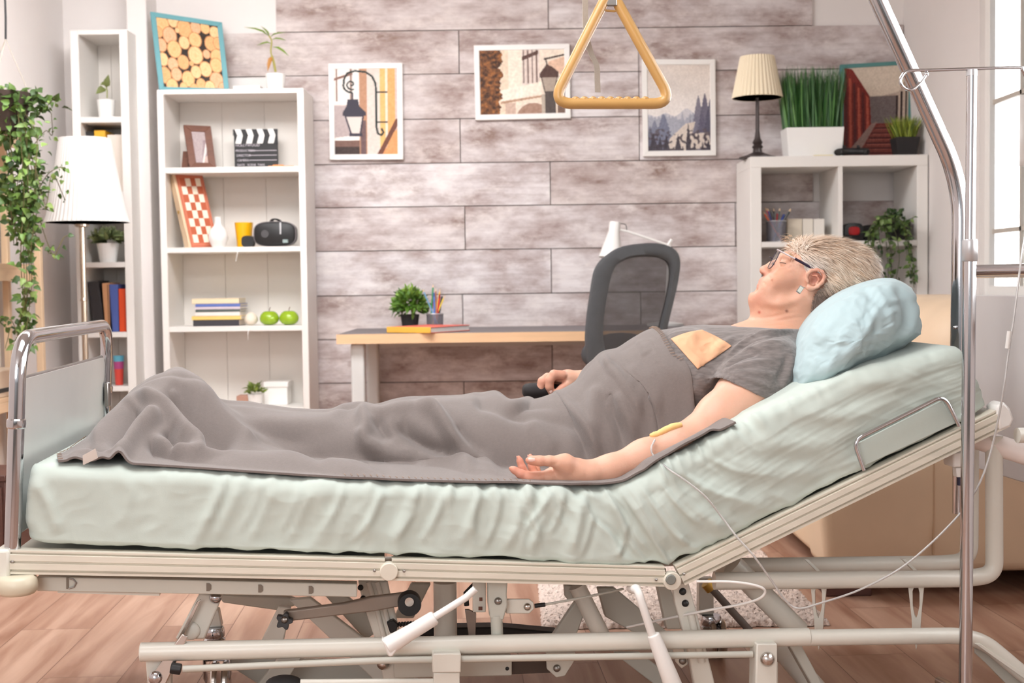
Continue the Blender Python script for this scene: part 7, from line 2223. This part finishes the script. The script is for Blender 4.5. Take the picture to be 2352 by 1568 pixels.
for sg in (-1, 1):
    pts = []
    for a in np.linspace(0, 2 * math.pi, 40, endpoint=False):
        ca, sa = math.cos(a), math.sin(a); e_ = 2 / 3.2
        u = math.copysign(abs(ca) ** e_, ca); v = math.copysign(abs(sa) ** e_, sa)
        b = .037 + .027 * u
        wq = 8 * (b / .064) ** 2; base = B(1774 - 11.5 * v + wq, 594 + 20.5 * v + wq * .45, HB + sg * b)
        pts.append(base)
    rim.tube(pts + [pts[0]], .0010, 6, caps=False)
    cc_ = sum(pts, Vector()) / len(pts); lens.add([cc_] + pts, [(0, 1 + k, 1 + (k + 1) % 40) for k in range(40)])
rim.tube(spline([B(1774, 594, HB - .011), B(1768, 590, HB), B(1774, 594, HB + .011)], 5), .0012, 6)
rm_o = rim.build('glasses', M['specs'], per, sm=60); rm_o['label'] = 'thin dark rimmed glasses on the nose'
tm.build('temple_front', M['specs_w'], rm_o, sm=60); tb_.build('temple', M['specs'], rm_o, sm=60)
l_ = lens.build('lens', mat('spectacle_lens', (235, 232, 230), .05, var=0, alpha=.16), rm_o, sm=0)
pd = MB()
for sg in (-1, 1): pd.ball(B(1776, 607, HB + sg * .011), .0035, 8, sc=(1, .5, 1.4))
pd.build('nose_pad', M['lens'], rm_o)

# handset held in the far hand
hs = loft(MB(), [[W(*(Vector(K(x0 + dx, 897 + dy, .72)) + Vector((0, db_, 0)))) for dx, dy, db_ in [(0 * k, r_ * math.sin(a), r_ * .0011 * 1.3 * math.cos(a)) for a in np.linspace(0, 2 * math.pi, 24, endpoint=False)]] for x0, r_ in ((1200, 7), (1202, 12), (1208, 16), (1222, 18), (1250, 17), (1300, 12))])
tag(hs.build('handset', M['blackm'], sm=60, fix=True), 'small black rounded handset held in her far hand', 'handset')
# ---------------------------------------------------------------- blanket
TOPL = [(128, 1062, .30), (200, 1015, .42), (262, 948, .45), (300, 900, .45), (340, 862, .45), (372, 843, .45), (398, 842, .45), (440, 864, .45), (500, 895, .45), (560, 917, .45), (620, 934, .45), (700, 944, .45), (790, 944, .45), (860, 934, .45), (925, 917, .45), (1000, 914, .45), (1080, 913, .45), (1150, 918, .5), (1210, 924, .55), (1256, 926, .56), (1300, 893, .54), (1345, 853, .5), (1390, 812, .45), (1440, 801, .45), (1480, 778, .45), (1505, 774, .45), (1560, 752, .45), (1700, 750, .45)]
tl = np.array([K(x, y, b) for x, y, b in TOPL])
ta = np.array(spline(tl, 10))


def ridge_c(a): return np.interp(a, ta[:, 0], ta[:, 2])


bodyw = lambda a: np.interp(a, [.05, .2, .4, .7, .95, 1.1, 1.3, 1.5], [.15, .13, .165, .185, .215, .22, .215, .22])


def bh(a, b):
    """height of the cloth before folds"""
    m = mat_top(a) + .005
    c = np.maximum(ridge_c(a), m)
    h = c - m
    w = bodyw(a)
    d = np.abs(b - .45) / w
    core = np.clip(1 - np.clip(d, 0, 1) ** 2.8, 0, 1) ** .55
    foot = np.clip((.52 - a) / .22, 0, 1)
    # skirts fall from the flank to the mattress
    reach = .13 + .20 * foot
    x = np.clip((np.abs(b - .45) - w * .55) / reach, 0, 1)
    sk_ = (1 - x) ** (2.2 - 1.0 * foot) * (.30 + .55 * foot)
    leg = np.clip((.95 - a) / .35, 0, 1) * np.clip((a - .10) / .1, 0, 1)
    tro = 1 - .10 * leg * np.exp(-((b - .45) / .035) ** 2)
    return m + h * np.maximum(core * tro * (1 - .25 * foot * d), sk_)


NU, NV = 460, 250
a_foot = lambda v: np.interp(v, [0, .1, .25, .5, .8, 1], [K(140, 1073, .05)[0], K(128, 1068, .10)[0], .055, .05, .06, .09])
e_px = [(1670, 1008, .10), (1640, 1016, .13), (1600, 985, .22), (1572, 962, .26), (1556, 895, .27), (1538, 838, .31), (1520, 795, .38), (1505, 776, .45), (1502, 778, .52), (1508, 800, .62), (1520, 860, .72), (1530, 900, .82)]
ev = np.array([[K(x, y, b)[0], b] for x, y, b in e_px])
near_px = [(130, 1073), (230, 1075), (330, 1072), (430, 1073), (540, 1089), (700, 1101), (850, 1106), (970, 1116), (1060, 1118), (1200, 1111), (1320, 1119), (1430, 1117), (1480, 1100), (1560, 1062), (1672, 1008)]
nb = []
for x, y in near_px:                                  # where those pixels meet the mattress top
    for b in np.linspace(-.02, .30, 160):
        p = K(x, y, b)
        if p[2] <= mat_top(p[0]) + .007: break
    nb.append((p[0], max(b, .020)))
nb = np.array(nb)
v_ = np.linspace(0, 1, NV); u_ = np.linspace(0, 1, NU)
UU, VV = np.meshgrid(u_, v_, indexing='ij')
A = np.zeros_like(UU); Bb = np.zeros_like(UU)
for it in range(6):
    bn = np.interp(A, nb[:, 0], nb[:, 1]) if it else np.full_like(UU, .03)
    bfar = .845 - .03 * np.sin(A * 9)
    Bb = bn + (bfar - bn) * VV
    ae = np.interp(Bb, ev[:, 1], ev[:, 0])
    A = a_foot(VV) + (ae - a_foot(VV)) * UU
C = bh(A, Bb)
V = np.stack([A, Bb, C], -1).reshape(-1, 3)
Q = gridfaces(NU, NV)
V = V.copy()
# relax so that steep flanks are evenly covered
N = vnormals(V, Q)
if N[:, 2].mean() < 0: Q = Q[:, ::-1]; N = -N


def on_cloth(px, py):
    """first hit of the view ray with the unfolded cloth"""
    for b in np.linspace(.0, .84, 260):
        p = K(px, py, b)
        if p[2] <= float(bh(p[0], p[1])) + .001: return np.array(p)
    return np.array(K(px, py, .45))


FOLDS = [                                            # (line in the photo, half width px, height mm, hollow on one side)
    ([(381, 848), (453, 908), (507, 961), (572, 1012), (644, 1046), (735, 1070)], 22, 13, -.7), ([(384, 846), (440, 880), (500, 925), (560, 960)], 16, 5, 0),
    ([(381, 886), (441, 951), (495, 1005), (540, 1040)], 26, -18, 0),
    ([(318, 904), (350, 922), (378, 942), (411, 981), (445, 1023), (464, 1052)], 15, 17, 0), ([(366, 945), (340, 975), (312, 1003), (280, 1047), (256, 1072)], 16, 18, 0),
    ([(320, 938), (290, 985), (262, 1035)], 18, -16, 0), ([(330, 900), (275, 955), (240, 990), (214, 1024)], 12, 9, 0), ([(385, 985), (395, 1015), (405, 1040)], 15, -12, 0),
    ([(338, 1012), (375, 1044), (430, 1066)], 12, -13, 0), ([(345, 1002), (387, 1030), (441, 1050), (536, 1064), (656, 1072), (799, 1084), (900, 1094)], 13, 13, .6), ([(417, 1010), (432, 1032)], 10, -6, 0),
    ([(240, 1050), (215, 1040), (200, 1030)], 8, -7, 0), ([(262, 1050), (236, 1058), (205, 1050), (150, 1062)], 9, 8, 0),
    # shins, knees
    ([(520, 950), (600, 968), (700, 975), (790, 968)], 18, 5, 0), ([(560, 1010), (660, 1050), (760, 1072)], 16, -9, 0),
    ([(815, 1004), (860, 1031), (908, 1050), (976, 1052), (1044, 1065), (1129, 1090)], 15, 15, .5), ([(905, 960), (950, 1000), (1003, 1036), (1061, 1058)], 19, -19, 0),
    ([(950, 934), (992, 946), (1014, 968), (1034, 995), (1060, 1026), (1099, 1058), (1146, 1090)], 14, 18, 0), ([(1045, 975), (1075, 1020), (1120, 1060)], 16, -6, 0),
    ([(826, 944), (838, 966), (840, 990), (822, 1012)], 14, 10, 0), ([(862, 962), (880, 990), (900, 1020)], 16, -10, 0), ([(752, 962), (796, 942), (840, 941), (874, 950), (925, 937), (993, 938)], 10, 7, 0),
    ([(910, 960), (935, 985)], 9, 5, 0), ([(942, 1078), (1010, 1070), (1095, 1085)], 10, 7, 0), ([(960, 1104), (975, 1095), (985, 1082)], 7, -6, 0), ([(880, 1010), (905, 1020)], 10, 6, 0),
    ([(1085, 925), (1130, 935), (1180, 955), (1240, 958)], 14, -8, 0),
    # lap
    ([(1062, 912), (1100, 906), (1130, 914), (1165, 938), (1203, 934), (1248, 917), (1286, 921), (1320, 948), (1348, 986), (1368, 1030), (1370, 1056)], 13, 11, 0), ([(1180, 950), (1225, 945), (1265, 940), (1300, 958), (1328, 992), (1346, 1032), (1352, 1062)], 16, -9, 0),
    ([(1375, 885), (1366, 935), (1366, 1000)], 14, 6, 0), ([(1396, 905), (1405, 945), (1425, 985), (1440, 1010)], 14, -10, 0), ([(1418, 900), (1440, 955), (1465, 1005)], 13, 8, 0), ([(1210, 965), (1245, 1000), (1275, 1040)], 18, 4, 0),
    # belly and chest
    ([(1398, 818), (1431, 862), (1462, 910), (1496, 965), (1514, 992)], 6.5, -13, 0), ([(1384, 814), (1416, 858), (1446, 906), (1480, 965)], 12, 10, 0), ([(1444, 838), (1486, 893), (1520, 950)], 16, 7, 0),
    ([(1484, 796), (1495, 818), (1501, 840)], 7, -9, 0), ([(1470, 790), (1478, 815), (1484, 835)], 8, 6, 0), ([(1500, 860), (1525, 905), (1540, 945)], 12, -5, 0), ([(1405, 838), (1420, 890)], 10, -3, 0),
    # corner under the elbow
    ([(1455, 1084), (1513, 1058), (1575, 1027), (1630, 1000), (1664, 1004)], 9, 13, 0), ([(1475, 1092), (1513, 1076), (1570, 1046)], 7, -8, 0), ([(1440, 1114), (1500, 1098), (1570, 1060)], 7, 8, 0)]
sx, sy = project(L2W(V))
D = np.zeros(len(V))
facing = np.clip((.66 - V[:, 1]) / .06, 0, 1)
for pts, w, h, asy in FOLDS:
    q = np.array(spline([(x, y) for x, y in pts], 5)); w = w * .95
    m = (sx > q[:, 0].min() - 4 * w) & (sx < q[:, 0].max() + 4 * w) & (sy > q[:, 1].min() - 4 * w) & (sy < q[:, 1].max() + 4 * w)
    X_, Y_ = sx[m], sy[m]; best = np.full(m.sum(), 1e9); sgn = np.zeros(m.sum()); tt = np.zeros(m.sum()); n = len(q) - 1
    for i in range(n):
        e = q[i + 1] - q[i]; l2 = (e * e).sum() + 1e-9
        t = np.clip(((X_ - q[i, 0]) * e[0] + (Y_ - q[i, 1]) * e[1]) / l2, 0, 1)
        dx, dy = X_ - q[i, 0] - t * e[0], Y_ - q[i, 1] - t * e[1]; d = np.hypot(dx, dy); k = d < best
        best[k] = d[k]; tt[k] = (i + t[k]) / n; sgn[k] = np.sign(e[0] * dy - e[1] * dx)[k]
    fade = np.clip(np.minimum(tt, 1 - tt) * 5 + .12, 0, 1); fade = fade * fade * (3 - 2 * fade)
    val = np.exp(-(best / w) ** 2)
    if asy: val = val - abs(asy) * np.exp(-((best * sgn * np.sign(asy) - 1.9 * w) / (1.1 * w)) ** 2)
    D[m] += h * .001 * (1.8 if pts[0][0] < 1420 or pts[0][1] < 1000 else .8) * fade * val
D *= facing
D += .0022 * pnoise(V[:, 0] * 10, V[:, 1] * 10, 1.) + .0010 * pnoise(V[:, 0] * 26, V[:, 1] * 26, 4.)
D += .010 * np.clip((V[:, 1] - .55) / .15, 0, 1) * np.clip((.85 - V[:, 0]) / .1, 0, 1) * pnoise(V[:, 0] * 6, V[:, 1] * 5, 9.)
Ns_ = N.copy()
for _ in range(1): Ns_ = laplace(N, Q, 12, .6)
Ns_ /= np.linalg.norm(Ns_, axis=1)[:, None] + 1e-9
V2 = V + Ns_ * D[:, None]
low = mat_top(V2[:, 0]) + .005
V2[:, 2] = np.maximum(V2[:, 2], low)
V2 = laplace(V2, Q, 2, .45)
# stay clear of the trunk and the legs beneath
fm_ = (Vall[:, 1][Qall].min(1) > .225) & (Vall[:, 1][Qall].max(1) < .60)
bv1 = BVHTree.FromPolygons([tuple(v) for v in Vall], Qall[fm_].tolist()); bv2 = bvh_t
push = np.zeros(len(V2)); dn = Vector((0, 0, -1))
for i in np.where((V2[:, 1] > .2) & (V2[:, 1] < .68))[0]:
    z_ = -9
    for bb in ((bv1, bv2) if V2[i, 0] > .9 else (bv1,)):
        hh_ = bb.ray_cast(Vector((V2[i, 0], V2[i, 1], 1.6)), dn)
        if hh_[0] is not None: z_ = max(z_, hh_[0].z)
    push[i] = max(0, z_ + .006 - V2[i, 2])
pg = push.reshape(NU, NV)
for _ in range(6):
    q_ = pg.copy(); q_[1:-1, 1:-1] = (pg[:-2, 1:-1] + pg[2:, 1:-1] + pg[1:-1, :-2] + pg[1:-1, 2:]) / 4; pg = np.maximum(pg, q_)
V2[:, 2] += pg.ravel()
V2 = laplace(V2, Q, 3, .45)
bl = mesh_np('blanket', L2W(V2), Q, M['fleece'], None, 0)
tag(bl, 'soft taupe grey fleece blanket drawn up over the lying woman', 'blanket')
sd = bl.modifiers.new('thickness', 'SOLIDIFY'); sd.thickness = .0045; sd.offset = .6; sd.use_rim = True
bev = bl.modifiers.new('soft', 'BEVEL'); bev.width = .0022; bev.segments = 2; bev.limit_method = 'ANGLE'; bev.angle_limit = 1.0
# overcast stitching along the hem
g = V2.reshape(NU, NV, 3)
Nn = vnormals(V2, Q).reshape(NU, NV, 3)
sm = MB()
edge = [g[-1, j] + Nn[-1, j] * .006 for j in range(NV - 1, -1, -1)]; ein = [g[-6, j] + Nn[-6, j] * .007 for j in range(NV - 1, -1, -1)]
edge2 = [g[i, 0] + Nn[i, 0] * .005 for i in range(NU)]; ein2 = [g[i, 4] + Nn[i, 4] * .007 for i in range(NU)]
edge3 = [g[0, j] + Nn[0, j] * .005 for j in range(NV)]; ein3 = [g[4, j] + Nn[4, j] * .007 for j in range(NV)]
for E, I, lo_k, hi_k, E3 in ((edge, ein, 20, 150, 0), (edge2, ein2, 90, 150, 0), (edge3, ein3, 0, 90, 1)):
    E = resample(np.array(E), 220); I = resample(np.array(I), 220)
    for k in range(lo_k, hi_k - 1, 7 if E3 else 2):
        p0 = Vector(E[k]); p1 = Vector(I[k]); d = (p1 - p0)
        if d.length > .03 or d.length < 1e-4: continue
        p1 = p0 + d.normalized() * min(.010, d.length)
        p0 = p0 + Vector((0, 0, .001)); w0, w1 = Vector(L2W([p0])[0]), Vector(L2W([p1])[0])
        sm.tube([w0, w1], .0008, 5)
o = sm.build('hem_stitching', M['stitch'], bl); o['kind'] = 'stuff'
# white care label at the foot corner
q = on_cloth(212, 1066)
c = Vector(L2W([q])[0]) + Vector((0, -.012, .016))
ex = B(228, 1058, q[1]) - B(195, 1074, q[1]); ey = Vector((.004, -.012, .014))
pts = [c - ex * .5 - ey * .6, c + ex * .5 - ey * .6, c + ex * .36 + ey * .9, c - ex * .5 + ey * .75]
MB().prism(pts, Vector((.001, .001, -.0015))).build('care_label', M['tagw'], bl)
WORLD, CEIL1, CEIL2, FRONT, WINL, EXPO = .68, 38, 76, 38, 460, 0.46
# ---------------------------------------------------------------- trapeze mast, grab handle, drip stand
mast = thing('lifting_mast', W(1.98, .50, .3), 'bent chrome lifting mast rising at the head of the bed', 'mast')
bm_ = .50
mp = [B(2200, 1040, bm_), B(2207, 420, bm_), B(2016, 0, bm_), B(1830, -420, bm_), B(1500, -470, bm_), B(1360, -470, bm_)]
s = KS(2100, 300, bm_)
MB().tube(fillet(mp, [.10, .04, .12, .1], 14), 19.5 * s, 28).build('mast_tube', M['chrome'], mast, sm=60)
MB().tube([B(2200, 1050, bm_), B(2201, 840, bm_)], 23 * s, 24).build('socket', M['bed'], mast, sm=60)
bolt_ = MB().ball(B(2193, 752, bm_ - .02), 4 * s, 8); bolt_.build('screw', M['chrome'], mast)
# triangle handle
bt = .46
s = KS(1400, 200, bt)
t = thing('trapeze_handle', B(1402, 245, bt), 'ochre triangular grab handle hanging above the woman', 'grab handle')
L0, R0, T0_, T1_ = B(1268, 238, bt), B(1546, 238, bt), B(1385, -20, bt), B(1420, -20, bt)
tri = fillet([B(1403, 238, bt), L0, B(1388, 2, bt), B(1402, -16, bt), B(1416, 2, bt), R0, B(1403, 238, bt)], [.05, .01, .008, .01, .05], 12)
MB().tube(tri, 12.5 * s, 22).build('handle_ring', M['trap'], t, sm=70)
gr = MB()
for k in range(9):
    c = B(1322 + k * 20, 228, bt); gr.ball(c, 9 * s, 10, sc=(1.05, .95, .75))
gr.build('finger_ridges', M['trap'], t, sm=80)
lp = fillet([B(1388, 2, bt), B(1388, 24, bt), B(1416, 26, bt), B(1417, 2, bt)], .006, 4); MB().tube(lp, 2.6 * s, 10).build('loop', M['trap'], t, sm=70)
# strap : from the boom to the ring, with its loose end behind
st = MB()


def ribbon(mb, pts, w, dirv, th=.0018):
    pts = [Vector(p) for p in pts]; n = len(pts); vs = []
    for i, p in enumerate(pts):
        tg = (pts[min(i + 1, n - 1)] - pts[max(i - 1, 0)]).normalized(); d = (dirv - tg * dirv.dot(tg)).normalized(); nn = tg.cross(d)
        vs += [p - d * w / 2 - nn * th / 2, p + d * w / 2 - nn * th / 2, p + d * w / 2 + nn * th / 2, p - d * w / 2 + nn * th / 2]
    fs = [(i * 4 + k, i * 4 + (k + 1) % 4, i * 4 + 4 + (k + 1) % 4, i * 4 + 4 + k) for i in range(n - 1) for k in range(4)] + [(3, 2, 1, 0), (4 * n - 4, 4 * n - 3, 4 * n - 2, 4 * n - 1)]
    return mb.add(vs, fs)


ribbon(st, spline([B(1352, -470, bt + .03), B(1343, -120, bt + .03), B(1344, 0, bt + .03), B(1346, 70, bt + .03), B(1356, 118, bt + .04), B(1370, 150, bt + .03), B(1372, 185, bt + .03), B(1373, 212, bt + .03)], 6), 14 * s, (BX + BY * .35).normalized())
ribbon(st, [B(1402, -470, bt), B(1402, -200, bt), B(1403, 8, bt)], 19 * s, BX)
st.build('strap', M['strap'], t, sm=50)
MB().box((-.012, -.006, -.012), (.012, .006, .008), 0, Matrix.Translation(B(1405, 2, bt - .006))).build('buckle', M['steel'], t, bev=.002)

# drip stand
bi = -.075
ip = B(2220, 800, bi); yI = ip.y
t = thing('drip_stand', (B(2216, 1700, bi).x, yI, 0), 'slim chrome drip stand standing in front of the bed', 'drip stand')
s = KS(2220, 800, bi)
pt_ = B(2232, 165, bi); pb_ = Vector((B(2217, 1568, bi).x - .0, yI, .0)); 
pb_ = pt_ + (B(2217, 1568, bi) - pt_) * ((0.06 - pt_.z) / (B(2217, 1568, bi).z - pt_.z))
pm_ = pt_.lerp(pb_, (pt_.z - B(2225, 575, bi).z) / (pt_.z - pb_.z))
MB().tube([pt_, pm_], 11.5 * s, 22).build('upper_pole', M['chrome'], t, sm=60)
MB().tube([pm_, pb_], 15 * s, 22).build('lower_pole', M['chrome'], t, sm=60)
d_ = (pt_ - pb_).normalized()
MB().lathe([(15 * s, -.022), (17.5 * s, -.020), (17.5 * s, .018), (16 * s, .022), (11 * s, .022)], pm_, 26, Vector((0, 0, 1)).rotation_difference(d_).to_matrix()).build('collar', M['silver'], t, sm=50)
MB().cyl(pt_ - d_ * .008, pt_ + d_ * .004, 12.5 * s, 20).build('top_cap', M['silver'], t)
hk = [B(2128, 170, bi), B(2112, 192, bi), B(2092, 206, bi), B(2074, 200, bi), B(2068, 184, bi), B(2076, 168, bi), B(2092, 162, bi), B(2140, 161, bi), B(2232, 158, bi), B(2338, 155, bi), B(2348, 160, bi), B(2360, 185, bi), B(2380, 210, bi), B(2395, 195, bi)]
MB().tube(spline(hk, 8), 3.6 * s, 12).build('top_hook', M['chrome'], t, sm=60)
MB().ball(hk[0], 5 * s, 8).build('hook_tip', M['chrome'], t)
for k in range(5):
    a = k * 2 * math.pi / 5 + .2; q = Vector((math.cos(a), math.sin(a), 0)); c0 = Vector((pb_.x, pb_.y, .09))
    MB().tube(spline([c0, c0 + q * .12 + UP * -.008, c0 + q * .24 + UP * -.03], 5), .011, 12).build('foot_arm', M['chrome_b'], t, sm=60)
    w_ = c0 + q * .24; w_.z = .025; MB().cyl(w_ + q.cross(UP) * .01, w_ - q.cross(UP) * .01, .025, 18).build('foot_wheel', M['black'], t)
# bag
cb = B(2372, 300, bi); hb = 82 * s; wb = 42 * s
bg = thing('drip_bag', cb - UP * hb, 'clear drip bag hanging from the chrome stand at the right edge', 'drip bag')
rings = []
for z_, k, dth in ((-hb, .55, .3), (-hb * .96, .8, .6), (-hb * .8, .97, .9), (0, 1, 1), (hb * .8, 1, .7), (hb * .96, .92, .35), (hb, .8, .2)):
    rings.append([cb + Vector((wb * k * math.copysign(abs(math.cos(a)) ** .55, math.cos(a)), .016 * dth * math.sin(a), z_)) for a in np.linspace(0, 2 * math.pi, 32, endpoint=False)])
loft(MB(), rings).build('bag', M['bag'], bg, sm=60)
MB().box((cb.x - wb * .62, cb.y - .0185, cb.z - hb * .45), (cb.x + wb * .7, cb.y - .0175, cb.z + hb * .35)).build('bag_label', solid((206, 204, 202)), bg, sm=0)
MB().tube([cb - UP * hb * 1.0, cb - UP * hb * 1.22], 7 * s, 14).build('outlet', M['plug'], bg)
MB().tube([cb + UP * hb, B(2360, 188, bi)], 2 * s, 8).build('hanger', M['pvc'], bg)
# tube
tp = [(2372, 392, bi), (2366, 470, bi), (2345, 600, bi), (2330, 720, bi), (2315, 820, bi), (2304, 900, bi), (2285, 1000, bi + .02), (2262, 1080, bi + .02), (2236, 1135, bi + .02), (2200, 1185, bi + .03), (2130, 1255, bi + .03), (2060, 1310, bi + .03), (1970, 1356, bi + .03), (1880, 1386, bi + .03), (1835, 1397, bi + .03), (1805, 1380, bi + .03), (1770, 1330, bi + .03), (1730, 1275, bi + .03), (1692, 1232, bi + .04), (1660, 1190, -.02), (1620, 1140, -.022), (1570, 1100, -.012), (1540, 1080, .004), (1515, 1060, .035), (1500, 1045, .05), (1496, 1028, .055), (1504, 1010, .075)]
o = MB().tube(spline([B(*q) for q in tp], 8), 2.5 * s, 10).build('drip_tube', M['pvc'], sm=60)
tag(o, 'thin clear drip tube looping from the bag to her arm', 'tube')
cl = MB()
o2 = MB().tube([B(2318, 760, bi), B(2313, 800, bi)], 5 * s, 12).build('flow_clamp', M['plug'], bg)

# ---------------------------------------------------------------- light
wd = bpy.data.worlds.new('sky'); SC.world = wd; wd.use_nodes = True
nt = wd.node_tree; bg_ = nt.nodes['Background']
tc = nt.nodes.new('ShaderNodeTexCoord'); sx_ = nt.nodes.new('ShaderNodeSeparateXYZ'); rp = nt.nodes.new('ShaderNodeValToRGB')
nt.links.new(tc.outputs['Generated'], sx_.inputs[0])
mr = nt.nodes.new('ShaderNodeMapRange'); mr.inputs['From Min'].default_value = -1; mr.inputs['From Max'].default_value = 1; nt.links.new(sx_.outputs['Z'], mr.inputs['Value'])
nt.links.new(mr.outputs[0], rp.inputs[0])
e = rp.color_ramp.elements; e[0].position = .46; e[0].color = (.16, .13, .11, 1); e[1].position = .5; e[1].color = (.78, .79, .80, 1)
x = e.new(.75); x.color = (.97, .985, 1.0, 1)
nt.links.new(rp.outputs[0], bg_.inputs['Color']); bg_.inputs['Strength'].default_value = WORLD


def area(name, loc, rot, sx, sy, power, col=(.975, .985, 1.0)):
    l = bpy.data.lights.new(name, 'AREA'); l.shape = 'RECTANGLE'; l.size = sx; l.size_y = sy; l.energy = power; l.color = col
    o = bpy.data.objects.new(name, l); COL.objects.link(o); o.location = loc; o.rotation_euler = rot; return o


area('ceiling_fill', (-.5, 2.2, ZC - .04), (0, 0, 0), 1.5, 1.2, CEIL1)  # added softbox under the ceiling, no fitting modelled
area('ceiling_fill', (-.9, 4.6, ZC - .04), (math.radians(18), 0, 0), 1.8, 1.0, CEIL2)  # added overhead fill that brightens the back of the room
area('front_fill', (-1.2, -1.2, 1.75), (math.radians(80), 0, math.radians(-18)), 1.8, 1.5, FRONT)  # added fill from the camera side, no window stands there
area('window_light', (XR + .35, 4.2, 1.75), (0, math.radians(90), 0), 2.4, 6.6, WINL, (.98, .99, 1.0))

# ---------------------------------------------------------------- camera
cd = bpy.data.cameras.new('camera'); cam = bpy.data.objects.new('camera', cd); COL.objects.link(cam)
cam.matrix_world = Matrix.Translation(CAM) @ RM.to_4x4()
cd.sensor_width = 36; cd.sensor_fit = 'HORIZONTAL'; cd.lens = F / 2352 * 36
cd.clip_start = .05; cd.clip_end = 100
cd.dof.use_dof = True; cd.dof.focus_distance = 2.75; cd.dof.aperture_fstop = 6.3
SC.camera = cam
SC.view_settings.view_transform = 'Standard'; SC.view_settings.look = 'None'; SC.view_settings.gamma = 1.0; SC.view_settings.use_curve_mapping = False
SC.view_settings.exposure = EXPO
SC.cycles.max_bounces = 8; SC.cycles.diffuse_bounces = 4; SC.cycles.glossy_bounces = 4; SC.cycles.transmission_bounces = 6; SC.cycles.transparent_max_bounces = 8
SC.cycles.sample_clamp_indirect = 6; SC.cycles.caustics_reflective = False; SC.cycles.caustics_refractive = False
